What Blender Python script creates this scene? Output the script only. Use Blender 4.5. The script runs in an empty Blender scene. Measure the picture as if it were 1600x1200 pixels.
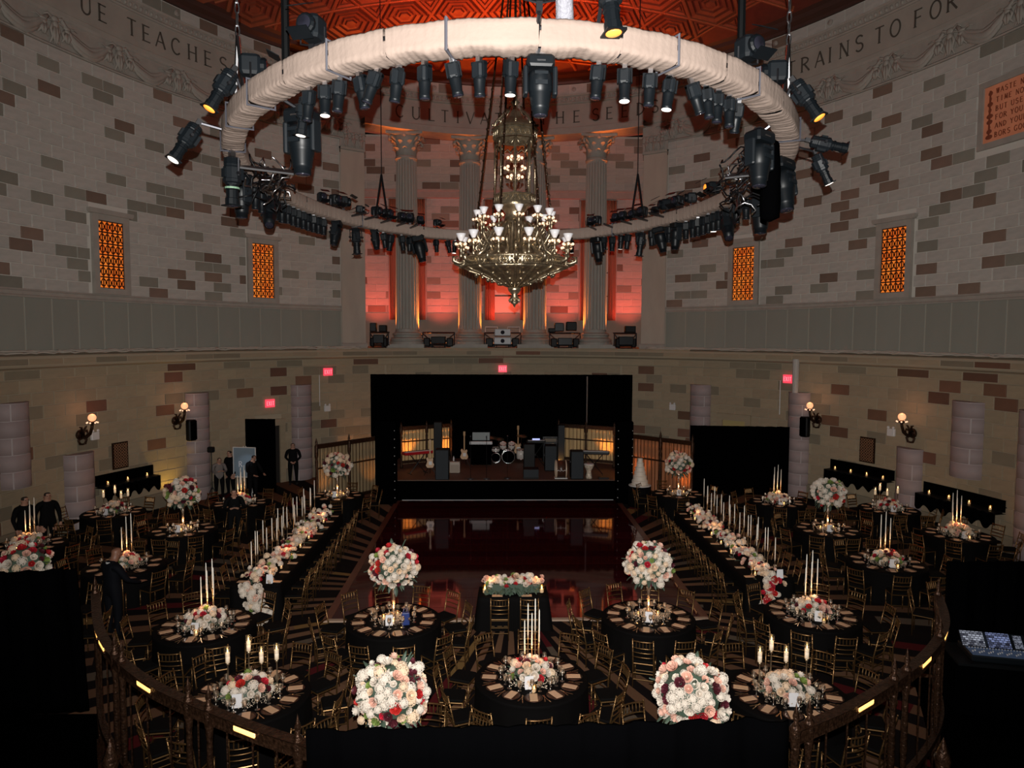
import bpy, math, random
from math import sin, cos, pi, radians, sqrt, atan2
from mathutils import Vector, Matrix, Euler
random.seed(7)
FLASH_W = 9600.0
CEIL_W = 5600.0
AMB_W = 3400.0
RED_W = 650.0
VOT_W = 4.0
SC_W = 3.0
DR_W = 200.0
scene = bpy.context.scene
COL = scene.collection

# ---------------------------------------------------------------- camera
cam_data = bpy.data.cameras.new('camera')
cam_data.sensor_width = 36.0
cam_data.lens = 36.0 * 1120.0 / 1600.0
cam_data.clip_end = 200.0
camera = bpy.data.objects.new('camera', cam_data)
COL.objects.link(camera)
CAM = Vector((-0.4, 0.0, 6.35))
camera.matrix_world = (Matrix.Translation(CAM) @ Matrix.Rotation(radians(-1.33), 4, 'Z')
                       @ Matrix.Rotation(radians(90.0 - 3.78), 4, 'X') @ Matrix.Rotation(radians(0.2), 4, 'Z'))
scene.camera = camera

# ---------------------------------------------------------------- world, exposure
world = bpy.data.worlds.new('dim_room'); scene.world = world
world.use_nodes = True
world.node_tree.nodes['Background'].inputs[0].default_value = (0.9, 0.75, 0.7, 1)
world.node_tree.nodes['Background'].inputs[1].default_value = 0.0015
scene.view_settings.view_transform = 'Standard'
scene.view_settings.look = 'None'
scene.view_settings.exposure = 0.0
scene.view_settings.gamma = 1.0
scene.view_settings.use_curve_mapping = False

def lamp(name, kind, loc, target=None, power=100, color=(1, 1, 1), size=0.05, angle=60, blend=0.5):
    d = bpy.data.lights.new(name, kind); d.energy = power; d.color = color
    if kind == 'SPOT':
        d.spot_size = radians(angle); d.spot_blend = blend; d.shadow_soft_size = size
    elif kind == 'AREA':
        d.size = size
    else:
        d.shadow_soft_size = size
    o = bpy.data.objects.new(name, d); COL.objects.link(o); o.location = loc
    if target is not None:
        v = Vector(target) - Vector(loc)
        o.rotation_euler = v.to_track_quat('-Z', 'Y').to_euler()
    return o

# the photographer's flash, mounted a hand above the lens
lamp('camera_flash', 'SPOT', (CAM.x, -0.05, CAM.z + 0.27), (0.3, 25.0, 10.2), FLASH_W, (1.0, 0.97, 0.93), 0.02, 112, 0.85)
# red-orange spotlights on the truss ring that wash the ceiling
for lx, ly, tx, ty, p_ in ((-2.0, 23.7, -2.6, 29.4, 1.0), (1.8, 23.7, 2.4, 29.4, 1.0), (0.0, 23.9, 0.0, 30.2, 0.8), (-4.9, 19.6, -6.3, 25.8, 0.3), (4.65, 19.6, 6.3, 25.8, 0.3)):
    lamp('ceiling_wash', 'SPOT', (lx, ly, 10.35), (tx, ty, 19.6), CEIL_W * p_, (1.0, 0.11, 0.02) if p_ > .5 else (1.0, 0.03, 0.012), 0.12, 52, 0.8)

# ---------------------------------------------------------------- helpers
MATS = {}
def mat(name, col, rough=0.6, metal=0.0, em=None, es=0.0, var=0.0, noise=None, bump=None, spec=0.5, sheen=0.0):
    if name in MATS: return MATS[name]
    m = bpy.data.materials.new(name); m.use_nodes = True
    nt = m.node_tree; N = nt.nodes; L = nt.links
    b = N['Principled BSDF']
    b.inputs['Base Color'].default_value = (*col, 1); b.inputs['Roughness'].default_value = rough
    b.inputs['Metallic'].default_value = metal; b.inputs['Specular IOR Level'].default_value = spec
    if sheen: b.inputs['Sheen Weight'].default_value = sheen
    if em:
        b.inputs['Emission Color'].default_value = (*em, 1); b.inputs['Emission Strength'].default_value = es
    src = None
    if var or noise:
        hsv = N.new('ShaderNodeHueSaturation'); hsv.inputs['Color'].default_value = (*col, 1)
        val = None
        if var:
            oi = N.new('ShaderNodeObjectInfo'); mr = N.new('ShaderNodeMapRange')
            mr.inputs['To Min'].default_value = 1 - var; mr.inputs['To Max'].default_value = 1 + var
            L.new(oi.outputs['Random'], mr.inputs['Value']); val = mr.outputs['Result']
            mr2 = N.new('ShaderNodeMapRange'); mr2.inputs['To Min'].default_value = 0.5 - var * 0.03; mr2.inputs['To Max'].default_value = 0.5 + var * 0.03
            fr = N.new('ShaderNodeMath'); fr.operation = 'FRACT'; mu = N.new('ShaderNodeMath'); mu.operation = 'MULTIPLY'; mu.inputs[1].default_value = 17.3
            L.new(oi.outputs['Random'], mu.inputs[0]); L.new(mu.outputs[0], fr.inputs[0]); L.new(fr.outputs[0], mr2.inputs['Value']); L.new(mr2.outputs['Result'], hsv.inputs['Hue'])
        if noise:
            tc = N.new('ShaderNodeTexCoord'); nz = N.new('ShaderNodeTexNoise'); nz.inputs['Scale'].default_value = noise[0]; nz.inputs['Detail'].default_value = 6
            mp = N.new('ShaderNodeMapping')
            if len(noise) > 2: mp.inputs['Scale'].default_value = noise[2]
            L.new(tc.outputs['Object'], mp.inputs[0]); L.new(mp.outputs[0], nz.inputs['Vector'])
            mr3 = N.new('ShaderNodeMapRange'); mr3.inputs['From Min'].default_value = 0.3; mr3.inputs['From Max'].default_value = 0.7
            mr3.inputs['To Min'].default_value = 1 - noise[1]; mr3.inputs['To Max'].default_value = 1 + noise[1]
            L.new(nz.outputs['Fac'], mr3.inputs['Value'])
            if val:
                mm = N.new('ShaderNodeMath'); mm.operation = 'MULTIPLY'; L.new(val, mm.inputs[0]); L.new(mr3.outputs['Result'], mm.inputs[1]); val = mm.outputs[0]
            else: val = mr3.outputs['Result']
        L.new(val, hsv.inputs['Value']); L.new(hsv.outputs['Color'], b.inputs['Base Color'])
    if bump:
        tc = N.new('ShaderNodeTexCoord'); nz = N.new('ShaderNodeTexNoise'); nz.inputs['Scale'].default_value = bump[0]; nz.inputs['Detail'].default_value = 4
        bp = N.new('ShaderNodeBump'); bp.inputs['Strength'].default_value = bump[1]; bp.inputs['Distance'].default_value = bump[2] if len(bump) > 2 else 0.02
        L.new(tc.outputs['Object'], nz.inputs['Vector']); L.new(nz.outputs['Fac'], bp.inputs['Height']); L.new(bp.outputs['Normal'], b.inputs['Normal'])
    MATS[name] = m
    return m

def glass_mat(name, tint=(1, 1, 1), amount=0.16):
    m = bpy.data.materials.new(name); m.use_nodes = True; nt = m.node_tree; N = nt.nodes; L = nt.links
    N.remove(N['Principled BSDF'])
    tr = N.new('ShaderNodeBsdfTransparent'); tr.inputs[0].default_value = (*[0.75 + 0.25 * c for c in tint], 1)
    gl = N.new('ShaderNodeBsdfGlossy'); gl.inputs['Roughness'].default_value = 0.25; gl.inputs['Color'].default_value = (*tint, 1)
    lw = N.new('ShaderNodeLayerWeight'); lw.inputs['Blend'].default_value = 0.25
    mr = N.new('ShaderNodeMapRange'); mr.inputs['To Min'].default_value = amount; mr.inputs['To Max'].default_value = 0.8
    mx = N.new('ShaderNodeMixShader'); L.new(lw.outputs['Facing'], mr.inputs['Value']); L.new(mr.outputs['Result'], mx.inputs[0])
    L.new(tr.outputs[0], mx.inputs[1]); L.new(gl.outputs[0], mx.inputs[2]); L.new(mx.outputs[0], N['Material Output'].inputs[0])
    MATS[name] = m
    return m

class MB:
    """collects vertices and faces of ONE mesh"""
    def __init__(s): s.v = []; s.f = []; s.T = None
    def add(s, vs, fs):
        k = len(s.v)
        if s.T is not None: vs = [s.T @ Vector(p) for p in vs]
        s.v += [tuple(p) for p in vs]; s.f += [tuple(i + k for i in f) for f in fs]
        return s
    def box(s, c, d, rz=0.0, R=None):
        x, y, z = d[0] / 2, d[1] / 2, d[2] / 2
        vs = [Vector(p) for p in ((-x, -y, -z), (x, -y, -z), (x, y, -z), (-x, y, -z), (-x, -y, z), (x, -y, z), (x, y, z), (-x, y, z))]
        M = R if R is not None else Matrix.Rotation(rz, 3, 'Z')
        return s.add([M @ p + Vector(c) for p in vs], [(0, 3, 2, 1), (4, 5, 6, 7), (0, 1, 5, 4), (1, 2, 6, 5), (2, 3, 7, 6), (3, 0, 4, 7)])
    def cham(s, c, d, b, rz=0.0):
        """box with chamfered long edges (around z)"""
        x, y, z = d[0] / 2, d[1] / 2, d[2] / 2
        poly = [(-x + b, -y), (x - b, -y), (x, -y + b), (x, y - b), (x - b, y), (-x + b, y), (-x, y - b), (-x, -y + b)]
        M = Matrix.Rotation(rz, 3, 'Z')
        vs = []
        for zz, k in ((-z, 1 - 0.6 * b / max(x, y)), (-z + b, 1), (z - b, 1), (z, 1 - 0.6 * b / max(x, y))):
            vs += [M @ Vector((px * k, py * k, zz)) + Vector(c) for px, py in poly]
        fs = [tuple(range(7, -1, -1)), tuple(range(24, 32))]
        for r in range(3):
            for i in range(8): fs.append((r * 8 + i, r * 8 + (i + 1) % 8, r * 8 + 8 + (i + 1) % 8, r * 8 + 8 + i))
        return s.add(vs, fs)
    def tube(s, p, q, r0, r1=None, n=8, cap=True):
        return s.path([p, q], [r0, r0 if r1 is None else r1], n, cap)
    def path(s, pts, r, n=6, cap=True, closed=False):
        P = [Vector(p) for p in pts]; m = len(P)
        if not isinstance(r, (list, tuple)): r = [r] * m
        vs = []; prev = None
        for i in range(m):
            a = P[(i - 1) % m] if (i or closed) else P[0]; b = P[(i + 1) % m] if (i < m - 1 or closed) else P[-1]
            t = (b - a)
            if t.length < 1e-9: t = Vector((0, 0, 1))
            t.normalize()
            if prev is None:
                h = Vector((0, 0, 1)) if abs(t.z) < 0.9 else Vector((1, 0, 0))
                u = t.cross(h).normalized()
            else:
                u = (prev - t * prev.dot(t)); u = u.normalized() if u.length > 1e-6 else t.orthogonal().normalized()
            prev = u; w = t.cross(u)
            vs += [P[i] + (u * cos(2 * pi * k / n) + w * sin(2 * pi * k / n)) * r[i] for k in range(n)]
        fs = []
        for i in range(m if closed else m - 1):
            j = (i + 1) % m
            for k in range(n): fs.append((i * n + k, i * n + (k + 1) % n, j * n + (k + 1) % n, j * n + k))
        if cap and not closed: fs += [tuple(range(n - 1, -1, -1)), tuple((m - 1) * n + k for k in range(n))]
        return s.add(vs, fs)
    def lathe(s, prof, n=16, c=(0, 0, 0), wob=None, cap=True, arc=None):
        vs = []; fs = []; m = len(prof)
        a0, a1 = arc if arc else (0, 2 * pi)
        cnt = n if not arc else n + 1
        for j, (r, z) in enumerate(prof):
            for k in range(cnt):
                a = a0 + (a1 - a0) * k / n; rr = r * (wob(a, j) if wob else 1)
                vs.append((c[0] + rr * cos(a), c[1] + rr * sin(a), c[2] + z))
        for j in range(m - 1):
            for k in range(n):
                k2 = (k + 1) % cnt
                fs.append((j * cnt + k, j * cnt + k2, (j + 1) * cnt + k2, (j + 1) * cnt + k))
        if cap and not arc: fs += [tuple(range(n - 1, -1, -1)), tuple((m - 1) * n + k for k in range(n))]
        return s.add(vs, fs)
    def ball(s, c, r, n=8, m=6, sq=(1, 1, 1)):
        vs = [(c[0], c[1], c[2] - r * sq[2])]; fs = []
        for j in range(1, m):
            a = -pi / 2 + pi * j / m
            for k in range(n): vs.append((c[0] + r * sq[0] * cos(a) * cos(2 * pi * k / n), c[1] + r * sq[1] * cos(a) * sin(2 * pi * k / n), c[2] + r * sq[2] * sin(a)))
        vs.append((c[0], c[1], c[2] + r * sq[2])); top = len(vs) - 1
        for k in range(n):
            fs.append((0, 1 + (k + 1) % n, 1 + k)); fs.append((top, top - n + k, top - n + (k + 1) % n))
        for j in range(m - 2):
            for k in range(n): fs.append((1 + j * n + k, 1 + j * n + (k + 1) % n, 1 + (j + 1) * n + (k + 1) % n, 1 + (j + 1) * n + k))
        return s.add(vs, fs)
    def grid(s, fn, nu, nv, cu=False, cv=False):
        U = nu if cu else nu + 1; V = nv if cv else nv + 1
        vs = [fn(i / nu, j / nv) for j in range(V) for i in range(U)]
        fs = [(j * U + i, j * U + (i + 1) % U, ((j + 1) % V) * U + (i + 1) % U, ((j + 1) % V) * U + i) for j in range(nv) for i in range(nu)]
        return s.add(vs, fs)
    def prism(s, poly, d, axis='y'):
        """polygon in the x-z plane pushed d along y (or x-y along z)"""
        n = len(poly)
        if axis == 'y': vs = [(p[0], 0, p[1]) for p in poly] + [(p[0], d, p[1]) for p in poly]
        else: vs = [(p[0], p[1], 0) for p in poly] + [(p[0], p[1], d) for p in poly]
        return s.add(vs, [tuple(range(n)), tuple(range(2 * n - 1, n - 1, -1))] + [(i, i + n, (i + 1) % n + n, (i + 1) % n) for i in range(n)])
    def mesh(s, name, m, smooth=False):
        me = bpy.data.meshes.new(name); me.from_pydata(s.v, [], s.f); me.update()
        if m is not None: me.materials.append(m)
        if smooth:
            for p in me.polygons: p.use_smooth = True
        return me
    def build(s, name, m, parent=None, smooth=False):
        return put(name, s.mesh(name, m, smooth), parent)

def put(name, me, parent=None, loc=None, rot=None, scale=None):
    o = bpy.data.objects.new(name, me); COL.objects.link(o)
    if parent is not None: o.parent = parent
    if loc is not None: o.location = loc
    if rot is not None: o.rotation_euler = rot
    if scale is not None: o.scale = scale if isinstance(scale, (tuple, list, Vector)) else (scale,) * 3
    return o
def tag(o, label, cat, group=None):
    o['label'] = label; o['category'] = cat
    if group: o['group'] = group
    return o
def struct(o): o['kind'] = 'structure'; return o
def stuff(o): o['kind'] = 'stuff'; return o
def thing(name, label, cat, loc=(0, 0, 0), rz=0.0, group=None, rot=None, scale=None):
    o = put(name, None, None, loc, rot if rot is not None else (0, 0, rz), scale)
    o.empty_display_size = 0.1
    return tag(o, label, cat, group)
class Kit:
    """parts (name, mesh, location, rotation, scale, index of the parent part) of one kind of thing"""
    def __init__(s): s.p = []
    def add(s, name, me, loc=None, rot=None, scale=None, parent=None):
        s.p.append((name, me, loc, rot, scale, parent)); return len(s.p) - 1
    def spawn(s, name, label, cat, loc, rz=0.0, group=None, rot=None, scale=None):
        r = thing(name, label, cat, loc, rz, group, rot, scale); made = []
        for (n, me, l, ro, sc, pa) in s.p: made.append(put(n, me, r if pa is None else made[pa], l, ro, sc))
        return r
ORD = ['first', 'second', 'third', 'fourth', 'fifth', 'sixth', 'seventh', 'eighth', 'ninth', 'tenth', 'eleventh', 'twelfth', 'thirteenth', 'fourteenth', 'fifteenth', 'sixteenth', 'seventeenth', 'eighteenth', 'nineteenth', 'twentieth', 'twenty-first', 'twenty-second', 'twenty-third', 'twenty-fourth', 'twenty-fifth', 'twenty-sixth']

# ---------------------------------------------------------------- materials
ST_L = mat('stone_pale', (0.43, 0.40, 0.358), 0.75, var=0.06, noise=(2.2, 0.10, (1, 1, 3)))
ST_G = mat('stone_grey', (0.225, 0.21, 0.17), 0.75, var=0.10, noise=(2.2, 0.08))
ST_B = mat('stone_brown', (0.18, 0.122, 0.090), 0.75, var=0.18, noise=(2.2, 0.10))
LO_L = mat('limestone_tan', (0.315, 0.25, 0.165), 0.75, var=0.07, noise=(2.2, 0.08, (1, 1, 3)))
LO_G = mat('limestone_grey', (0.205, 0.172, 0.118), 0.75, var=0.09, noise=(2.2, 0.08))
LO_B = mat('limestone_brown', (0.145, 0.070, 0.042), 0.75, var=0.25, noise=(2.2, 0.10))
JOINT = mat('mortar', (0.58, 0.54, 0.48), 0.9)
LJOINT = mat('mortar_tan', (0.37, 0.31, 0.22), 0.9)
PANEL = mat('panel_stone', (0.25, 0.25, 0.212), 0.7, var=0.03, noise=(1.0, 0.06, (1, 1, 0.3)))
PJOINT = mat('panel_joint', (0.34, 0.32, 0.26), 0.9)
TRIM = mat('carved_stone', (0.33, 0.295, 0.255), 0.75, noise=(3, 0.08), bump=(9, 0.25, 0.02))
LETTER = mat('cut_letter', (0.07, 0.058, 0.045), 0.9)
LILAC = mat('lilac_block', (0.30, 0.235, 0.23), 0.75, var=0.05, noise=(2, 0.06))
LILJ = mat('lilac_joint', (0.42, 0.36, 0.35), 0.9)
COLST = mat('column_stone', (0.31, 0.30, 0.265), 0.65, noise=(3, 0.08, (1, 1, 0.2)))
BLACK = mat('black_velour', (0.0010, 0.0010, 0.0012), 1.0, spec=0.0)
CLOTH = mat('black_tablecloth', (0.0022, 0.0018, 0.0018), 0.8, spec=0.08)
FIX = mat('black_fixture', (0.0045, 0.0065, 0.0085), 0.42, spec=0.30)
FIX2 = mat('charcoal_fixture', (0.008, 0.011, 0.014), 0.45, spec=0.32)
FIXG = mat('matt_black_fixture', (0.003, 0.0035, 0.004), 0.5, spec=0.2)
STEEL = mat('steel', (0.55, 0.55, 0.57), 0.3, 1.0)
DSTEEL = mat('dark_steel', (0.09, 0.09, 0.10), 0.35, 0.9)
CABLE = mat('black_cable', (0.005, 0.005, 0.006), 0.45, spec=0.3)
FABRIC = mat('blush_fabric', (0.37, 0.285, 0.24), 0.9, noise=(3, 0.05), bump=(16, 0.35, 0.02), spec=0.1)
GOLD = mat('gold_chair_paint', (0.185, 0.102, 0.040), 0.33, 0.8, var=0.12)
CUSH = mat('black_cushion', (0.0025, 0.0022, 0.0022), 0.85, spec=0.1)
BRONZE = mat('antique_bronze', (0.42, 0.335, 0.225), 0.30, 0.88, noise=(14, 0.35), bump=(45, 0.5, 0.01))
DBRONZE = mat('dark_bronze', (0.042, 0.020, 0.011), 0.30, 0.6, noise=(25, 0.6), bump=(30, 0.9, 0.02), spec=0.3)
GLASS = glass_mat('clear_glass')
CRYST = glass_mat('cut_crystal', (1.0, 0.93, 0.84), 0.62)
AMBERG = glass_mat('amber_glass', (1.0, 0.72, 0.32), 0.22)
WAX = mat('ivory_wax', (0.85, 0.80, 0.70), 0.45)
WAXP = mat('pillar_wax', (0.85, 0.78, 0.66), 0.45, em=(1.0, 0.62, 0.30), es=0.25)
FLAME = mat('candle_flame', (1, 0.6, 0.2), 0.5, em=(1.0, 0.62, 0.22), es=10)
WARMB = mat('warm_bulb', (1, 0.8, 0.6), 0.4, em=(1.0, 0.55, 0.33), es=1.15)
LENS_A = mat('amber_lens', (1, 0.5, 0.1), 0.3, em=(1.0, 0.25, 0.02), es=1.5)
LENS_W = mat('lit_lens', (1, 0.9, 0.8), 0.3, em=(1.0, 0.86, 0.74), es=2.2)
LENS_D = mat('dark_lens', (0.02, 0.02, 0.03), 0.08, spec=0.8)
WHITE = mat('white_paint', (0.62, 0.61, 0.60), 0.5)
CARD = mat('tan_menu_card', (0.60, 0.37, 0.22), 0.7, var=0.10)
GLINT = mat('champagne_sprays', (0.52, 0.42, 0.31), 0.35, 0.3)
CHARG = mat('bronze_charger', (0.06, 0.024, 0.014), 0.35, 0.35)
SILVER = mat('gilt_cutlery', (0.50, 0.30, 0.16), 0.28, 0.9)
PAPER = mat('white_card', (0.68, 0.67, 0.68), 0.7)
SKIN = mat('skin', (0.36, 0.19, 0.13), 0.55)
GOLDDR = mat('gold_drape', (0.55, 0.36, 0.16), 0.6, sheen=0.3)
REDDR = mat('russet_drape', (0.36, 0.13, 0.075), 0.75)
CEIL = mat('gilded_ceiling', (0.13, 0.030, 0.018), 0.55, 0.1, noise=(5, 0.15))
CEILR = mat('gilded_rib', (0.27, 0.085, 0.035), 0.5, 0.2, bump=(14, 0.5, 0.03))
CEILP = mat('coffer_panel', (0.21, 0.06, 0.028), 0.5, 0.15, noise=(4, 0.12))
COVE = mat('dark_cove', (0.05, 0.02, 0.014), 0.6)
LEAF = mat('dusty_green_leaf', (0.055, 0.085, 0.058), 0.55, var=0.2)
FL = {'w': mat('petal_white', (0.66, 0.58, 0.49), 0.7, var=0.06), 'c': mat('petal_cream', (0.70, 0.52, 0.36), 0.7, var=0.08),
      'p': mat('petal_blush', (0.70, 0.41, 0.31), 0.7, var=0.08), 'r': mat('petal_red', (0.42, 0.012, 0.02), 0.6, var=0.2),
      'd': mat('petal_burgundy', (0.075, 0.008, 0.015), 0.6, var=0.2), 'g': mat('petal_green', (0.17, 0.24, 0.05), 0.65, var=0.15)}
# ================================================================ THE HALL
YC, EA, EB = 16.0, 19.7, 15.1          # oval plan: centre, half length, half width
_S = [(0.0, pi / 2)]
for i in range(1, 4001):
    t = pi / 2 - i * (pi * 0.95) / 4000; t0 = _S[-1][1]
    _S.append((_S[-1][0] + math.hypot(EB * (cos(t) - cos(t0)), EA * (sin(t) - sin(t0))), t))
def tpar(s):
    lo, hi = 0, 4000
    while hi - lo > 1:
        m = (lo + hi) // 2
        if _S[m][0] <= s: lo = m
        else: hi = m
    a, b = _S[lo], _S[hi]
    return a[1] + (b[1] - a[1]) * (s - a[0]) / max(1e-9, b[0] - a[0])
def s_of(x, y):
    t = atan2((y - YC) / EA, abs(x) / EB)
    return min(_S, key=lambda q: abs(q[1] - t))[0]
def wp(side, s, off=0.0, z=0.0):
    """point on the oval wall: s metres from the far end, off metres into the room"""
    t = tpar(s); nx, ny = -cos(t) / EB, -sin(t) / EA; l = math.hypot(nx, ny)
    return Vector((side * (EB * cos(t) + off * nx / l), YC + EA * sin(t) + off * ny / l, z))
def wrz(side, s):
    """rotation that turns local +x along the wall (to the right as seen from inside) and -y into the room"""
    a = wp(side, s - 0.01); b = wp(side, s + 0.01); d = (b - a) * (1 if side > 0 else -1)
    return atan2(d.y, d.x)
def sweep(mb, side, s0, s1, prof, n):
    """profile [(off, z)] swept along the wall, closed"""
    m = len(prof)
    mb.grid(lambda u, v: wp(side, s0 + (s1 - s0) * u, *prof[int(round(v * m)) % m]), n, m, False, True)
    return mb

# floor with a carpet of radial bars
FLOORM = bpy.data.materials.new('barred_carpet'); FLOORM.use_nodes = True
def carpet():
    nt = FLOORM.node_tree; N = nt.nodes; L = nt.links; b = N['Principled BSDF']; b.inputs['Roughness'].default_value = 0.95; b.inputs['Specular IOR Level'].default_value = 0.1
    def mth(op, a, c=None):
        n = N.new('ShaderNodeMath'); n.operation = op
        for i, q in enumerate((a, c)):
            if q is None: continue
            if isinstance(q, (int, float)): n.inputs[i].default_value = q
            else: L.new(q, n.inputs[i])
        return n.outputs[0]
    tc = N.new('ShaderNodeTexCoord'); sp = N.new('ShaderNodeSeparateXYZ'); L.new(tc.outputs['Object'], sp.inputs[0])
    x = sp.outputs[0]; y = mth('SUBTRACT', sp.outputs[1], YC + 1.5)
    ang = mth('MULTIPLY', mth('ARCTAN2', y, x), 156 / (2 * pi)); r = mth('SQRT', mth('ADD', mth('MULTIPLY', x, x), mth('MULTIPLY', y, y)))
    sec = mth('FLOOR', ang)
    wn = N.new('ShaderNodeTexWhiteNoise'); wn.noise_dimensions = '1D'; L.new(sec, wn.inputs['W'])
    rr = mth('FLOOR', mth('ADD', mth('DIVIDE', r, 1.9), mth('MULTIPLY', wn.outputs['Value'], 3.0)))
    cv = N.new('ShaderNodeCombineXYZ'); L.new(sec, cv.inputs[0]); L.new(rr, cv.inputs[1])
    w2 = N.new('ShaderNodeTexWhiteNoise'); w2.noise_dimensions = '2D'; L.new(cv.outputs[0], w2.inputs['Vector'])
    alt = mth('MODULO', mth('ABSOLUTE', sec), 2.0)
    rp = N.new('ShaderNodeValToRGB'); rp.color_ramp.interpolation = 'CONSTANT'
    e = rp.color_ramp.elements; e[0].position = 0; e[0].color = (0.19, 0.095, 0.052, 1); e[1].position = 0.42; e[1].color = (0.24, 0.125, 0.07, 1)
    for p, c in ((0.62, (0.30, 0.17, 0.06, 1)), (0.70, (0.12, 0.012, 0.014, 1)), (0.80, (0.16, 0.12, 0.085, 1)), (0.88, (0.012, 0.007, 0.006, 1))):
        q = e.new(p); q.color = c
    L.new(w2.outputs['Value'], rp.inputs[0])
    mx = N.new('ShaderNodeMix'); mx.data_type = 'RGBA'; L.new(alt, mx.inputs[0]); L.new(rp.outputs[0], mx.inputs[6]); mx.inputs[7].default_value = (0.010, 0.006, 0.006, 1)
    nz = N.new('ShaderNodeTexNoise'); nz.inputs['Scale'].default_value = 90; L.new(tc.outputs['Object'], nz.inputs['Vector'])
    mu = N.new('ShaderNodeMix'); mu.data_type = 'RGBA'; mu.blend_type = 'MULTIPLY'; mu.inputs[0].default_value = 0.7; L.new(mx.outputs[2], mu.inputs[6]); L.new(nz.outputs['Color'], mu.inputs[7])
    L.new(mu.outputs[2], b.inputs['Base Color'])
carpet()
mb = MB(); n = 96
mb.lathe([(1.0, -0.2), (1.0, 0.0)], n)
mb.v = [(x * (EB + 0.3), YC + y * (EA + 0.3), z) for x, y, z in mb.v]
floor = struct(mb.build('floor', FLOORM))

# dance floor: glossy boards inside a wooden border
DF0, DF1, DFX0, DFX1 = 15.75, 27.25, -4.06, 4.26
DWOOD = mat('dance_floor_gloss', (0.034, 0.004, 0.005), 0.045, var=0.25, spec=0.75)
DWOOD.node_tree.nodes['Principled BSDF'].inputs['Specular Tint'].default_value = (1.0, 0.28, 0.25, 1)
DEDGE = mat('dance_floor_border', (0.11, 0.035, 0.022), 0.3)
DPALE = mat('pale_edge_strip', (0.36, 0.25, 0.18), 0.5)
dfb = struct(MB().box(((DFX0 + DFX1) / 2, (DF0 + DF1) / 2, 0.008), (DFX1 - DFX0, DF1 - DF0, 0.016)).build('dance_floor', mat('dance_floor_joint', (0.55, 0.34, 0.28), 0.4)))
rows = 18; dy = (DF1 - DF0) / rows
for w_ in (DFX1 - DFX0,):
    bm_ = MB().box((0, 0, 0.0075), (w_ - 0.014, dy - 0.016, 0.015)).mesh('board', DWOOD)
for r_ in range(rows):
    put('board', bm_, dfb, ((DFX0 + DFX1) / 2, DF0 + dy * (r_ + 0.5), 0.0165))
for (x_, sx) in ((DFX0 - 0.09, -1), (DFX1 + 0.09, 1)):
    MB().box((x_, (DF0 + DF1) / 2, 0.017), (0.18, DF1 - DF0 + 0.2, 0.034)).build('border_strip', DEDGE, dfb)
MB().box(((DFX0 + DFX1) / 2, DF0 - 0.07, 0.02), (DFX1 - DFX0 + 0.3, 0.12, 0.04)).build('edge_strip', DPALE, dfb)

# ---- walls ------------------------------------------------------------
S_P0, S_P1 = s_of(6.52, 33.78), s_of(7.46, 33.12)      # pilasters beside the columns
S_END = s_of(15.0, 13.0); S_BLK = s_of(15.0, 18.3)
S_W1, S_W2 = s_of(13.5, 24.85), s_of(10.2, 30.55)      # middles of the two windows of a side
BW = 0.80
_blk = {}
def block_mesh(w, h, m, d=0.06):
    k = (round(w / 0.02), round(h / 0.005), m.name, d)
    if k not in _blk:
        b_ = MB(); ww = round(w / 0.02) * 0.02 - 0.026; hh = h - 0.026; c_ = 0.008
        # slightly bevelled face block
        x, z = ww / 2, hh / 2
        b_.add([(-x, 0, -z), (x, 0, -z), (x, 0, z), (-x, 0, z), (-x, -d + c_, -z), (x, -d + c_, -z), (x, -d + c_, z), (-x, -d + c_, z),
                (-x + c_, -d, -z + c_), (x - c_, -d, -z + c_), (x - c_, -d, z - c_), (-x + c_, -d, z - c_)],
               [(0, 1, 5, 4), (1, 2, 6, 5), (2, 3, 7, 6), (3, 0, 4, 7), (4, 5, 9, 8), (5, 6, 10, 9), (6, 7, 11, 10), (7, 4, 8, 11), (8, 9, 10, 11)])
        _blk[k] = b_.mesh('stone_block', m)
    return _blk[k]
def intervals(s0, s1, z0, z1, holes):
    out = [(s0, s1)]
    for (a, b, c, d) in holes:
        if z1 - 0.05 <= c or z0 + 0.05 >= d: continue
        nxt = []
        for (p, q) in out:
            if b <= p or a >= q: nxt.append((p, q)); continue
            if a > p: nxt.append((p, a))
            if b < q: nxt.append((b, q))
        out = nxt
    return out
def pick(mats, prev, rnd):
    r_ = rnd.random()
    if prev > 0: r_ *= 0.88
    return 0 if r_ < 0.755 else (1 if r_ < 0.885 else 2)
def lay_blocks(parent_of, side, s0, s1, z0, z1, rows, mats, holes, off, rnd):
    h = (z1 - z0) / rows; last = {}
    for j in range(rows):
        za, zb = z0 + j * h, z0 + (j + 1) * h
        free = intervals(s0, s1, za, zb, holes)
        s = s0 - (BW / 2 if j % 2 else 0.0); prev = 0
        while s < s1:
            k = pick(mats, prev, rnd); prev = k
            for (p, q) in free:
                a, b = max(s, p), min(s + BW, q)
                if b - a > 0.09:
                    m_ = (a + b) / 2; c = wp(side, m_, off, (za + zb) / 2)
                    put('stone_block', block_mesh(b - a, h, mats[k]), parent_of(m_), c, (0, 0, wrz(side, m_)))
            s += BW
rnd = random.Random(3)
UP = (ST_L, ST_G, ST_B); LW = (LO_L, LO_G, LO_B)
def wall_piece(name, side, s0, s1, z0, z1, m, n=40, th=0.35):
    return struct(sweep(MB(), side, s0, s1, [(0, z0), (0, z1), (-th, z1), (-th, z0)], n).build(name, m))
trim_i = 0
def trim(side, s0, s1, prof, m, n=64, name=None, parent=None):
    global trim_i
    mbx = sweep(MB(), side, s0, s1, prof, n)
    if parent is not None: return mbx.build(name, m, parent)
    trim_i += 1
    return struct(mbx.build('trim_%d' % trim_i, m))
WIN_W, WIN_Z0, WIN_Z1 = 1.02, 7.93, 10.17
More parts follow.
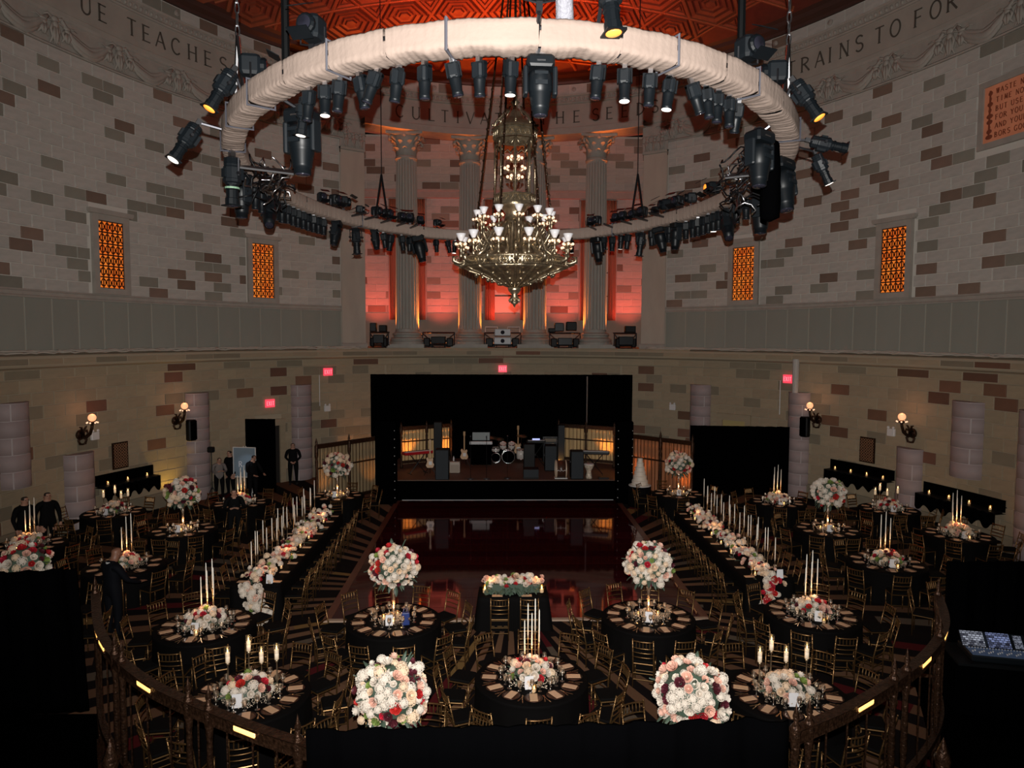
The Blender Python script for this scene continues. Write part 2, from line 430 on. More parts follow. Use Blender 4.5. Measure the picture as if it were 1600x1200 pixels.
for side, sn in ((-1, 'left'), (1, 'right')):
    smid = (S_W1 + S_W2) / 2 + 0.4
    near = wall_piece('wall_%s_upper_near' % sn, side, smid, S_END, 7.7, 15.25, JOINT)
    far = wall_piece('wall_%s_upper_far' % sn, side, S_P1, smid, 7.7, 15.25, JOINT)
    holes = [(s - 0.76, s + 0.76, 7.6, 10.62) for s in (S_W1, S_W2)]
    if side > 0:
        sp = 21.3 + 1.85; holes.append((sp - 1.85, sp + 1.85, 12.05, 14.05)); PLQ = sp
    lay_blocks(lambda s: near if s > smid else far, side, S_P1 + 0.02, S_BLK, 7.70, 15.22, 20, UP, holes, -0.03, rnd)
    # smooth panel band
    pan = wall_piece('wall_%s_panel_band' % sn, side, S_P1, S_END, 5.78, 7.5, PJOINT)
    h = 1.70; s = S_P1 + 0.02
    while s < S_END - 1:
        put('panel', block_mesh(0.96, h, PANEL, 0.045), pan, wp(side, s + 0.48, -0.03, 6.64), (0, 0, wrz(side, s + 0.48))); s += 0.97
    trim(side, S_P1, S_END, [(-0.1, 7.48), (0.05, 7.48), (0.07, 7.53), (0.04, 7.56), (0.04, 7.66), (0.07, 7.68), (0.05, 7.73), (-0.1, 7.73)], TRIM)
    # lower wall
    lw = wall_piece('wall_%s_lower' % sn, side, s_of(5.6, 34.3), S_END, 0.0, 5.0, LJOINT)
    lholes = []
    if side < 0: sd = s_of(10.05, 30.6); lholes.append((sd - 0.62, sd + 0.62, -1, 2.75))
    else: sd = s_of(9.95, 30.7); lholes.append((sd - 0.7, sd + 0.7, -1, 3.0))
    lay_blocks(lambda s: lw, side, s_of(5.7, 34.3), S_BLK, 0.55, 5.0, 11, LW, lholes, -0.03, rnd)
    struct(sweep(MB(), side, S_P1 - 1.5, sd - 0.75, [(-0.1, 0), (0.09, 0), (0.09, 0.48), (0.05, 0.55), (-0.1, 0.55)], 20).build('baseboard_%s_far' % sn, LO_G))
    struct(sweep(MB(), side, sd + 0.75, S_END, [(-0.1, 0), (0.09, 0), (0.09, 0.48), (0.05, 0.55), (-0.1, 0.55)], 40).build('baseboard_%s' % sn, LO_G))
# door openings with casings
def door(i, side, s, w, h, leaf):
    rz = wrz(side, s); p = wp(side, s, 0.0)
    d = struct(put('door_%d' % i, MB().box((0, -0.02, h / 2), (w, 0.03, h)).mesh('door', leaf), None, p, (0, 0, rz)))
    c = MB().box((-w / 2 - 0.13, -0.05, h / 2), (0.26, 0.12, h)).mesh('jamb', LO_L)
    put('jamb', c, d); put('jamb', c, d, (w + 0.26, 0, 0)); put('lintel', MB().box((0, -0.06, h + 0.14), (w + 0.52, 0.14, 0.28)).mesh('lintel', LO_L), d)
    return d
door(1, -1, s_of(10.05, 30.6), 1.0, 2.5, mat('dark_passage', (0.012, 0.009, 0.007), 0.9))
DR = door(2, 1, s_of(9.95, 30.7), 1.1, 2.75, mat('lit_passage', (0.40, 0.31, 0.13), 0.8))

# ledge between the storeys, running right round the hall
def ledge(side, s0, s1, n, far=False):
    body = trim(side, s0, s1, [(-0.2, 4.98), (0.06, 4.98), (0.10, 5.02), (0.10, 5.30), (0.16, 5.34), (0.30, 5.38), (0.34, 5.44), (0.34, 5.66), (0.30, 5.72), (0.06, 5.78), (-0.2, 5.80)], LJOINT, n)
    s = s0
    while s < s1 - 0.1:
        for (o_, z_, h_, sh) in ((0.075, 5.16, 0.28, 0.0), (0.31, 5.55, 0.20, 0.5)):
            w = 1.25; a = s + sh * w; b = min(a + w, s1)
            if b - a < 0.1: continue
            m_ = (a + b) / 2
            k = rnd.choice((0, 0, 0, 0, 1, 1, 2))
            put('stone_block', block_mesh(b - a, h_, LW[k], 0.05), body, wp(side, m_, o_, z_), (0, 0, wrz(side, m_)))
        s += 1.25
    return body
for side in (-1, 1):
    ledge(side, 0.0 if side > 0 else 0.01, S_END, 90)

# frieze of swags, inscription band and crown moulding
def swag_mesh():
    b_ = MB()
    for k in range(3):            # a hanging garland, three strands thick
        pts = [(-0.95 + 1.9 * i / 12, -0.06 - 0.03 * (k == 1), 0.30 - 0.62 * (1 - (2 * i / 12 - 1) ** 2) * (0.72 + 0.18 * k) + 0.02 * sin(i * 5 + k)) for i in range(13)]
        b_.path(pts, [0.05 + 0.06 * sin(pi * i / 12) * (0.7 if k != 1 else 1) + 0.012 * (i % 2) for i in range(13)], 6)
    return b_.mesh('swag', TRIM, True)
def drop_mesh():
    b_ = MB()
    b_.ball((0, -0.08, 0.34), 0.11, 8, 6, (1.1, 0.7, 0.9))
    b_.ball((0, -0.10, 0.18), 0.10, 8, 6, (0.9, 0.7, 1.1))
    for sx in (-1, 1):
        b_.path([(sx * 0.05, -0.05, 0.25), (sx * 0.13, -0.06, 0.0), (sx * 0.07, -0.05, -0.22), (sx * 0.16, -0.04, -0.42)], [0.045, 0.05, 0.045, 0.02], 5)
        b_.path([(sx * 0.06, -0.06, 0.34), (sx * 0.22, -0.07, 0.44), (sx * 0.34, -0.05, 0.36)], [0.05, 0.045, 0.015], 5)
        b_.path([(sx * 0.03, -0.09, 0.1), (sx * 0.05, -0.1, -0.15), (sx * 0.02, -0.08, -0.40)], [0.05, 0.06, 0.03], 5)
    return b_.mesh('figure', TRIM, True)
SWAG, DROP = swag_mesh(), drop_mesh()
EGG = MB().ball((0, -0.03, 0), 0.075, 6, 4, (0.8, 0.7, 1.2)).mesh('egg', TRIM)
for side, sn in ((-1, 'left'), (1, 'right')):
    fr = trim(side, S_P0 - 0.1, S_END, [(-0.35, 15.22), (0.07, 15.22), (0.09, 15.27), (0.02, 15.32), (0.02, 16.14), (0.07, 16.18), (0.10, 16.26), (-0.35, 16.26)], TRIM, 80)
    s = S_P1 + 0.2; i = 0
    while s < S_BLK + 2:
        put('swag', SWAG, fr, wp(side, s + 1.2, 0.04, 15.76), (0, 0, wrz(side, s + 1.2)), (1, 0.8, 1.15))
        [put('figure', DROP, fr, wp(side, s + q_, 0.04, 15.72), (0, 0, wrz(side, s + q_)), (1.15, 0.8, 1.0 if q_ == 0 else .62)) for q_ in (0, -.42, .42)]; s += 2.4
def inscription_band(side, s0, s1, n):
    ib = trim(side, s0, s1, [(-0.35, 16.27), (0.03, 16.27), (0.05, 16.42), (0.02, 16.44), (0.02, 17.50), (0.05, 17.53), (-0.35, 17.53)], mat('inscription_stone', (0.335, 0.30, 0.255), 0.75, noise=(1.3, 0.09)), n)
    trim(side, s0, s1, [(-0.35, 17.54), (0.06, 17.54), (0.10, 17.60), (0.06, 17.64), (0.07, 17.84), (0.14, 17.88), (0.17, 17.95), (-0.35, 17.95)], TRIM, n)
    e = MB(); s = s0 + 0.1
    while s < s1:
        e.T = Matrix.Translation(wp(side, s, 0.08, 17.74)) @ Matrix.Rotation(wrz(side, s), 4, 'Z'); e.ball((0, 0, 0), 0.08, 6, 4, (0.8, 0.8, 1.1)); s += 0.21
    stuff(e.build('egg_moulding', TRIM, ib, True))
    return ib
IB = {sd_: inscription_band(sd_, 0.0, S_END, 80) for sd_ in (-1, 1)}
for side, sn in ((-1, 'left'), (1, 'right')):
    tw = wall_piece('wall_%s_attic' % sn, side, 0.0, S_END, 17.95, 18.45, JOINT, 60)
    lay_blocks(lambda s: tw, side, 0.0, S_BLK, 17.97, 18.43, 1, UP, [], -0.03, rnd)
    s = 1.0
    while s < S_BLK:
        put('rosette', MB().lathe([(0.11, 0), (0.11, 0.03), (0.05, 0.05), (0.0, 0.07)], 8).mesh('rosette', TRIM) if s == 1.0 else bpy.data.meshes['rosette'], tw, wp(side, s, 0.04, 18.2), (pi / 2, 0, wrz(side, s))); s += 2.4
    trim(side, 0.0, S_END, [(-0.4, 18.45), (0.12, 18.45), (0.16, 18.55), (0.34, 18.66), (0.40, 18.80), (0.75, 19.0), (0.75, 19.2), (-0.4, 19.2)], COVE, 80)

# letters cut in the inscription band: capital strokes with serifs
STROKES = {
 'A': [((0, 0), (.5, 1), 0), ((.5, 1), (1, 0), 1), ((.2, .36), (.8, .36), 0)], 'B': [((.1, 0), (.1, 1), 1), 'b'], 'C': ['c'], 'D': [((.1, 0), (.1, 1), 1), 'd'],
 'E': [((.15, 0), (.15, 1), 1), ((.15, .97), (.8, .97), 0), ((.15, .52), (.7, .52), 0), ((.15, .03), (.85, .03), 0)], 'F': [((.15, 0), (.15, 1), 1), ((.15, .97), (.8, .97), 0), ((.15, .52), (.7, .52), 0)],
 'G': ['c', ((.85, .08), (.85, .42), 1)], 'H': [((.1, 0), (.1, 1), 1), ((.9, 0), (.9, 1), 1), ((.1, .52), (.9, .52), 0)], 'I': [((.5, 0), (.5, 1), 1)],
 'K': [((.1, 0), (.1, 1), 1), ((.1, .45), (.85, 1), 0), ((.35, .6), (.95, 0), 1)], 'L': [((.15, 0), (.15, 1), 1), ((.15, .03), (.8, .03), 0)],
 'M': [((.05, 0), (.15, 1), 0), ((.15, 1), (.5, .1), 1), ((.5, .1), (.85, 1), 0), ((.85, 1), (.95, 0), 1)], 'N': [((.1, 0), (.1, 1), 0), ((.1, 1), (.9, 0), 1), ((.9, 0), (.9, 1), 0)],
 'O': ['o'], 'R': [((.1, 0), (.1, 1), 1), 'p', ((.4, .48), (.95, 0), 1)], 'P': [((.1, 0), (.1, 1), 1), 'p'], 'S': ['s'], 'T': [((.5, 0), (.5, 1), 1), ((.05, .97), (.95, .97), 0)],
 'U': [((.1, .3), (.1, 1), 1), ((.9, .3), (.9, 1), 0), 'u'], 'V': [((0, 1), (.5, 0), 1), ((.5, 0), (1, 1), 0)], 'W': [((0, 1), (.27, 0), 1), ((.27, 0), (.5, 1), 0), ((.5, 1), (.75, 0), 1), ((.75, 0), (1, 1), 0)],
 'X': [((.05, 0), (.95, 1), 0), ((.05, 1), (.95, 0), 1)], 'Y': [((.5, 0), (.5, .5), 1), ((.5, .5), (.05, 1), 1), ((.5, .5), (.95, 1), 0)], "'": [((.5, .8), (.5, 1), 1)]}
ARCS = {'c': (.52, .5, .5, .5, 45, 315), 'o': (.5, .5, .5, .5, 0, 360), 'd': (.1, .5, .8, .48, -90, 90), 'p': (.1, .74, .7, .24, -90, 90), 'u': (.5, .3, .4, .3, 180, 360)}
_let = {}
def letter_mesh(ch, h, m, d=0.02, bold=1.0):
    k = (ch, h, m.name)
    if k in _let: return _let[k]
    b_ = MB(); W = h * 0.68
    def bar(p, q, th):
        a = Vector((p[0] * W - W / 2, 0, p[1] * h)); c = Vector((q[0] * W - W / 2, 0, q[1] * h)); dv = c - a; l = dv.length; dv.normalize()
        nrm = Vector((-dv.z, 0, dv.x)) * th / 2
        b_.add([a - nrm, c - nrm, c + nrm, a + nrm] + [v + Vector((0, -d, 0)) for v in (a - nrm, c - nrm, c + nrm, a + nrm)], [(0, 1, 2, 3), (4, 7, 6, 5), (0, 4, 5, 1), (1, 5, 6, 2), (2, 6, 7, 3), (3, 7, 4, 0)])
    def curve(cx, cz, rx, rz, a0, a1):
        nn = max(6, int(abs(a1 - a0) / 22)); P = [(cx + rx * cos(radians(a0 + (a1 - a0) * i / nn)), cz + rz * sin(radians(a0 + (a1 - a0) * i / nn))) for i in range(nn + 1)]
        for i in range(nn): bar(P[i], P[i + 1], h * 0.11 * bold)
    for st in STROKES[ch]:
        if st == 's':
            curve(.5, .75, .36, .24, 30, 270); curve(.5, .26, .38, .25, 90, -150)
        elif st == 'b':
            curve(.1, .75, .62, .23, -90, 90); curve(.1, .26, .75, .25, -90, 90)
        elif isinstance(st, str): curve(*ARCS[st])
        else:
            p, q, thick = st; bar(p, q, h * (0.13 if thick else 0.075) * bold)
            if abs(p[0] - q[0]) < .02:
                for e_ in (p, q):
                    if e_[1] in (0, 1): bar((e_[0] - .14, e_[1] * .97 + .015), (e_[0] + .14, e_[1] * .97 + .015), h * .045 * bold)
    _let[k] = b_.mesh('letter', m)
    return _let[k]
def cut_text(txt, at, h=0.56, z=16.72, off=0.022):
    """one letter per wall position; at = metres from the far middle (right positive)"""
    for ch, x in zip(txt, at):
        side = 1 if x >= 0 else -1
        put('letter', letter_mesh(ch, h, LETTER, 0.02, 0.85), IB[side], wp(side, abs(x), off, z), (0, 0, wrz(side, abs(x))))
cut_text('UETEACHES', (-19.02, -18.38, -17.26, -16.66, -16.1, -15.44, -14.75, -14.06, -13.39))
cut_text('TRAINSTOFOR', (13.73, 14.36, 14.98, 15.42, 16.02, 16.65, 17.46, 18.09, 18.99, 19.61, 20.22))
cut_text('CULTIVATETHESEEDS', (-5.08, -4.3, -3.51, -2.89, -2.26, -1.65, -0.96, -0.27, 0.42, 1.92, 2.73, 3.56, 4.47, 5.16, 5.90, 6.66, 7.36), 0.56, 16.64)
# ---------------- pierced glowing windows
def grille_mat():
    m = bpy.data.materials.new('amber_window_glass'); m.use_nodes = True; nt = m.node_tree; N = nt.nodes; L = nt.links; b = N['Principled BSDF']
    b.inputs['Base Color'].default_value = (0.5, 0.15, 0.02, 1); b.inputs['Roughness'].default_value = 0.4
    tc = N.new('ShaderNodeTexCoord'); nz = N.new('ShaderNodeTexNoise'); nz.inputs['Scale'].default_value = 1.6; L.new(tc.outputs['Object'], nz.inputs['Vector'])
    rp = N.new('ShaderNodeValToRGB'); rp.color_ramp.elements[0].position = 0.3; rp.color_ramp.elements[0].color = (0.85, 0.10, 0.008, 1); rp.color_ramp.elements[1].position = 0.7; rp.color_ramp.elements[1].color = (1.0, 0.26, 0.03, 1)
    L.new(nz.outputs['Fac'], rp.inputs[0]); L.new(rp.outputs[0], b.inputs['Emission Color']); b.inputs['Emission Strength'].default_value = 0.68
    return m
AMB = grille_mat()
GRL = mat('grille_iron', (0.05, 0.018, 0.010), 0.5, 0.3)
def window_meshes():
    fr = MB(); w, h = WIN_W, WIN_Z1 - WIN_Z0
    side_m = MB().box((0, -0.06, 0), (0.20, 0.16, h + 0.40)).mesh('window_jamb', TRIM)
    top_m = MB().box((0, -0.06, 0), (w, 0.16, 0.20)).mesh('window_head', TRIM)
    crown = MB().prism([(-0.80, 0), (0.80, 0), (0.86, 0.08), (0.86, 0.16), (-0.86, 0.16), (-0.86, 0.08)], -0.2).mesh('window_crown', TRIM)
    pane = MB().box((0, -0.02, 0), (w, 0.02, h)).mesh('pane', AMB)
    g = MB()
    for j in range(7): g.box((0, -0.045, -h / 2 + j * h / 6), (w, 0.03, 0.045))
    for i in range(6): g.box((-w / 2 + i * w / 5, -0.045, 0), (0.028, 0.03, h))
    cell = h / 6; cw = w / 5
    for j in range(6):
        for i in range(5):
            cx, cz = -w / 2 + cw * (i + .5), -h / 2 + cell * (j + .5)
            for a in (0, 1):
                g.box((cx, -0.045, cz), (0.02, 0.025, cell * 0.8), R=Matrix.Rotation((a - .5) * 1.0, 3, 'Y'))
            g.box((cx, -0.045, cz + (0.08 if (i + j) % 2 else -0.08)), (cw * 0.8, 0.025, 0.022))
            g.box((cx, -0.045, cz), (0.06, 0.025, 0.06), R=Matrix.Rotation(pi / 4, 3, 'Y'))
    return side_m, top_m, crown, pane, g.mesh('grille', GRL)
WM = window_meshes(); wi = 0
for side in (-1, 1):
    for s in (S_W1, S_W2):
        wi += 1; h = WIN_Z1 - WIN_Z0
        wo = struct(put('window_%d' % wi, WM[3], None, wp(side, s, 0.01, (WIN_Z0 + WIN_Z1) / 2), (0, 0, wrz(side, s))))
        put('grille', WM[4], wo); put('window_jamb', WM[0], wo, (-WIN_W / 2 - 0.10, 0, 0)); put('window_jamb', WM[0], wo, (WIN_W / 2 + 0.10, 0, 0))
        put('window_head', WM[1], wo, (0, 0, h / 2 + 0.10)); put('window_sill', WM[1], wo, (0, 0, -h / 2 - 0.10)); put('window_crown', WM[2], wo, (0, 0, h / 2 + 0.20))
# inscribed plaque on the right wall
PLM = mat('lit_plaque_stone', (0.62, 0.26, 0.15), 0.6, noise=(3, 0.1), em=(1.0, 0.20, 0.06), es=0.045)  # orange light put into the stone as colour and a faint glow
pl = put('wall_plaque', None, None, wp(1, PLQ, 0.0, 13.05), (0, 0, wrz(1, PLQ)))
tag(pl, 'orange lit stone plaque carved with rows of capitals high on the right wall', 'plaque')
put('tablet', MB().box((0, -0.03, 0), (3.3, 0.06, 1.66)).mesh('tablet', PLM), pl)
for z_ in (-0.92, 0.92): put('frame', MB().box((0, -0.05, z_), (3.66, 0.12, 0.18)).mesh('frame', TRIM), pl)
for x_ in (-1.74, 1.74): put('frame', MB().box((x_, -0.05, 0), (0.18, 0.12, 1.66)).mesh('frame', TRIM), pl)
PLL = mat('plaque_letter', (0.22, 0.05, 0.02), 0.8)
for r_, t_ in enumerate(('WASTE NEITHER', 'TIME NOR MONEY', 'BUT USE BOTH', 'FOR YOUR OWN', 'AND YOUR NEIGH', 'BORS GOOD')):
    x = -1.18
    for ch in t_:
        if ch == ' ': x += 0.09; continue
        if x > 1.5: break
        put('letter', letter_mesh(ch, 0.15, PLL, 0.012, 1.15), pl, (x, -0.062, 0.56 - 0.255 * r_)); x += 0.145
orn = MB()
for z_, w_ in ((0.62, 0.16), (0.45, 0.10), (0.3, 0.2), (0.12, 0.12), (-0.05, 0.24), (-0.22, 0.22), (-0.38, 0.08), (-0.5, 0.2), (-0.66, 0.26)): orn.ball((-1.44, -0.06, z_), 0.1, 8, 6, (w_ * 5, 0.2, 0.7))
orn.box((-1.44, -0.065, 0), (0.05, 0.03, 1.4)); orn.build('ornament', PLL, pl)
# ================================================================ COLUMNED ALCOVE AT THE FAR END
AX, ABY = 8.4, 39.6
for side, sn in ((-1, 'left'), (1, 'right')):
    # flat pilaster at the mouth of the alcove
    pz = trim(side, S_P0, S_P1, [(-0.4, 5.8), (0.14, 5.8), (0.14, 14.75), (-0.4, 14.75)], mat('pilaster_stone', (0.40, 0.345, 0.285), 0.7, noise=(2, 0.07, (1, 1, 0.3))), 6)
    trim(side, S_P0 - 0.06, S_P1 + 0.06, [(-0.2, 5.8), (0.22, 5.8), (0.22, 5.98), (0.18, 6.04), (-0.2, 6.04)], TRIM, 4)
    trim(side, S_P0 - 0.03, S_P1 + 0.03, [(-0.2, 14.76), (0.17, 14.76), (0.22, 14.86), (-0.2, 14.86)], TRIM, 4)
    trim(side, S_P0 - .05, S_P1 + .05, [(-.4, 14.86), (.12, 14.86), (.16, 15.24), (-.4, 15.24)], TRIM, 4)
    for q in range(3):
        put('figure', DROP, pz, wp(side, S_P0 + 0.2 + q * 0.36, 0.16, 15.2), (0, 0, wrz(side, S_P0 + 0.5)), 0.8)
def flat_blocks(parent, x0, x1, z0, z1, rows, mats, fn, holes=()):
    h = (z1 - z0) / rows
    for j in range(rows):
        za, zb = z0 + j * h, z0 + (j + 1) * h; x = x0 - (0.5 if j % 2 else 0); prev = 0
        while x < x1:
            k = pick(mats, prev, rnd); prev = k
            for (p, q) in intervals(x0, x1, za, zb, holes):
                a, b = max(x, p), min(x + 1.0, q)
                if b - a > 0.09:
                    loc, rz = fn((a + b) / 2, (za + zb) / 2); put('stone_block', block_mesh(b - a, h, mats[k]), parent, loc, (0, 0, rz))
            x += 1.0
back = struct(MB().box((0, ABY + 0.2, 11.4), (2 * AX + 0.6, 0.4, 11.6)).build('wall_back', JOINT))
WINX = ((-5.2, 0.98), (0.25, 1.25), (5.2, 0.98))
holes = [(x - w, x + w, 7.2, 13.75) for x, w in WINX]
flat_blocks(back, -AX, AX, 7.65, 13.8, 16, UP, lambda x, z: ((x, ABY + 0.03, z), 0), holes)
flat_blocks(back, -AX, AX, 14.3, 17.1, 7, UP, lambda x, z: ((x, ABY + 0.03, z), 0))
struct(MB().box((0, ABY - 0.02, 6.7), (2 * AX, 0.06, 1.84)).build('wall_back_dado', PANEL))
struct(MB().prism([(-AX, 13.82), (AX, 13.82), (AX, 14.26), (-AX, 14.26)], -0.28).build('trim_back_cornice', TRIM)).location = (0, ABY + 0.02, 0)
struct(MB().box((0, ABY - 0.17, 14.22), (2 * AX, 0.30, 0.1)).build('trim_back_cornice_lip', TRIM))
for side, sn in ((-1, 'left'), (1, 'right')):
    y0 = 33.0; ln = ABY - y0
    w_ = struct(MB().box((side * (AX + 0.2), y0 + ln / 2, 11.4), (0.4, ln, 11.6)).build('wall_alcove_%s' % sn, JOINT))
    flat_blocks(w_, 0.3, ln, 7.65, 17.1, 25, UP, lambda x, z: ((side * (AX + 0.03), y0 + x, z), -side * pi / 2))
for side, sn in ((-1, 'left'), (1, 'right')):
    struct(sweep(MB(), side, 0.0, s_of(8.6, 32.4), [(-.4, 17.2), (-5.2, 17.2), (-5.2, 17.45), (-.4, 17.45)], 24).build('ceiling_alcove_%s' % sn, TRIM))
    struct(sweep(MB(), side, 0.0, s_of(8.6, 32.4), [(.28, 5.55), (.28, 5.795), (-5.2, 5.795), (-5.2, 5.55)], 24).build('floor_alcove_%s' % sn, LO_L))
# beam over the columns
for side in (-1, 1):
    trim(side, 0.0, S_P0 + 0.05, [(-0.75, 16.02), (0.40, 16.02), (0.40, 16.30), (-0.75, 16.30)], TRIM, 24)
# low wall under the columns, with its blocks
lwf = struct(sweep(MB(), 1, 0.0, s_of(5.6, 34.3), [(0, 0), (0, 5.0), (-0.35, 5.0), (-0.35, 0)], 20).build('wall_far_right', LJOINT))
lay_blocks(lambda s: lwf, 1, 0.0, s_of(5.6, 34.3), 3.85, 5.0, 3, LW, [], -0.03, rnd)
lwl = struct(sweep(MB(), -1, 0.0, s_of(5.6, 34.3), [(0, 0), (0, 5.0), (-0.35, 5.0), (-0.35, 0)], 20).build('wall_far_left', LJOINT))
lay_blocks(lambda s: lwl, -1, 0.0, s_of(5.6, 34.3), 3.85, 5.0, 3, LW, [], -0.03, rnd)

# tall windows with parted drapes in the back wall
def drape(w, h, folds, amp, m, name='drape', gather=None, th=0.05, nz=10):
    def fn(u, v):
        x = -w / 2 + w * u; k = 1.0
        if gather: k = gather(v); x = x * k + gather(v, True)
        return (x, amp * sin(2 * pi * folds * u) * (0.6 + 0.4 * sin(5 * u + 3 * v)) + 0.3 * amp * sin(2 * pi * folds * 2.3 * u + 1), h * v)
    b_ = MB(); nu = folds * 8
    b_.grid(fn, nu, nz)
    off = len(b_.v); b_.v += [(x, y + th, z) for x, y, z in b_.v]
    b_.f += [tuple(i + off for i in reversed(f)) for f in b_.f[:]]
    U = nu + 1
    edge = [i for i in range(U)] + [j * U + nu for j in range(1, nz + 1)] + [nz * U + i for i in range(nu - 1, -1, -1)] + [j * U for j in range(nz - 1, 0, -1)]
    for a, c in zip(edge, edge[1:] + edge[:1]): b_.f.append((c, a, a + off, c + off))
    return b_.mesh(name, m, True)
WDARK = mat('dim_window_glass', (0.05, 0.02, 0.018), 0.25)
for i, (x, w) in enumerate(WINX):
    wo = struct(put('window_%d' % (5 + i), MB().box((0, 0.03, 3.2), (2 * w - 0.1, 0.04, 6.4)).mesh('pane', WDARK), None, (x, ABY, 7.3)))
    for sx in (-1, 1): put('window_jamb', MB().box((sx * w, -0.05, 3.2), (0.14, 0.14, 6.5)).mesh('window_jamb', TRIM), wo)
    put('window_head', MB().box((0, -0.05, 6.5), (2 * w + 0.14, 0.14, 0.16)).mesh('window_head', TRIM), wo)
    for j in range(1, 5): put('mullion', MB().box((0, 0.0, 1.28 * j), (2 * w - 0.1, 0.05, 0.05)).mesh('mullion', DBRONZE), wo)
    wd = ('left', 'middle', 'right')[i]
    for sx in (-1, 1):
        def gth(v, shift=False, sx=sx, w=w):
            k = 0.45 + 0.55 * max(0, (v - 0.55) / 0.45) ** 1.5
            return sx * w * 0.5 * (1 - k) if shift else k
        o = put('drape', drape(w * 0.98, 6.5, 6, 0.07, REDDR, 'drape', gth), None, (x + sx * w * 0.5, ABY - 0.25, 7.25))
        tag(o, 'parted russet drape on the %s side of the %s alcove window' % ('left' if sx < 0 else 'right', wd), 'drape', 'alcove drapes')

# fluted columns
def shaft_mesh():
    n = 24 * 6; prof = [(0.60, 0), (0.575, 0.06), (0.57, 0.16)] + [(0.57 - 0.075 * (i / 10) ** 1.6, 0.2 + i * 0.808) for i in range(11)] + [(0.50, 8.36), (0.53, 8.40), (0.53, 8.48), (0.50, 8.52)]
    def wob(a, j):
        if j < 3 or j > 13: return 1
        ph = (a / (2 * pi) * 24) % 1.0
        return 1 - 0.075 * sqrt(max(0, 1 - ((ph - .5) / .38) ** 2)) if abs(ph - .5) < .38 else 1
    return MB().lathe(prof, n, wob=wob).mesh('shaft', COLST)
def leaf_mesh():
    b_ = MB()
    def fn(u, v):
        wv = 0.15 * (1 - 0.35 * v) * (1 if v < .8 else 1 - (v - .8) * 3.2) * (1 + 0.14 * sin(v * 30))
        x = (u * 2 - 1) * wv; out = 0.02 + 0.16 * max(0, v - .35) ** 1.6 * 2.2 - abs(u * 2 - 1) * 0.03
        return (x, -out, 0.46 * (v - 0.42 * max(0, v - .7) ** 1.2 * 2))
    b_.grid(fn, 4, 8); k = len(b_.v); b_.v += [(x, y + 0.05, z) for x, y, z in b_.v]; b_.f += [tuple(i + k for i in reversed(f)) for f in b_.f[:]]
    return b_.mesh('acanthus_leaf', COLST, True)
SHAFT, LEAFM = shaft_mesh(), leaf_mesh()
BASEM = MB().lathe([(0.86, 0), (0.86, 0.12), (0.80, 0.14), (0.84, 0.22), (0.80, 0.30), (0.68, 0.34), (0.66, 0.42), (0.72, 0.46), (0.70, 0.54), (0.60, 0.58)], 32).mesh('base', COLST, False)
PLINTH = MB().box((0, 0, 0.09), (1.8, 1.8, 0.18)).mesh('plinth', COLST)
BELL = MB().lathe([(0.50, 0), (0.50, 0.35), (0.56, 0.7), (0.72, 0.96)], 24).mesh('capital', COLST, True)
ab = MB(); pts = []
for q in range(4):
    for u in (-1, -.55, 0, .55, 1):
        a = q * pi / 2; r = 0.86 - 0.14 * (1 - u * u); x, y = r, u * 0.86
        pts.append((x * cos(a) - y * sin(a), x * sin(a) + y * cos(a)))
ab.prism(pts, 0.13, 'z'); ABAC = ab.mesh('abacus', COLST)
vo = MB().path([(0.50, 0, -0.35), (0.66, 0, -0.1), (0.92, 0, 0.06), (1.06, 0, -0.03), (1.04, 0, -0.16), (0.95, 0, -0.15), (0.96, 0, -0.07)], [0.05, 0.06, 0.07, 0.07, 0.06, 0.05, 0.03], 6).mesh('volute', COLST, True)
colk = Kit()
colk.add('plinth', PLINTH); colk.add('base', BASEM, (0, 0, 0.18)); colk.add('shaft', SHAFT, (0, 0, 0.74))
cb = colk.add('capital', BELL, (0, 0, 9.24))
for k in range(8):
    a = k * pi / 4; colk.add('acanthus_leaf', LEAFM, (0.48 * cos(a), 0.48 * sin(a), 0.0), (0, 0, a + pi / 2), 1.05, cb)
    a += pi / 8; colk.add('acanthus_leaf', LEAFM, (0.50 * cos(a), 0.50 * sin(a), 0.30), (0, 0, a + pi / 2), 1.1, cb)
for k in range(4): colk.add('volute', vo, (0, 0, 0.83), (0, 0, pi / 4 + k * pi / 2), 0.95, cb)
for k in range(4): colk.add('flower', bpy.data.meshes['rosette'], (0.80 * cos(k * pi / 2), 0.80 * sin(k * pi / 2), 0.92), (pi / 2, 0, pi / 2 + k * pi / 2), 0.9, cb)
colk.add('abacus', ABAC, (0, 0, 0.94), None, None, cb)
COLS = ((-4.72, 35.35), (-1.69, 36.12), (1.57, 36.14), (4.50, 35.42))
for i, (x, y) in enumerate(COLS):
    colk.spawn('fluted_column', 'grey fluted Corinthian column, %s from the left in the red-lit alcove' % ORD[i], 'column', (x, y, 5.797), 0, 'alcove columns', scale=(1, 1, 0.99))
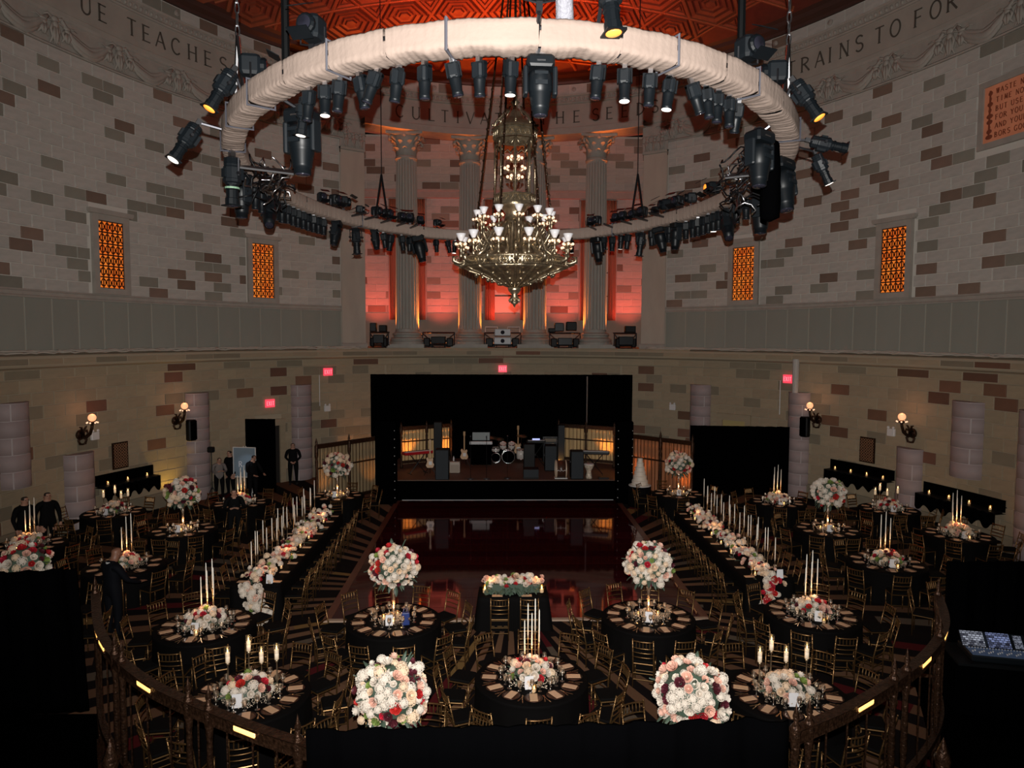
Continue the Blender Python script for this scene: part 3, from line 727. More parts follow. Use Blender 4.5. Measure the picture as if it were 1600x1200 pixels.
# amber uplights hidden behind the columns and red floods along the back wall
UPK = Kit(); UPK.add('housing', MB().box((0, 0, 0.12), (0.3, 0.2, 0.2)).mesh('housing', FIXG)); UPK.add('lens', MB().box((0, 0, 0.225), (0.26, 0.16, 0.01)).mesh('lens', LENS_A))
for i, (x, y) in enumerate(COLS):
    for sx in (-1, 1):
        lx, ly = x + sx * 1.12, y + 0.12
        UPK.spawn('uplight', 'amber uplight on the ledge %s behind the %s alcove column' % ('left' if sx < 0 else 'right', ORD[i]), 'light', (lx, ly, 5.797), 0, 'alcove uplights')
        lamp('amber_uplight', 'SPOT', (lx, ly, 6.08), (x + sx * 0.5, y, 8.0), AMB_W * (1.8 if (i, sx) in ((0, -1), (3, 1)) else 1.0), (1.0, 0.20, 0.025), 0.05, 46, 0.9)
for x in (-6.9, -3.4, 0.0, 3.4, 6.9):
    lamp('red_flood', 'SPOT', (x, ABY - 1.7, 6.2), (x * 0.97, ABY, 10.3), RED_W, (1.0, 0.10, 0.06), 0.2, 84, 0.9)

# ================================================================ CEILING
CA, CB, CZ, CR = EA - 0.45, EB - 0.45, 18.85, 3.0       # shallow oval dome
def dome(x, y): return CZ + CR * (1 - min(1.0, (x / CB) ** 2 + ((y - YC) / CA) ** 2))
def dnorm(x, y): return Vector((2 * CR * x / CB ** 2, 2 * CR * (y - YC) / CA ** 2, 1)).normalized()
def cf(u, v):
    a = 2 * pi * u; r = max(v, .002); x, y = CB * r * cos(a), YC + CA * r * sin(a); return (x, y, dome(x, y))
mb = MB().grid(cf, 96, 24, True); k_ = len(mb.v); mb.v += [(x, y, z + .3) for x, y, z in mb.v]; mb.f += [tuple(i + k_ for i in reversed(f)) for f in mb.f[:]]
ceil_ = struct(mb.build('ceiling', CEIL, None, True))
E1 = 1.12                                     # edge of a coffer
def nested(nc, r0, steps, m):
    """nested frames: (outer factor, inner factor, outer drop, inner drop)"""
    b_ = MB()
    for fo, fi, d0, d1 in steps:
        po = [(r0 * fo * cos(2 * pi * k / nc), r0 * fo * sin(2 * pi * k / nc)) for k in range(nc)]; pi_ = [(r0 * fi * cos(2 * pi * k / nc), r0 * fi * sin(2 * pi * k / nc)) for k in range(nc)]
        vs = [(x, y, 0.08) for x, y in po] + [(x, y, -d0) for x, y in po] + [(x, y, -d1) for x, y in pi_] + [(x, y, 0.08) for x, y in pi_]
        fs = []
        for a in range(3):
            for k in range(nc): fs.append((a * nc + k, a * nc + (k + 1) % nc, (a + 1) * nc + (k + 1) % nc, (a + 1) * nc + k))
        b_.add(vs, fs)
    return b_.mesh('coffer', m)
HEXF = nested(6, E1, [(0.84, 0.70, 0.20, 0.15), (0.60, 0.46, 0.13, 0.10), (0.34, 0.24, 0.10, 0.08), (0.20, 0.0, 0.14, 0.16)], CEILP)
TRIF = nested(3, E1 / sqrt(3), [(0.66, 0.42, 0.16, 0.12), (0.26, 0.0, 0.10, 0.12)], CEILP)
def in_ceil(x, y, k=0.93): return (x / CB) ** 2 + ((y - YC) / CA) ** 2 < k and y > 18.0
def drot(x, y, a): return (dnorm(x, y).to_track_quat('Z', 'Y').to_matrix() @ Matrix.Rotation(0, 3, 'Z')).to_euler() if a is None else (Vector((0, 0, 1)).rotation_difference(dnorm(x, y)).to_matrix() @ Matrix.Rotation(a, 3, 'Z')).to_euler()
X0, Y0 = 0.25, 31.0; H3 = sqrt(3) * E1
for j in range(-8, 4):
    for i in range(-8, 9):
        x = X0 + 2 * E1 * (i + 0.5 * (j % 2)); y = Y0 + H3 * j
        if in_ceil(x, y): put('hexagon_coffer', HEXF, ceil_, (x, y, dome(x, y)), drot(x, y, 0))
        for dx, dyy, rt in ((E1, E1 / sqrt(3), -pi / 2), (E1, -E1 / sqrt(3), pi / 2)):
            tx, ty = x + dx, y + dyy
            if in_ceil(tx, ty): put('triangle_coffer', TRIF, ceil_, (tx, ty, dome(tx, ty)), drot(tx, ty, rt))
for fam in range(3):
    a = fam * pi / 3; d = Vector((cos(a), sin(a), 0)); nn = Vector((-sin(a), cos(a), 0))
    for k in range(-16, 14):
        c = Vector((X0, Y0, 0)) + nn * (H3 * (k + 0.5))
        ts = [t * 0.25 for t in range(-100, 101) if in_ceil(*(c + d * t * 0.25).xy, 0.98)]
        if len(ts) < 4: continue
        t0, t1 = ts[0], ts[-1]; n_ = max(2, int((t1 - t0) / .8))
        pr = ((-.07, .05), (-.07, -.17), (-.03, -.20), (.03, -.20), (.07, -.17), (.07, .05))
        def rf_(u, v):
            p = c + d * (t0 + (t1 - t0) * u); q = pr[int(round(v * 6)) % 6]; nz = dnorm(p.x, p.y); return p + nn * q[0] + Vector((0, 0, dome(p.x, p.y))) + nz * (q[1] + .003 * fam)
        MB().grid(rf_, n_, 6, False, True).build('rib', CEILR, ceil_)
# ================================================================ TRUSS RING AND ITS LIGHTS
RX, RY, RA, RB, RZ0, RH, RD = -0.12, 16.0, 7.9, 5.28, 9.47, 0.31, 0.36
def rp(deg, off=0.0, z=0.0):
    """point on the ring (270 = nearest the camera, 0 = right), off metres outward from its outer face line"""
    a = radians(deg); nx, ny = cos(a) / RB, sin(a) / RA; l = math.hypot(nx, ny)
    return Vector((RX + RB * cos(a) + off * nx / l, RY + RA * sin(a) + off * ny / l, z))
def r_out(deg):
    a = radians(deg); return atan2(sin(a) / RA, cos(a) / RB)        # heading of the outward normal
ring = thing('truss_ring', 'oval lighting truss wrapped in blush fabric hanging round the chandelier', 'truss', (RX, RY, RZ0))
def fabric_panel(d0, d1, seed):
    rr_ = random.Random(seed); n = max(12, int((d1 - d0) * 5)); ph = [rr_.uniform(0, 6.28) for _ in range(6)]; tilt = rr_.uniform(-.5, .5)
    prof = []
    hw, hh = RD / 2, RH / 2; c = 0.03
    for (x, z) in ((hw, -hh + c), (hw, -hh * .5), (hw, 0), (hw, hh * .5), (hw, hh - c), (hw - c, hh), (0, hh), (-hw + c, hh), (-hw, hh - c), (-hw, 0), (-hw, -hh + c), (-hw + c, -hh), (-hw * .3, -hh - 0.012), (hw * .4, -hh - 0.012), (hw - c, -hh)): prof.append((x, z))
    m = len(prof); P = Vector((RX, RY, RZ0))
    def fn(u, v):
        k = int(round(v * m)) % m; x, z = prof[k]; d = d0 + (d1 - d0) * u
        w = 0.0018 * sin(u * n * 0.8 + tilt * k + ph[0] + 3 * sin(u * 7)) + 0.0018 * sin(u * n * 1.7 - tilt * 1.6 * k + ph[1] + 4 * sin(u * 5)) + 0.004 * sin(u * 9 + 0.3 * k + ph[2])
        sg = 1 + 0.08 * sin(pi * min(1, u * 1.0)) * 0
        wf = 0.45 * w
        return rp(d, x + (wf if x > 0 else -wf), RZ0 + RH / 2 + z + (w if z > 0 else -w * 2.4)) - P
    return MB().grid(fn, n, m, False, True).build('fabric_wrap', FABRIC, ring, True)
cuts = [4, 26, 50, 74, 96, 120, 143, 165, 188, 207, 219, 229, 238, 246, 254, 261.5, 272, 281.5, 289, 297, 304, 312, 325, 344, 364]
for i in range(len(cuts) - 1): fabric_panel(cuts[i] + 0.15, cuts[i + 1] - 0.15, i)
STRAP = mat('webbing_strap', (0.10, 0.10, 0.12), 0.5)
def strap(d):
    P = Vector((RX, RY, RZ0)); pts = [rp(d, x, RZ0 + RH / 2 + z) - P for x, z in ((RD / 2 + .012, -RH / 2 - .02), (RD / 2 + .012, RH / 2 + .012), (-RD / 2 - .012, RH / 2 + .012), (-RD / 2 - .012, -RH / 2 - .02))]
    MB().path(pts, 0.018, 4, closed=True).build('strap', STRAP, ring)
for d in (4, 50, 96, 143, 188, 207, 219, 229, 246, 261.5, 289, 304, 325, 344): strap(d)
# steel tubes inside the wrap
for z_ in (0.04, RH - 0.04):
    MB().path([rp(d * 3, 0, z_ + RZ0) - Vector((RX, RY, RZ0)) for d in range(120)], 0.025, 5, closed=True).build('chord_tube', DSTEEL, ring)
# short outrigger bars on the far side
for d in (146, 141, 135, 129, 124, 38, 44, 51, 57, 32):
    P = Vector((RX, RY, RZ0)); a = rp(d, 0.1, RZ0 + 0.20) - P; b = rp(d + (4 if d > 90 else -4), -0.85, RZ0 + 0.20) - P
    MB().tube(a, b, 0.03, None, 6).build('outrigger_bar', DSTEEL, ring)

# --- fixture kinds: hang from z = 0 downwards, lens end downwards/forwards (-y is outward face)
def kit_small():
    k = Kit()
    k.add('clamp', MB().box((0, 0, -0.03), (0.07, 0.08, 0.10)).mesh('clamp', STEEL))
    yk = MB(); yk.box((0, 0, -0.10), (0.23, 0.09, 0.05)); yk.box((-0.105, 0, -0.19), (0.02, 0.07, 0.20)); yk.box((0.105, 0, -0.19), (0.02, 0.07, 0.20))
    k.add('yoke', yk.mesh('yoke', FIX))
    hd = k.add('head', MB().cham((0, 0, -0.20), (0.18, 0.20, 0.22), 0.03).mesh('head', FIX2))
    k.add('barrel', MB().lathe([(0.088, -0.28), (0.092, -0.34), (0.078, -0.50), (0.086, -0.52), (0.086, -0.56)], 14).mesh('barrel', FIX, True), None, None, None, hd)
    k.add('fin', MB().box((0.04, -0.105, -0.20), (0.03, 0.02, 0.20)).mesh('fin', FIX2), None, None, None, hd)
    return k, hd
SM, smh = kit_small()
def with_lens(kit, parent, z, r, m):
    k = Kit(); k.p = list(kit.p); k.add('lens', MB().lathe([(r, z), (r * .95, z - 0.008), (0.0, z - 0.012)], 12).mesh('lens', m, True), None, None, None, parent); return k
SM_D, SM_W = with_lens(SM, smh, -0.56, 0.076, LENS_D), with_lens(SM, smh, -0.56, 0.078, LENS_W)
def kit_profile(m_lens):
    k = Kit()
    k.add('clamp', MB().box((0, 0, -0.03), (0.08, 0.09, 0.11)).mesh('clamp', STEEL))
    yk = MB().path([(-0.19, 0, -0.42), (-0.19, 0, -0.14), (0, 0, -0.09), (0.19, 0, -0.14), (0.19, 0, -0.42)], 0.016, 4)
    k.add('yoke', yk.mesh('yoke', DSTEEL))
    b = k.add('body', MB().lathe([(0.07, -0.10), (0.125, -0.12), (0.14, -0.15), (0.125, -0.16), (0.14, -0.19), (0.125, -0.20), (0.14, -0.23), (0.13, -0.25), (0.145, -0.28), (0.145, -0.46), (0.155, -0.47), (0.155, -0.52), (0.12, -0.54), (0.115, -0.56)], 10).box((0, 0.13, -0.36), (0.12, 0.10, 0.2)).box((0, -0.13, -0.38), (0.10, 0.08, 0.14)).mesh('body', FIX2))
    k.add('barrel', MB().lathe([(0.10, -0.54), (0.10, -0.60), (0.115, -0.61), (0.115, -0.64), (0.10, -0.65), (0.10, -0.78), (0.115, -0.79), (0.115, -0.90)], 12).mesh('barrel', FIX), None, None, None, b)
    k.add('gel_frame', MB().box((0, 0, -0.905), (0.26, 0.26, 0.02)).mesh('gel_frame', FIX), None, None, None, b)
    k.add('lens', MB().lathe([(0.105, -0.915), (0.09, -0.925), (0.0, -0.935)], 14).mesh('lens', m_lens, True), None, None, None, b)
    for s in (-1, 1): k.add('knob', MB().tube((s * 0.16, 0, -0.38), (s * 0.23, 0, -0.38), 0.03, None, 8).mesh('knob', DSTEEL))
    return k
PR_A, PR_D, PR_W = kit_profile(LENS_A), kit_profile(LENS_D), kit_profile(LENS_W)
def kit_mover():
    k = Kit()
    k.add('clamp', MB().box((0, 0, 0.02), (0.16, 0.12, 0.10)).mesh('clamp', STEEL))
    k.add('base', MB().cham((0, 0, -0.12), (0.46, 0.36, 0.20), 0.04).mesh('base', FIX))
    for s in (-1, 1): k.add('yoke_arm', MB().cham((s * 0.245, 0, -0.42), (0.075, 0.22, 0.46), 0.025).mesh('yoke_arm', FIX2))
    h = k.add('head', MB().lathe([(0.12, -0.26), (0.19, -0.28), (0.20, -0.36), (0.20, -0.58), (0.185, -0.60), (0.185, -0.64), (0.15, -0.84), (0.15, -0.88), (0.13, -0.89), (0.13, -0.98)], 18).mesh('head', FIX, True))
    k.add('vent', MB().box((0, -0.19, -0.34), (0.22, 0.04, 0.05)).mesh('vent', FIX2), None, None, None, h)
    k.add('vent', MB().box((0, -0.205, -0.50), (0.20, 0.03, 0.07)).mesh('vent', FIX2), None, None, None, h)
    k.add('badge', MB().box((0, -0.183, -0.130), (0.14, 0.01, 0.02)).mesh('badge', STEEL))
    k.add('lens', MB().lathe([(0.12, -0.98), (0.1, -0.995), (0.0, -1.0)], 14).mesh('lens', LENS_D, True), None, None, None, h)
    return k
MV = kit_mover()
def kit_fresnel(m_lens):
    """stands on top of the truss: origin at its foot, lens towards -y"""
    k = Kit()
    k.add('clamp', MB().box((0, 0, 0.05), (0.08, 0.09, 0.12)).mesh('clamp', DSTEEL))
    k.add('yoke', MB().path([(-0.19, 0, 0.34), (-0.19, 0, 0.14), (0, 0, 0.10), (0.19, 0, 0.14), (0.19, 0, 0.34)], 0.016, 4).mesh('yoke', DSTEEL))
    b = k.add('body', MB().cham((0, 0.02, 0.34), (0.30, 0.34, 0.32), 0.05).mesh('body', FIX2))
    kk = MB(); kk.T = Matrix.Translation((0, -0.14, 0.34)) @ Matrix.Rotation(pi / 2, 4, 'X'); kk.lathe([(0.14, 0), (0.145, 0.06), (0.12, 0.09)], 14); k.add('snoot', kk.mesh('snoot', FIX), None, None, None, b)
    kk = MB(); kk.T = Matrix.Translation((0, -0.21, 0.34)) @ Matrix.Rotation(pi / 2, 4, 'X'); kk.lathe([(0.12, 0), (0.1, 0.02), (0, 0.03)], 14); k.add('lens', kk.mesh('lens', m_lens, True), None, None, None, b)
    for q in range(2):
        kk = MB(); kk.box((0, -0.34, 0.34 + (0.19 if q else -0.19)), (0.32, 0.22, 0.012), R=Matrix.Rotation((0.45 if q else -0.45), 3, 'X')); k.add('barn_door', kk.mesh('barn_door', FIX), None, None, None, b)
    return k
FR_D, FR_A = kit_fresnel(LENS_D), kit_fresnel(LENS_A)
def hang(kit, name, label, deg, off, z, tilt=0.0, roll=0.0, turn=0.0, scale=1.0, group=None, flip=False):
    """hang a fixture on the ring at deg; tilt swings its lower end outward"""
    h = r_out(deg) + pi / 2 + turn
    M = Matrix.Rotation(h, 4, 'Z') @ Matrix.Rotation(roll, 4, 'Y') @ Matrix.Rotation(-tilt, 4, 'X')
    p = rp(deg, off, z)
    o = kit.spawn(name, label, 'stage light', p, 0, group, M.to_euler(), scale)
    if abs(off) > 0.22 or z > RZ0 + RH + 0.2:          # a short arm back to the truss
        q = rp(deg, 0, RZ0 + RH * .4); w = (Matrix.Translation(p) @ M).inverted() @ q / scale
        put('bracket_arm', MB().tube((0, 0, -0.03), w, 0.028, None, 6).mesh('bracket_arm', DSTEEL), o)
    return o
# near arc, under the inner edge: a row of small profile heads
NEAR = [(485, 239.5, 0), (508, 242.5, 1), (533, 245.25, 0), (560, 248.25, 0), (592, 251.25, 0), (625, 254.25, 0), (665, 257.75, 0), (705, 261.25, 0), (750, 264.75, 0), (797, 268.75, 1),
        (935, 280.0, 0), (977, 283.5, 1), (1017, 287.25, 0), (1047, 290.5, 1), (1077, 293.75, 0), (1103, 296.75, 0), (1122, 299.25, 0), (1140, 302.0, 0), (1153, 304.25, 0)]
rf = random.Random(5)
tl = (0.1, 0.0, 0.1, -0.15, 0.35, 0.1, 0.0, -0.2, 0.05, 0.0, 0.1, 0.0, 0.05, 0.1, -0.4, 0.1, 0.1, 0.1, -0.3)
for i, (x, d, lit) in enumerate(NEAR):
    hang(SM_W if lit else SM_D, 'spotlight', 'small black spotlight%s, %s from left under the near arc' % (' with a lit lens' if lit else '', ORD[i]), d, -0.10, RZ0 - 0.0,
         rf.uniform(-0.1, 0.12), tl[i] * 0.9, rf.uniform(-0.8, 0.8), 0.76, 'spotlights under the near arc')
hang(MV, 'moving_head_light', 'large black moving head light hanging front and centre under the near arc', 272.2, 0.02, RZ0 - 0.05, 0.05, 0, 0, 0.66)
hang(MV, 'moving_head_light', 'big black moving head light hanging at the left bend of the truss', 231.5, -0.45, RZ0 - 0.02, 0.0, 0, 0.5, 0.9)
hang(MV, 'moving_head_light', 'big black moving head light hanging at the right bend of the truss', 318, -0.30, RZ0 - 0.05, 0.1, 0.1, -0.5, 0.85)
hang(MV, 'moving_head_light', 'second black moving head light at the right bend, lower and further out', 334, -0.10, RZ0 - 0.05, 0.25, 0.1, -0.7, 0.95)
hang(PR_W, 'profile_light', 'amber profile light clamped to the left bend beside the moving head', 237.2, -0.2, RZ0, 0.1, 0.1, 0, 0.6)
# profile lights outside and above the ring
hang(PR_A, 'profile_light', 'black profile light with amber lens hanging outside the upper left bend', 223.5, 0.16, RZ0 + 0.66, 0.5, 0.1, 0.2, 0.8)
hang(PR_W, 'profile_light', 'black profile light reaching furthest left of the truss, tilted out', 212, 0.50, RZ0 + 0.24, 0.55, 0.0, 0.3, 0.85)
gb = hang(PR_D, 'profile_light', 'charcoal profile light with pale green band hanging straight down at the left', 207, 0.02, RZ0 - 0.02, 0, 0.02, 0.6, 1.0)
put('band', MB().lathe([(.118, -.60), (.122, -.60), (.122, -.63), (.118, -.63)], 14, cap=False).mesh('band', mat('pale_green_tape', (.25, .42, .28), .5)), gb)
hang(PR_A, 'profile_light', 'black profile light with amber lens hanging in front of the top arc right of centre', 279.0, 0.30, RZ0 + 0.88, 0.10, -0.08, 0, 0.85)
hang(PR_A, 'profile_light', 'black profile light with amber lens hanging outside the upper right bend', 317.0, 0.16, RZ0 + 0.62, 0.55, -0.1, -0.2, 0.8)
hang(PR_W, 'profile_light', 'charcoal profile light sticking out sideways at the right, upper of two', 329, 0.28, RZ0 + 0.10, 1.35, 0.0, 0.3, 0.72)
hang(PR_W, 'profile_light', 'black profile light pointing down and right below the sideways charcoal one', 331, 0.42, RZ0 - 0.02, 0.45, 0.0, 0.3, 0.66)
# lights standing on top
TOPS = [(226, 0.0, FR_D, 'black fresnel with barn doors standing on the upper left bend', 2.7), (241.5, 0.0, FR_D, 'black box light standing on the left shoulder of the truss', 0.4), (271.8, 0.25, FR_D, 'black fresnel on top of the near arc just right of centre', 0.0),
        (304.5, 0.0, FR_D, 'black box light standing on the right shoulder of the truss', -0.4), (314, 0.0, FR_D, 'black fresnel with barn doors standing on the upper right bend', -2.7)]
for d, off, kt, lab, tn in TOPS: hang(kt, 'fresnel_light', lab, d, off, RZ0 + RH + 0.02, 0, 0, tn, 0.85)
# the two packed banks of small heads on the sides
LB = [185.75, 182.25, 179, 175.5, 172.75, 170.25, 168, 166, 163.75, 161.75, 159.75, 157.75, 155.75]
RBK = [24.5, 22, 20, 18, 16, 14, 12, 8.75, 4.5, 0.25]
for i, d in enumerate(LB):
    hang(SM_D, 'spotlight', 'narrow black spotlight, %s from the camera in the packed left bank' % ORD[i], d, 0.0, RZ0 + 0.02, 0.0, 0.04, 0.8 + rf.uniform(-.2, .2), 0.92 if d > 172 else 0.85, 'packed left bank of spotlights')
for i, d in enumerate(reversed(RBK)):
    hang(SM_W if i in (2, 4) else SM_D, 'spotlight', 'narrow black spotlight, %s from the camera in the packed right bank' % ORD[i], d, 0.0, RZ0 + 0.02, 0.0, -0.04, -0.8 + rf.uniform(-.2, .2), 0.92, 'packed right bank of spotlights')
hang(MV, 'moving_head_light', 'tall black moving head at the left end of the packed bank', 193, 0.05, RZ0, 0, 0.03, 0.7, 0.85)
hang(MV, 'moving_head_light', 'slanting black moving head below the packed left bank', 176.5, 0.1, RZ0 - 0.15, 0.2, -0.75, 0.6, 0.8)
hang(MV, 'moving_head_light', 'slanting black moving head below the packed right bank', 10.5, 0.1, RZ0 - 0.15, 0.2, 0.6, -0.6, 0.8)
hang(MV, 'moving_head_light', 'tall black moving head at the right end of the packed bank', -6, 0.05, RZ0, 0, 0.0, -0.7, 0.95)
# far arc: hanging heads
FARH = [(150.5, 'm', 0.72), (143.75, 'p', 0.9), (136.75, 'm', 0.62), (133.5, 's', 0.9), (130.5, 's', 1), (127, 's', .9), (124, 's', .9), (121.5, 'm', 0.85), (114.5, 's', .8), (110.5, 's', .8), (107.5, 'w', .8), (104.5, 'w', .75),
        (66, 'w', .8), (57.0, 'm', 0.8), (54.25, 's', .8), (51.25, 's', .9), (48.0, 'w', .85), (45.5, 's', .9), (42.0, 's', .9), (40.5, 'p', 0.85), (37.2, 's', .9), (34.75, 'm', 0.75), (30.75, 's', .9), (28.0, 'm', 0.75)]
for i, (d, kd, sc) in enumerate(FARH):
    kt = {'m': MV, 'p': PR_D, 's': SM_D, 'w': SM_W}[kd]; nm = {'m': 'moving_head_light', 'p': 'profile_light'}.get(kd, 'spotlight')
    hang(kt, nm, '%s, %s from left under the far arc' % ({'m': 'long black moving head', 'p': 'slanting black profile light', 's': 'small black spotlight', 'w': 'small black spotlight with lit lens'}[kd], ORD[i]),
         d, 0.0, RZ0 + 0.02, rf.uniform(-.15, .15), rf.uniform(-.25, .25), rf.uniform(-.6, .6), sc, 'lights under the far arc')
FART = [(155, .8, 'd'), (150, .95, 'p'), (147.0, 1.0, 'd'), (141, .7, 'd'), (135, .9, 'p'), (131, .9, 'd'), (126, .85, 'p'), (123, .9, 'd'), (119.5, .8, 'd'), (113.5, .7, 'd'),
        (60, .8, 'd'), (57.5, .8, 'd'), (51, .8, 'p'), (48.5, .85, 'p'), (45, .8, 'd'), (41.5, .9, 'd'), (37, .7, 'd'), (33.5, 1.0, 'd'), (29, 1.0, 'd'), (24, .9, 'd'), (16, 1.05, 'a')]
for i, (d, sc, kd) in enumerate(FART):
    kt = FR_A if kd == 'a' else FR_D
    hang(kt, 'fresnel_light', 'black %s standing on the far arc, %s from left' % ('fresnel with amber lens' if kd == 'a' else 'flood light', ORD[i]), d, 0.1, RZ0 + RH + 0.01, 0, 0, rf.uniform(2.2, 4.0), sc * 0.86, 'lights on top of the far arc')

# tangled cable bundles on both bends
def tangle(n, c, ext, rr_, seed, name, label):
    rn = random.Random(seed); o = thing(name, label, 'cable', c)
    for k in range(n):
        p = Vector((rn.uniform(-1, 1) * ext[0], rn.uniform(-1, 1) * ext[1], rn.uniform(-1, 1) * ext[2])); pts = [p]
        d = Vector((rn.uniform(-1, 1), rn.uniform(-1, 1), rn.uniform(-1, 1)))
        for i in range(9):
            d = (d * .7 + Vector((rn.uniform(-1, 1), rn.uniform(-1, 1), rn.uniform(-1, 1))) * .8 - p * 0.5).normalized(); p = p + d * 0.13; pts.append(p.copy())
        MB().path(pts, rr_, 5).build('cable_loop', CABLE if k % 5 else STEEL, o, True)
tangle(26, rp(196, -0.5, RZ0 - 0.15), (0.35, 1.0, 0.32), 0.016, 1, 'cable_bundle', 'tangle of black cables on the left side of the truss')
tangle(26, rp(338, -0.75, RZ0 - 0.25), (0.30, 1.0, 0.35), 0.016, 2, 'cable_bundle', 'tangle of black cables on the right side of the truss')
# black cloth-covered motor bag hanging at the right bend
b_ = MB().lathe([(0.02, 0.0), (0.12, -0.08), (0.15, -0.5), (0.16, -1.0), (0.14, -1.25), (0.02, -1.3)], 12, wob=lambda a, j: 1 + 0.08 * sin(5 * a + j))
tag(put('cable_sock', b_.mesh('cable_sock', BLACK, True), None, rp(324, -0.22, RZ0 + 0.02)), 'long black cable sock hanging inside the right bend of the truss', 'bag')
for sd_, c0, nm in ((1, 200, 'left'), (-1, 340, 'right')):
    for q in range(3):
        o = MB().path([rp(c0 + sd_ * (q * 4), -1.0, RZ0 - 0.1 - q * 0.12), rp(c0 + sd_ * (q * 4), -0.1, RZ0 - 0.06 - q * 0.12)], 0.03, 6).build('rigging_pipe', STEEL)
        tag(o, 'short steel rigging pipe at the %s bend of the truss, %s from the top' % (nm, ORD[q]), 'pipe', 'rigging pipes')
# hoist chains, masts and slings that carry the truss
def chain(p, q, label, r=0.018):
    o = thing('hoist_chain', label, 'chain', q); v = Vector(p) - Vector(q); n = int(v.length / 0.16)
    lk = MB().path([(0.03 * cos(a), 0, 0.095 * sin(a)) for a in [2 * pi * k / 8 for k in range(8)]], 0.012, 4, closed=True).mesh('chain_link', STEEL)
    for k in range(min(n, 70)): put('chain_link', lk, o, v * ((k + .5) / n), (0, 0, pi / 2 * (k % 2)))
    return o
for d, nm in ((221, 'upper left bend'), (319.5, 'upper right bend')):
    t_ = rp(d, 0.05, RZ0 + RH + 0.9); chain(t_ + Vector((0, 0, 8.6)), t_, 'thin steel hoist chain above the %s of the truss' % nm)
    for q, dd in enumerate((-3, 3)):
        o = MB().path([t_, rp(d + dd, 0.05, RZ0 + RH - 0.1)], 0.028, 6).build('steel_sling', STEEL); tag(o, 'grey steel sling, %s of the pair below the %s chain' % (('left', 'right')[q], nm.split()[1]), 'sling', 'truss slings')
for d, nm in ((229, 'left'), (310, 'right')):
    p = rp(d, -0.35, 0); tag(MB().tube((p.x, p.y, RZ0 + 0.2), (p.x, p.y, 19.6), 0.055, None, 8).build('drop_pole', FIXG), 'black vertical drop pole at the %s bend of the truss' % nm, 'pole')
p = rp(275.2, 0.0, 0)
o = MB().path([(p.x, p.y, RZ0 + RH), (p.x - 0.02, p.y, RZ0 + 1.0), (p.x + 0.03, p.y, 19.6)], [0.10, 0.09, 0.08], 8).build('wrapped_hoist', mat('grey_wrap', (0.30, 0.30, 0.34), 0.6, bump=(25, 0.8, 0.03)), None, True)
tag(o, 'grey wrapped hoist line rising above the middle of the near arc', 'hoist')
for d, nm in ((134, 'left'), (42.5, 'right')):
    t_ = rp(d, 0, RZ0 + RH + 1.35); tag(MB().tube(t_, t_ + Vector((0, 0, 8.4)), 0.014, None, 5).build('suspension_cable', CABLE), 'thin dark suspension cable above the %s far part of the truss' % nm, 'cable')
    for q, dd in enumerate((-2.5, 2.5)):
        o = MB().path([t_, rp(d + dd, 0, RZ0 + RH - 0.05)], 0.03, 5).build('black_sling', CABLE); tag(o, 'black sling, %s of the pair over the %s far part of the truss' % (('right', 'left')[q], nm), 'sling', 'truss slings')

# ================================================================ CHANDELIER
CHX, CHY = 0.02, 16.0
ch = thing('chandelier', 'huge bronze chandelier with a lantern cage and white glass cups', 'chandelier', (CHX, CHY, 0))
CUPM = mat('opal_glass_cup', (0.80, 0.78, 0.80), 0.35, em=(1.0, 0.95, 0.95), es=0.10)
MB().lathe([(0.0, 6.98), (0.03, 7.05), (0.09, 7.10), (0.05, 7.16), (0.10, 7.20), (0.06, 7.28), (0.13, 7.36), (0.15, 7.42), (0.10, 7.46)], 14).build('finial', BRONZE, ch, True)
lf_ = MB().path([(0, 0, 0), (0.06, 0, 0.05), (0.12, 0, -0.02), (0.10, 0, -0.07)], [0.03, 0.035, 0.02, 0.008], 5).mesh('finial_leaf', BRONZE, True)
for k in range(8): put('finial_leaf', lf_, ch, (0, 0, 7.17), (0, 0, k * pi / 4))
MB().lathe([(0.10, 7.45), (0.30, 7.55), (0.52, 7.70), (0.78, 7.84), (0.98, 7.92), (1.08, 7.98), (1.05, 8.02)], 64, wob=lambda a, j: 1 + 0.02 * sin(16 * a) * (j > 0)).build('basin', BRONZE, ch, True)
rb = MB().path([(0.14, 0, 7.46), (0.42, 0, 7.60), (0.70, 0, 7.78), (0.99, 0, 7.91), (1.10, 0, 8.0)], [0.03, 0.032, 0.034, 0.036, 0.03], 6).mesh('basin_rib', BRONZE, True)
for k in range(16): put('basin_rib', rb, ch, None, (0, 0, 2 * pi * k / 16))
pb = MB().ball((0.86, 0, 7.78), 0.05, 6, 5).ball((0.60, 0, 7.64), 0.05, 6, 5).ball((0.36, 0, 7.53), 0.04, 6, 5).mesh('basin_boss', BRONZE, True)
for k in range(16): put('basin_boss', pb, ch, None, (0, 0, 2 * pi * (k + .5) / 16))
MB().lathe([(1.02, 7.98), (1.14, 8.00), (1.16, 8.04), (1.12, 8.06), (1.14, 8.20), (1.18, 8.23), (1.16, 8.27), (1.0, 8.28), (0.5, 8.24)], 48).build('rim_band', BRONZE, ch, True)
bd = MB(); 
for k in range(96): bd.ball((1.17 * cos(2 * pi * k / 96), 1.17 * sin(2 * pi * k / 96), 8.02), 0.026, 5, 4)
stuff(bd.build('bead_row', BRONZE, ch))
md = MB().path([(0.085 * cos(2 * pi * k / 12), 0, 0.085 * sin(2 * pi * k / 12)) for k in range(12)], 0.018, 5, closed=True).ball((0, 0, 0), 0.04, 8, 6).mesh('medallion', BRONZE, True)
gm = MB()
for q in range(4): gm.box((-0.13 + 0.085 * q, 0, 0.03), (0.03, 0.03, 0.04)); gm.box((-0.13 + 0.085 * q, 0, -0.03), (0.03, 0.03, 0.04))
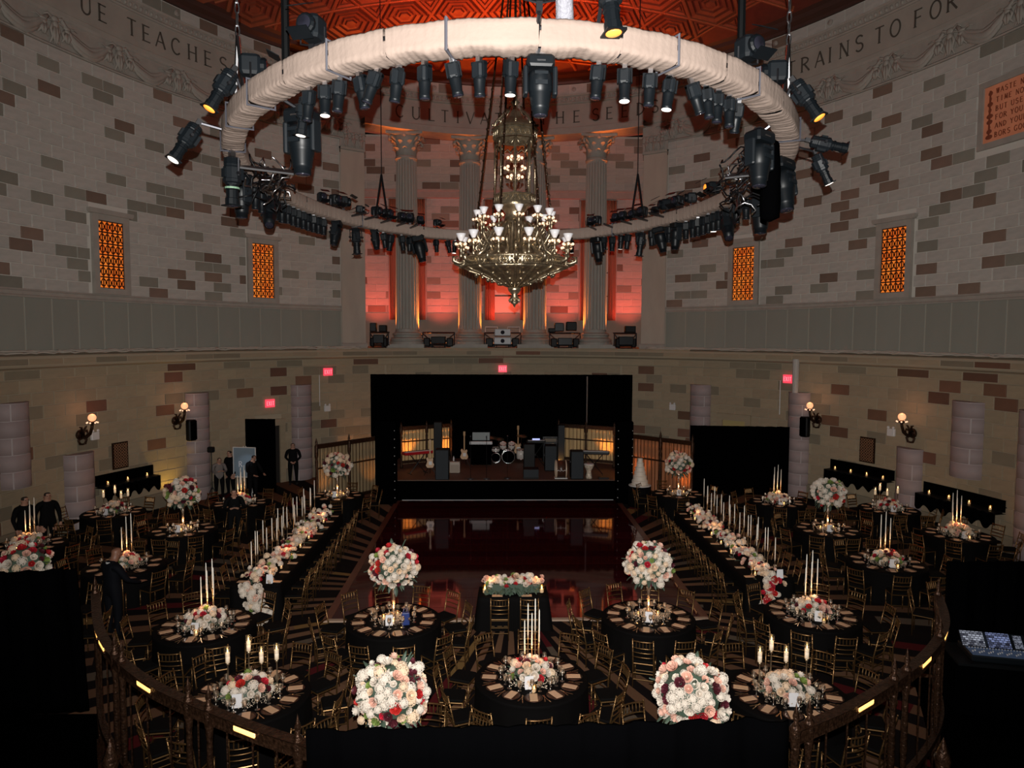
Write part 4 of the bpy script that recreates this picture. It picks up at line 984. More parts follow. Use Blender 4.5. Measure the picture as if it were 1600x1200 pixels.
gm = gm.mesh('rim_tracery', BRONZE)
for k in range(14):
    a = 2 * pi * k / 14; put('medallion', md, ch, (1.15 * cos(a), 1.15 * sin(a), 8.13), (0, 0, a + pi / 2)); a += pi / 14; put('rim_tracery', gm, ch, (1.145 * cos(a), 1.145 * sin(a), 8.13), (0, 0, a + pi / 2))
sc_ = MB().path([(1.05, 0, 8.16), (1.24, 0, 8.10), (1.36, 0, 8.16), (1.36, 0, 8.27), (1.28, 0, 8.29)], [0.05, 0.06, 0.05, 0.04, 0.02], 6).mesh('scroll', BRONZE, True)
for k in range(14): put('scroll', sc_, ch, None, (0, 0, 2 * pi * (k + .5) / 14))
# candelabra on the rim and above
stem_m = MB().lathe([(0.025, 0), (0.05, 0.03), (0.025, 0.08), (0.03, 0.22), (0.07, 0.27), (0.05, 0.30), (0.085, 0.34), (0.03, 0.37)], 8).mesh('candle_stem', BRONZE, True)
cup_m = MB().lathe([(0.03, 0.35), (0.075, 0.44), (0.115, 0.53), (0.105, 0.53), (0.02, 0.40)], 12, cap=False).mesh('glass_cup', CUPM, True)
blb = []
for k in range(5): blb.append((0.11 * cos(2 * pi * k / 5), 0.11 * sin(2 * pi * k / 5)))
arm_s = MB()
for x, y in blb: arm_s.path([(0, 0, 0.24), (x * .6, y * .6, 0.22), (x, y, 0.27)], 0.014, 4)
arm_s = arm_s.mesh('bulb_bracket', BRONZE); bulb = MB().ball((0, 0, 0), 0.032, 8, 6).mesh('bulb', WARMB, True)
def cand(x, y, z, sc, a):
    o = put('cup_stand', stem_m, ch, (x, y, z), (0, 0, a), sc); put('glass_cup', cup_m, o); put('bulb_bracket', arm_s, o)
    for bx, by in blb: put('bulb', bulb, o, (bx, by, 0.30))
for k in range(12):
    a = 2 * pi * (k + .42) / 12; cand(1.20 * cos(a), 1.20 * sin(a), 8.26, 0.98, a)
uarm = MB().path([(0.30, 0, 8.62), (0.52, 0, 8.52), (0.72, 0, 8.56), (0.82, 0, 8.72), (0.82, 0, 8.85)], [0.035, 0.04, 0.04, 0.035, 0.035], 6).mesh('branch_arm', BRONZE, True)
for k in range(12):
    a = 2 * pi * (k + .15) / 12; put('branch_arm', uarm, ch, None, (0, 0, a)); cand(0.82 * cos(a), 0.82 * sin(a), 8.82, 0.86, a)
MB().lathe([(0.9, 8.26), (0.62, 8.36), (0.45, 8.50), (0.36, 8.70), (0.30, 8.86), (0.33, 8.98), (0.24, 9.05), (0.20, 9.2), (0.30, 9.32), (0.42, 9.38)], 24, wob=lambda a, j: 1 + 0.05 * sin(12 * a)).build('central_body', BRONZE, ch, True)
br = MB().path([(1.02, 0, 8.30), (0.80, 0, 8.34), (0.58, 0, 8.52), (0.50, 0, 8.76), (0.38, 0, 8.94), (0.28, 0, 9.02)], [0.05, 0.055, 0.05, 0.045, 0.04, 0.03], 6).path([(0.80, 0, 8.36), (0.90, 0, 8.46), (0.84, 0, 8.54), (0.76, 0, 8.48)], [0.04, 0.04, 0.03, 0.02], 5).mesh('scroll_bracket', BRONZE, True)
for k in range(10): put('scroll_bracket', br, ch, None, (0, 0, 2 * pi * (k + .5) / 10))
# lantern cage: eight bars, traceried bands
def band(z0, z1, r): return MB().lathe([(r, z0), (r + .03, z0), (r + .03, z0 + .03), (r + .01, z0 + .04), (r + .01, z1 - .04), (r + .04, z1 - .03), (r + .04, z1), (r, z1)], 8, cap=False)
band(9.38, 9.60, 0.43).build('lower_band', BRONZE, ch); band(10.66, 10.86, 0.45).build('upper_band', BRONZE, ch)
arch = MB()
for q in range(3): arch.path([(-0.11 + 0.11 * q - 0.045, 0, -0.05), (-0.11 + 0.11 * q, 0, 0.05), (-0.11 + 0.11 * q + 0.045, 0, -0.05)], 0.014, 4)
arch = arch.mesh('tracery_arch', BRONZE)
post = MB().tube((0, 0, 9.55), (0, 0, 10.7), 0.022, None, 6).ball((0, 0, 10.1), 0.03, 6, 4).ball((0, 0, 9.85), 0.03, 6, 4).mesh('cage_bar', BRONZE, True)
swg = MB().path([(-0.16, 0, 0.0), (-0.08, 0, -0.12), (0, 0, -0.05), (0.08, 0, -0.12), (0.16, 0, 0)], [0.02, 0.03, 0.02, 0.03, 0.02], 5).mesh('cage_swag', BRONZE, True)
for k in range(8):
    a = 2 * pi * k / 8; put('cage_bar', post, ch, (0.44 * cos(a), 0.44 * sin(a), 0)); a += pi / 8
    put('tracery_arch', arch, ch, (0.42 * cos(a), 0.42 * sin(a), 9.49), (0, 0, a + pi / 2)); put('tracery_arch', arch, ch, (0.45 * cos(a), 0.45 * sin(a), 10.76), (0, 0, a + pi / 2)); put('cage_swag', swg, ch, (0.42 * cos(a), 0.42 * sin(a), 10.62), (0, 0, a + pi / 2))
MB().lathe([(0.46, 10.86), (0.52, 10.88), (0.50, 10.92), (0.38, 11.02), (0.22, 11.12), (0.12, 11.26), (0.06, 11.32)], 8, cap=False).build('cage_roof', BRONZE, ch)
crn = MB().path([(0.46, 0, 10.9), (0.42, 0, 11.05), (0.28, 0, 11.18), (0.16, 0, 11.34)], [0.03, 0.025, 0.025, 0.02], 5).ball((0.49, 0, 10.98), 0.035, 6, 5).mesh('crown_rib', BRONZE, True)
for k in range(8): put('crown_rib', crn, ch, None, (0, 0, 2 * pi * k / 8))
MB().lathe([(0.06, 11.3), (0.05, 11.4), (0.10, 11.46), (0.04, 11.52), (0.05, 11.62), (0.0, 11.8)], 10).build('top_finial', BRONZE, ch, True)
MB().tube((0, 0, 9.4), (0, 0, 10.6), 0.03, None, 8).build('cage_stem', BRONZE, ch)
for z_, r_, n_ in ((9.95, 0.16, 6), (10.12, 0.22, 8), (10.32, 0.15, 6)):
    for k in range(n_):
        a = 2 * pi * k / n_; o = MB().path([(0, 0, z_ - .04), (r_ * .6 * cos(a), r_ * .6 * sin(a), z_ - .07), (r_ * cos(a), r_ * sin(a), z_ - .02)], 0.012, 4).build('lamp_arm', BRONZE, ch); put('bulb', bulb, o, (r_ * cos(a), r_ * sin(a), z_ + 0.01), None, 1.1)
rod = MB().tube((0.84, 0, 9.0), (0.50, 0, 11.7), 0.022, None, 5).tube((0.50, 0, 11.7), (0.06, 0, 15.4), 0.022, None, 5)
for q in range(14): rod.ball((0.84 - 0.34 * q / 13 , 0, 9.0 + 2.7 * q / 13), 0.035, 5, 4)
rod = rod.mesh('suspension_rod', DBRONZE)
for k in range(6): put('suspension_rod', rod, ch, None, (0, 0, 2 * pi * (k + .12) / 6))
MB().tube((0, 0, 11.7), (0, 0, 19.6), 0.03, None, 6).build('main_rod', DBRONZE, ch)

# settle the heights of the chandelier's tiers
ZK = ((0, 0), (7.45, 7.45), (8.28, 8.07), (9.05, 8.90), (9.38, 9.24), (9.60, 9.45), (10.66, 10.63), (12, 12), (30, 30))
def zmap(z):
    for (a, b), (c, d) in zip(ZK, ZK[1:]):
        if z <= c: return b + (d - b) * (z - a) / (c - a)
    return z
_done = set()
for o in [c for c in scene.objects if c.parent is ch]:
    if abs(o.location.z) > 1: o.location.z = zmap(o.location.z)
    elif o.data.name not in _done:
        _done.add(o.data.name)
        for v_ in o.data.vertices: v_.co.z = zmap(v_.co.z)
for o in [c for c in scene.objects if c.parent is not None and c.parent.name.startswith('lamp_arm')]: o.location.z = zmap(o.location.z)
# leaf scrolls that fill the space between the tiers
lsc = MB().path([(0.92, 0, 8.08), (0.74, 0, 8.22), (0.66, 0, 8.42), (0.56, 0, 8.62), (0.40, 0, 8.80)], [.05, .045, .05, .04, .02], 6).path([(0.72, 0, 8.24), (0.84, 0, 8.40), (0.78, 0, 8.50), (0.70, 0, 8.42)], [.03, .035, .03, .015], 5).path([(0.58, 0, 8.58), (0.68, 0, 8.70), (0.62, 0, 8.78)], [.03, .03, .012], 5).mesh('leaf_scroll', BRONZE, True)
for k in range(14): put('leaf_scroll', lsc, ch, None, (0, 0, 2 * pi * k / 14))
# ================================================================ CHAIRS
def tp(z):      # back posts lean back above the seat
    return -0.19 - 0.10 * max(0, (z - 0.45)) / 0.47
def chair_kits():
    near, farr = Kit(), Kit(); R_ = 0.0125
    def rings(b_, p, q, n=4):
        P, Q = Vector(p), Vector(q)
        for k in range(1, n): b_.ball(P.lerp(Q, k / n), R_ * 1.45, 5, 4)
    fl = MB().tube((0, 0, 0), (0, 0, 0.44), R_ * 0.9, R_ * 1.2, 6); rings(fl, (0, 0, 0), (0, 0, .44)); fl = fl.mesh('leg', GOLD, True)
    bl = MB().path([(0, tp(0), 0), (0, tp(.45), .45), (0, tp(.92), .92)], [R_ * .9, R_ * 1.2, R_], 6).ball((0, tp(.93), .93), R_ * 1.3, 6, 4); rings(bl, (0, tp(.45), .45), (0, tp(.9), .9), 6); bl = bl.mesh('leg', GOLD, True)
    def rail(z, r, n=0):
        b_ = MB().path([(-0.185 + .37 * k / 6, tp(z) - 0.03 * (1 - (k / 3 - 1) ** 2), z) for k in range(7)], r, 5)
        return b_.mesh('back_rail', GOLD, True)
    seat = MB().cham((0, 0, 0.447), (0.40, 0.40, 0.022), 0.01).mesh('seat', GOLD)
    cus = MB().cham((0, 0.005, 0.478), (0.38, 0.38, 0.045), 0.02).mesh('cushion', CUSH)
    sp = MB().path([(0, -.03, 0), (0, -.028, .065), (0, -.04, .13)], [R_ * .55, R_ * .95, R_ * .55], 5).mesh('spindle', GOLD)
    st = MB().tube((-0.18, 0, 0), (0.18, 0, 0), R_ * .75, None, 5).mesh('stretcher', GOLD); stt = MB().tube((0, -0.19, 0), (0, 0.18, 0), R_ * .75, None, 5).mesh('stretcher', GOLD)
    for kit, full in ((near, 1), (farr, 0)):
        for s in (-1, 1):
            kit.add('leg', fl, (s * 0.185, 0.18, 0)); kit.add('leg', bl, (s * 0.185, 0, 0))
        kit.add('seat', seat); kit.add('cushion', cus)
    for z, r in ((0.905, R_ * 1.1), (0.77, R_ * .85), (0.68, R_ * .85), (0.59, R_ * .85)): near.add('back_rail', rail(z, r))
    for k in range(5): near.add('spindle', sp, (-0.12 + 0.06 * k, tp(0.77) + 0.005, 0.772))
    for z in (0.15, 0.27):
        near.add('stretcher', st, (0, 0.18, z)); near.add('stretcher', st, (0, -0.19, z))
        for s in (-1, 1): near.add('stretcher', stt, (s * 0.185, 0, z + 0.03))
    bb = MB()
    for z, r in ((0.905, R_ * 1.2), (0.77, R_), (0.68, R_), (0.59, R_)): bb.path([(-0.185 + .37 * k / 2, tp(z) - 0.03 * (k == 1), z) for k in range(3)], r, 4)
    for k in range(5): bb.tube((-0.12 + 0.06 * k, tp(.77) - .025, .77), (-0.12 + 0.06 * k, tp(.9) - .025, .9), R_ * .8, None, 4)
    farr.add('backrest', bb.mesh('backrest', GOLD))
    bs = MB()
    for z in (0.2,):
        bs.tube((-0.18, .18, z), (.18, .18, z), R_, None, 4); bs.tube((-0.18, -.19, z), (.18, -.19, z), R_, None, 4)
    farr.add('stretcher', MB().tube((-0.18, -.19, .2), (.18, -.19, .2), R_, None, 4).mesh('stretcher', GOLD))
    return near, farr
CH_N, CH_F = chair_kits()
def chair(x, y, rz, label, group, near=True): return (CH_N if near else CH_F).spawn('chiavari_chair', label, 'chair', (x, y, 0.004), rz, group)

# ================================================================ FLOWERS
def rose_mesh(m):
    b_ = MB(); rn = random.Random(m.name)
    for ring_, (r, h, n, z) in enumerate(((0.75, 0.55, 5, -0.25), (0.55, 0.75, 5, -0.2), (0.30, 0.85, 4, -0.1))):
        for k in range(n):
            a = 2 * pi * (k + ring_ * .37) / n; w = 2 * pi / n * 0.62
            def pt(u, v):
                aa = a + (u - .5) * 2 * w; rr_ = r * (0.45 + 0.75 * v ** 0.8) * (1 - 0.12 * (2 * u - 1) ** 2); return (rr_ * cos(aa), rr_ * sin(aa), z + h * v ** 1.3 * (1 - 0.22 * (2 * u - 1) ** 2) - (0.12 if v == 1 and ring_ == 0 else 0))
            b_.grid(pt, 3, 2)
    b_.ball((0, 0, 0.15), 0.3, 6, 4)
    return b_.mesh('rose', m, True)
def hydra_mesh(m):
    b_ = MB(); n = 26
    for k in range(n):
        z = 1 - 2 * (k + .5) / n
        if z < -0.35: continue
        r = sqrt(1 - z * z); a = k * 2.399; p = Vector((r * cos(a), r * sin(a), z))
        q = p.to_track_quat('Z', 'Y').to_matrix(); s_ = 0.42
        vs = [p * 0.95]; 
        for j in range(8):
            rr_ = s_ * (1 if j % 2 == 0 else 0.55); vs.append(p * (0.98 if j % 2 else 0.80) + q @ Vector((rr_ * cos(j * pi / 4 + k), rr_ * sin(j * pi / 4 + k), 0)))
        b_.add(vs, [(0, 1 + j, 1 + (j + 1) % 8) for j in range(8)])
    b_.ball((0, 0, 0), 0.66, 8, 6)
    return b_.mesh('hydrangea', m)
BLOOM = {c: (rose_mesh(m), hydra_mesh(m)) for c, m in FL.items()}
LEAF1 = MB().grid(lambda u, v: ((u - .5) * 0.34 * sin(pi * min(1, v * .93 + .05)), v, 0.12 * sin(v * 2.5) - abs(u - .5) * 0.1), 2, 4).mesh('leaf', LEAF)
rfl = random.Random(11)
MIX = 'wwwwwwwcccccppprrddg'
def bloom(parent, p, nrm, r, mix=MIX):
    c = rfl.choice(mix); kind = 1 if (c in 'wc' and rfl.random() < .55) else 0
    if c in 'rd': r *= 0.95
    q = (Vector(nrm) + Vector((rfl.uniform(-.25, .25),) * 3)).to_track_quat('Z', 'Y').to_euler()
    put('hydrangea' if kind else 'rose', BLOOM[c][kind], parent, p, q, r * (1.08 if kind else 1.12))
def ball_bouquet(parent, z, R_, n, r, mix=MIX):
    for k in range(n):
        zz = 1 - 2 * (k + .5) / n * 0.86; a = k * 2.39996; rr_ = sqrt(max(0, 1 - zz * zz)); d = Vector((rr_ * cos(a), rr_ * sin(a), zz)); j = rfl.uniform(.84, 1.10)
        bloom(parent, (d.x * R_ * j, d.y * R_ * j, z + d.z * R_ * 0.95 * j), d, r * rfl.uniform(.68, 1.32), mix)
    MB().ball((0, 0, z), R_ * 0.86, 12, 8).build('flower_foam', LEAF, parent)
    for k in range(34):
        a = k * 2.4; e = rfl.uniform(-1.1, -0.35) if k < 24 else rfl.uniform(-.2, 1.2); d = Vector((cos(a) * cos(e), sin(a) * cos(e), sin(e)))
        put('leaf', LEAF1, parent, Vector((0, 0, z)) + d * R_ * 0.8, (d + Vector((0, 0, -.25 if k < 24 else 0))).to_track_quat('Y', 'Z').to_euler(), rfl.uniform(.15, .24))
VASE = MB().lathe([(0.13, 0), (0.13, 0.012), (0.03, 0.03), (0.028, 0.10), (0.05, 0.14), (0.028, 0.20), (0.034, 0.45), (0.06, 0.58), (0.11, 0.66), (0.10, 0.66)], 14, cap=False).mesh('vase', CRYST, True)
BOWL = MB().lathe([(0.12, 0), (0.17, 0.05), (0.18, 0.10), (0.17, 0.10)], 14).mesh('bowl', BRONZE, True)
def glint_mesh(r0, r1, n, seed):  # tiny pale balls put in for the sparkle of the glassware
    b_ = MB(); rn = random.Random(seed)
    for k in range(n):
        a = rn.uniform(0, 2 * pi); r = rn.uniform(r0, r1); z = rn.uniform(.01, .15) * (1.2 - (r - r0) / (r1 - r0)); q = rn.uniform(.006, .012); c = Vector((r * cos(a), r * sin(a), z))
        b_.add([c + Vector((q, 0, 0)), c + Vector((-q, 0, 0)), c + Vector((0, q, 0)), c + Vector((0, -q, 0)), c + Vector((0, 0, q)), c + Vector((0, 0, -q))], [(0, 2, 4), (2, 1, 4), (1, 3, 4), (3, 0, 4), (2, 0, 5), (1, 2, 5), (3, 1, 5), (0, 3, 5)])
        if k % 3 == 0: b_.tube((r * cos(a) * .9, r * sin(a) * .9, 0), c, .0025, None, 3)
    return b_.mesh('filler_sprays', GLINT)
GLINT_L, GLINT_T = glint_mesh(.28, .44, 360, 1), glint_mesh(.07, .34, 360, 2)
def tall_piece(x, y, label, n=80, R_=0.42, r=0.078, mix=MIX, z=1.84):
    o = thing('flower_arrangement', label, 'flowers', (x, y, 0.775), rfl.uniform(0, 6), 'tall flower arrangements'); put('vase', VASE, o, (0, 0, 0), None, (1, 1, (z - .775 - R_ * .75) / .66)); ball_bouquet(o, z - .775, R_, n, r, mix); stuff(put('filler_sprays', GLINT_T, o)); return o
def low_piece(x, y, label, n=34, mix=MIX):
    o = thing('flower_arrangement', label, 'flowers', (x, y, 0.775), rfl.uniform(0, 6), 'low flower arrangements'); put('bowl', BOWL, o)
    for k in range(n):
        zz = 1 - (k + .5) / n; a = k * 2.39996; rr_ = sqrt(1 - zz * zz); j = rfl.uniform(.85, 1.1)
        bloom(o, (0.33 * rr_ * cos(a) * j, 0.33 * rr_ * sin(a) * j, 0.07 + 0.23 * zz * j), (rr_ * cos(a), rr_ * sin(a), zz + .25), 0.068 * rfl.uniform(.8, 1.2), mix)
    MB().ball((0, 0, 0.11), 0.29, 12, 6, (1, 1, .36)).build('flower_foam', LEAF, o)
    for k in range(12):
        a = k * 2.4; put('leaf', LEAF1, o, (0.26 * cos(a), 0.26 * sin(a), 0.06), (0.1, 0, a - pi / 2), rfl.uniform(.16, .24))
    stuff(put('filler_sprays', GLINT_L, o))
    return o

# ================================================================ TABLEWARE
def cloth_mesh(R_, n=96, drop=0.745):
    def fn(u, v):
        a = 2 * pi * u
        if v <= 0.25: r = R_ * v / 0.25 * 0.997; z = 0.77
        elif v < 0.35: r = R_ * (0.997 + 0.02); z = 0.77 - 0.02
        else:
            k = (v - .35) / .65; r = R_ * (1.01 + 0.02 * k + 0.015 * k * sin(22 * a) + 0.008 * k * sin(9 * a + 1)); z = 0.75 - drop * k
        return (max(r, .001) * cos(a), max(r, .001) * sin(a), z)
    return MB().grid(fn, n, 16, True).mesh('tablecloth', CLOTH, True)
RCL = cloth_mesh(0.915)
TTOP = MB().lathe([(0.9, 0.735), (0.9, 0.755)], 32).mesh('tabletop', DEDGE); TLEG = MB().tube((0, 0, 0.04), (0, 0, .735), 0.05, None, 8).mesh('pedestal', DSTEEL); TFT = MB().lathe([(0.4, 0), (0.38, 0.03), (0.06, 0.05)], 16).mesh('foot_plate', DSTEEL)
CHRG = MB().lathe([(0.0, 0.004), (0.09, 0.004), (0.10, 0.006), (0.145, 0.014), (0.145, 0.018), (0.10, 0.010), (0.0, 0.009)], 20, cap=False).mesh('charger_plate', CHARG, True)
MENU = MB().box((0, 0, 0.003), (0.12, 0.225, 0.006)).mesh('menu_card', CARD)
FORK = MB().box((0, -0.03, 0.003), (0.008, 0.13, 0.004)).box((-0.008, .065, .003), (.004, .06, .004)).box((0, .065, .003), (.004, .06, .004)).box((.008, .065, .003), (.004, .06, .004)).box((0, .036, .003), (.02, .008, .004)).mesh('fork', SILVER)
KNIFE = MB().box((0, -0.06, 0.003), (0.012, 0.09, 0.006)).prism([(0, 0), (0.01, 0), (0.01, 0.004), (0, 0.004)], 0.13).mesh('knife', SILVER)
WINE = MB().lathe([(0.040, 0), (0.032, 0.004), (0.006, 0.01), (0.005, 0.09), (0.02, 0.11), (0.038, 0.14), (0.040, 0.17), (0.034, 0.21)], 9, cap=False).mesh('wine_glass', CRYST, True)
GOB = MB().lathe([(0.03, 0), (0.012, 0.012), (0.010, 0.05), (0.034, 0.07), (0.040, 0.11), (0.042, 0.15)], 8, cap=False).mesh('goblet', CRYST)
TAPER = Kit(); TAPER.add('candle', MB().lathe([(0.013, 0), (0.012, 0.3), (0.009, 0.52), (0.003, 0.545)], 8).mesh('candle', WAX, True)); TAPER.add('wick', MB().tube((0, 0, .54), (0, 0, .56), .002, None, 4).mesh('wick', CABLE))
STICK = MB().lathe([(0.05, 0), (0.05, 0.008), (0.012, 0.02), (0.008, 0.12), (0.016, 0.15), (0.008, 0.18), (0.008, 0.38), (0.02, 0.40), (0.015, 0.43), (0.012, 0.43)], 8, cap=False).mesh('candlestick', BRONZE, True)
PILL = Kit(); PILL.add('candle', MB().lathe([(0.034, 0), (0.034, 0.155), (0.028, 0.16), (0.0, 0.158)], 12).mesh('candle', WAXP, True)); PILL.add('flame', MB().lathe([(0.0, .16), (0.010, .175), (0.008, .19), (0.0, .225)], 8, cap=False).mesh('flame', FLAME, True))
PILL.add('hurricane', MB().lathe([(0.036, 0.10), (0.044, 0.15), (0.044, 0.25)], 12, cap=False).mesh('hurricane', GLASS, True))
VOT = Kit(); VOT.add('cup', MB().lathe([(0.03, 0), (0.04, 0.03), (0.042, 0.10)], 10, cap=False).mesh('cup', AMBERG, True)); VOT.add('candle', MB().lathe([(0.026, 0.005), (0.026, 0.05), (0, .05)], 8).mesh('candle', WAXP)); VOT.add('flame', MB().lathe([(0.0, .05), (0.010, .065), (0.0, .10)], 6, cap=False).mesh('flame', FLAME))
CARDK = MB().add([(-.07, 0, 0), (.07, 0, 0), (.07, .035, .20), (-.07, .035, .20), (-.07, .07, 0), (.07, .07, 0), (-.07, .008, 0), (.07, .008, 0), (.07, .036, .185), (-.07, .036, .185)], [(0, 1, 2, 3), (3, 2, 5, 4), (7, 6, 9, 8)]).mesh('table_card', PAPER)
CLK = ['three', 'two', 'one', 'twelve', 'eleven', 'ten', 'nine', 'eight', 'seven', 'six', 'five', 'four']
def clock(a):
    """seat angle (0 = right, 90 = away from the camera) as a clock position seen from the camera"""
    h = (3 - a / 30.0) % 12; k = int(h + 1e-6); nm = ['twelve', 'one', 'two', 'three', 'four', 'five', 'six', 'seven', 'eight', 'nine', 'ten', 'eleven'][k]; f = h - k
    return nm + " o'clock" if f < 0.2 else ('half past ' + nm if f < 0.7 else 'quarter to ' + ['twelve', 'one', 'two', 'three', 'four', 'five', 'six', 'seven', 'eight', 'nine', 'ten', 'eleven'][(k + 1) % 12])
def pillar(x, y, z, label, tnm):
    """pillar candle on a tall stand"""
    s_ = put('candle_stand', STICK, None, (x, y, 0.775), None, (1.4, 1.4, (z - .775) / .43)); tag(s_, 'tall candle stand, ' + label, 'candlestick', 'candle stands')
    PILL.spawn('pillar_candle', 'lit pillar candle, ' + label, 'candle', (x, y, z), 0, 'lit pillar candles')
def taper(x, y, z0, h, label):
    s_ = put('candlestick', STICK, None, (x, y, z0), None, (1, 1, h / .43)); tag(s_, 'slim gold candlestick, ' + label, 'candlestick', 'candlesticks')
    TAPER.spawn('taper_candle', 'tall ivory taper candle, ' + label, 'candle', (x, y, z0 + h), rfl.uniform(-.02, .02), 'taper candles')
SEATED = []
def banquet(nm, x, y, kind, seats, offset=0.0, near=True, skip=(), mix=MIX, ware=True, glow=1.0, nb=None):
    """nm = words that find the table in the picture"""
    t = thing('banquet_table', 'round banquet table, ' + nm, 'table', (x, y, 0.004), 0, 'round banquet tables'); put('tabletop', TTOP, t); put('pedestal', TLEG, t); put('foot_plate', TFT, t)
    tag(put('tablecloth', RCL, None, (x, y, 0.004), (0, 0, rfl.uniform(0, 6))), 'floor-length black cloth on the ' + nm, 'tablecloth', 'black tablecloths')
    for k in range(seats):
        a = offset + 360.0 * k / seats; ca, sa = cos(radians(a)), sin(radians(a)); ck = clock(a)
        if k not in skip:
            jr = 1.25 + rfl.uniform(-.04, .08); chair(x + jr * ca, y + jr * sa, radians(a) + pi / 2 + rfl.uniform(-.16, .16), 'gold chair at %s, %s' % (ck, nm), 'gold chairs round the tables', near)
        if ware:
            pr = 0.69; rz = radians(a) - pi / 2
            tag(put('charger_plate', CHRG, None, (x + pr * ca, y + pr * sa, 0.774), (0, 0, rz)), 'dark bronze charger at %s, %s' % (ck, nm), 'plate', 'charger plates')
            tag(put('menu_card', MENU, None, (x + pr * ca, y + pr * sa, 0.7925), (0, 0, rz + rfl.uniform(-.12, .12))), 'tan menu card at %s, %s' % (ck, nm), 'menu', 'menu cards')
            if near:
                tx, ty = -sa, ca
                tag(put('fork', FORK, None, (x + pr * ca - tx * -.17, y + pr * sa - ty * -.17, 0.774), (0, 0, rz)), 'gilt fork at %s, %s' % (ck, nm), 'fork', 'forks')
                tag(put('knife', KNIFE, None, (x + pr * ca + tx * -.17, y + pr * sa + ty * -.17, 0.774), (0, 0, rz)), 'gilt knife at %s, %s' % (ck, nm), 'knife', 'knives')
    if ware:
        ng = 18 if near else 10
        for k in range(ng):
            a = 2 * pi * (k + .3) / ng + rfl.uniform(-.08, .08); r = (0.475 if kind != 'tall' else 0.385) + 0.04 * (k % 2) + rfl.uniform(-.008, .01)
            tag(put('wine_glass' if k % 2 else 'goblet', WINE if k % 2 else GOB, None, (x + r * cos(a), y + r * sin(a), 0.774)), 'cut crystal %s at %s, %s' % ('wine glass' if k % 2 else 'goblet', clock(math.degrees(a)), nm), 'glass', 'crystal on the ' + nm)
        tag(put('table_card', CARDK, None, (x - 0.05, y - (0.40 if kind != 'tall' else 0.28), 0.775), (0, 0, rfl.uniform(-.3, .3))), 'small white table card, ' + nm, 'card', 'table cards')
    if kind == 'tall':
        tall_piece(x, y, 'tall round bouquet of white, blush and red blooms, ' + nm, nb or (130 if near else 80), 0.43, 0.064 if near else 0.080, mix)
        if ware:
            for k, (dx, dy_) in enumerate(((-0.2, 0.02), (0.02, -0.2), (0.2, 0.04), (0.05, 0.2))):
                VOT.spawn('votive_candle', 'lit amber votive, %s of four, %s' % (ORD[k], nm), 'candle', (x + dx, y + dy_, 0.775), 0, 'votive candles')
            lamp('votive_glow', 'POINT', (x, y - 0.05, 1.05), None, VOT_W * glow, (1.0, 0.50, 0.20), 0.06)
    elif kind == 'taper':
        low_piece(x, y, 'low mound of white, blush and red flowers, ' + nm, nb or 36, mix)
        for k in range(5): taper(x - 0.11 + 0.06 * k, y + 0.10 + 0.11 * (k % 2), 0.775, (0.38, 0.62, 0.50, 0.70, 0.56)[k], '%s of five from left, %s' % (ORD[k], nm))
        lamp('votive_glow', 'POINT', (x, y + 0.02, 1.20), None, VOT_W * 0.8 * glow, (1.0, 0.52, 0.22), 0.06)
        VOT.spawn('votive_candle', 'lit amber votive, ' + nm, 'candle', (x + 0.02, y - 0.48, 0.775), 0, 'votive candles')
    else:
        low_piece(x, y, 'low mound of white, blush and red flowers, ' + nm, nb or 36, mix)
        for k, (dx, dy_, z) in enumerate(((-0.38, 0.16, 1.22), (-0.12, 0.36, 1.32), (0.10, 0.30, 1.16), (0.38, 0.18, 1.26))):
            pillar(x + dx, y + dy_, z, '%s of four from left, %s' % (ORD[k], nm), nm)
        lamp('candle_glow', 'POINT', (x, y + 0.22, 1.60), None, VOT_W * 0.8 * glow, (1.0, 0.50, 0.20), 0.06)
banquet('front centre taper-candle table', 0.20, 11.40, 'taper', 12, 0)
banquet('front left pillar-candle table', -4.22, 10.90, 'pillar', 12, 15)
banquet('front right pillar-candle table', 4.18, 10.80, 'pillar', 12, 15)
banquet('left taper-candle table by the white cascade', -5.98, 13.62, 'taper', 12, 0, skip=(3,))
banquet('bouquet table left of the sweetheart table', -2.39, 13.82, 'tall', 12, 15)
banquet('bouquet table right of the sweetheart table', 2.66, 13.91, 'tall', 12, 15)
banquet('right taper-candle table by the red cascade', 6.02, 14.03, 'taper', 12, 0, skip=(3,))
banquet('foreground left bouquet table', -1.70, 8.80, 'tall', 12, 15, skip=(6, 7, 8, 9, 10, 11), ware=False, nb=150)
banquet('foreground right bouquet table', 2.08, 8.75, 'tall', 12, 15, skip=(6, 7, 8, 9, 10, 11), ware=False, nb=150, mix='wwwwwwwwwwwccppppprd')
banquet('pillar-candle table by the left wall', -12.45, 22.6, 'pillar', 10, 0, False, skip=(4,))
banquet('far left tall bouquet table', -9.36, 20.50, 'tall', 10, 18, False)
banquet('taper-candle table behind the bald man', -9.37, 17.26, 'taper', 10, 0, False, mix='cccwwpprg', skip=(7,))
banquet('taper-candle table at the left edge', -12.8, 19.0, 'taper', 10, 18, False)
banquet('bouquet table behind the left drape', -9.60, 14.0, 'tall', 10, 0, False, ware=False, skip=(1, 6, 7, 8, 9))
banquet('bouquet table by the stage left corner', -5.92, 24.92, 'tall', 9, 0, False, skip=(3,))
banquet('bouquet table beside the wedding cake', 6.14, 25.14, 'tall', 9, 20, False, skip=(1,))
banquet('taper-candle table before the black curtain', 9.2, 23.83, 'taper', 10, 0, False)
banquet('far right tall bouquet table', 9.28, 20.35, 'tall', 10, 18, False, mix='wwwwwwwwpprg')
banquet('pillar-candle table by the right wall', 12.45, 22.8, 'pillar', 10, 0, False, skip=(1,))
banquet('taper-candle table inside the right railing', 9.33, 17.28, 'taper', 10, 0, False)
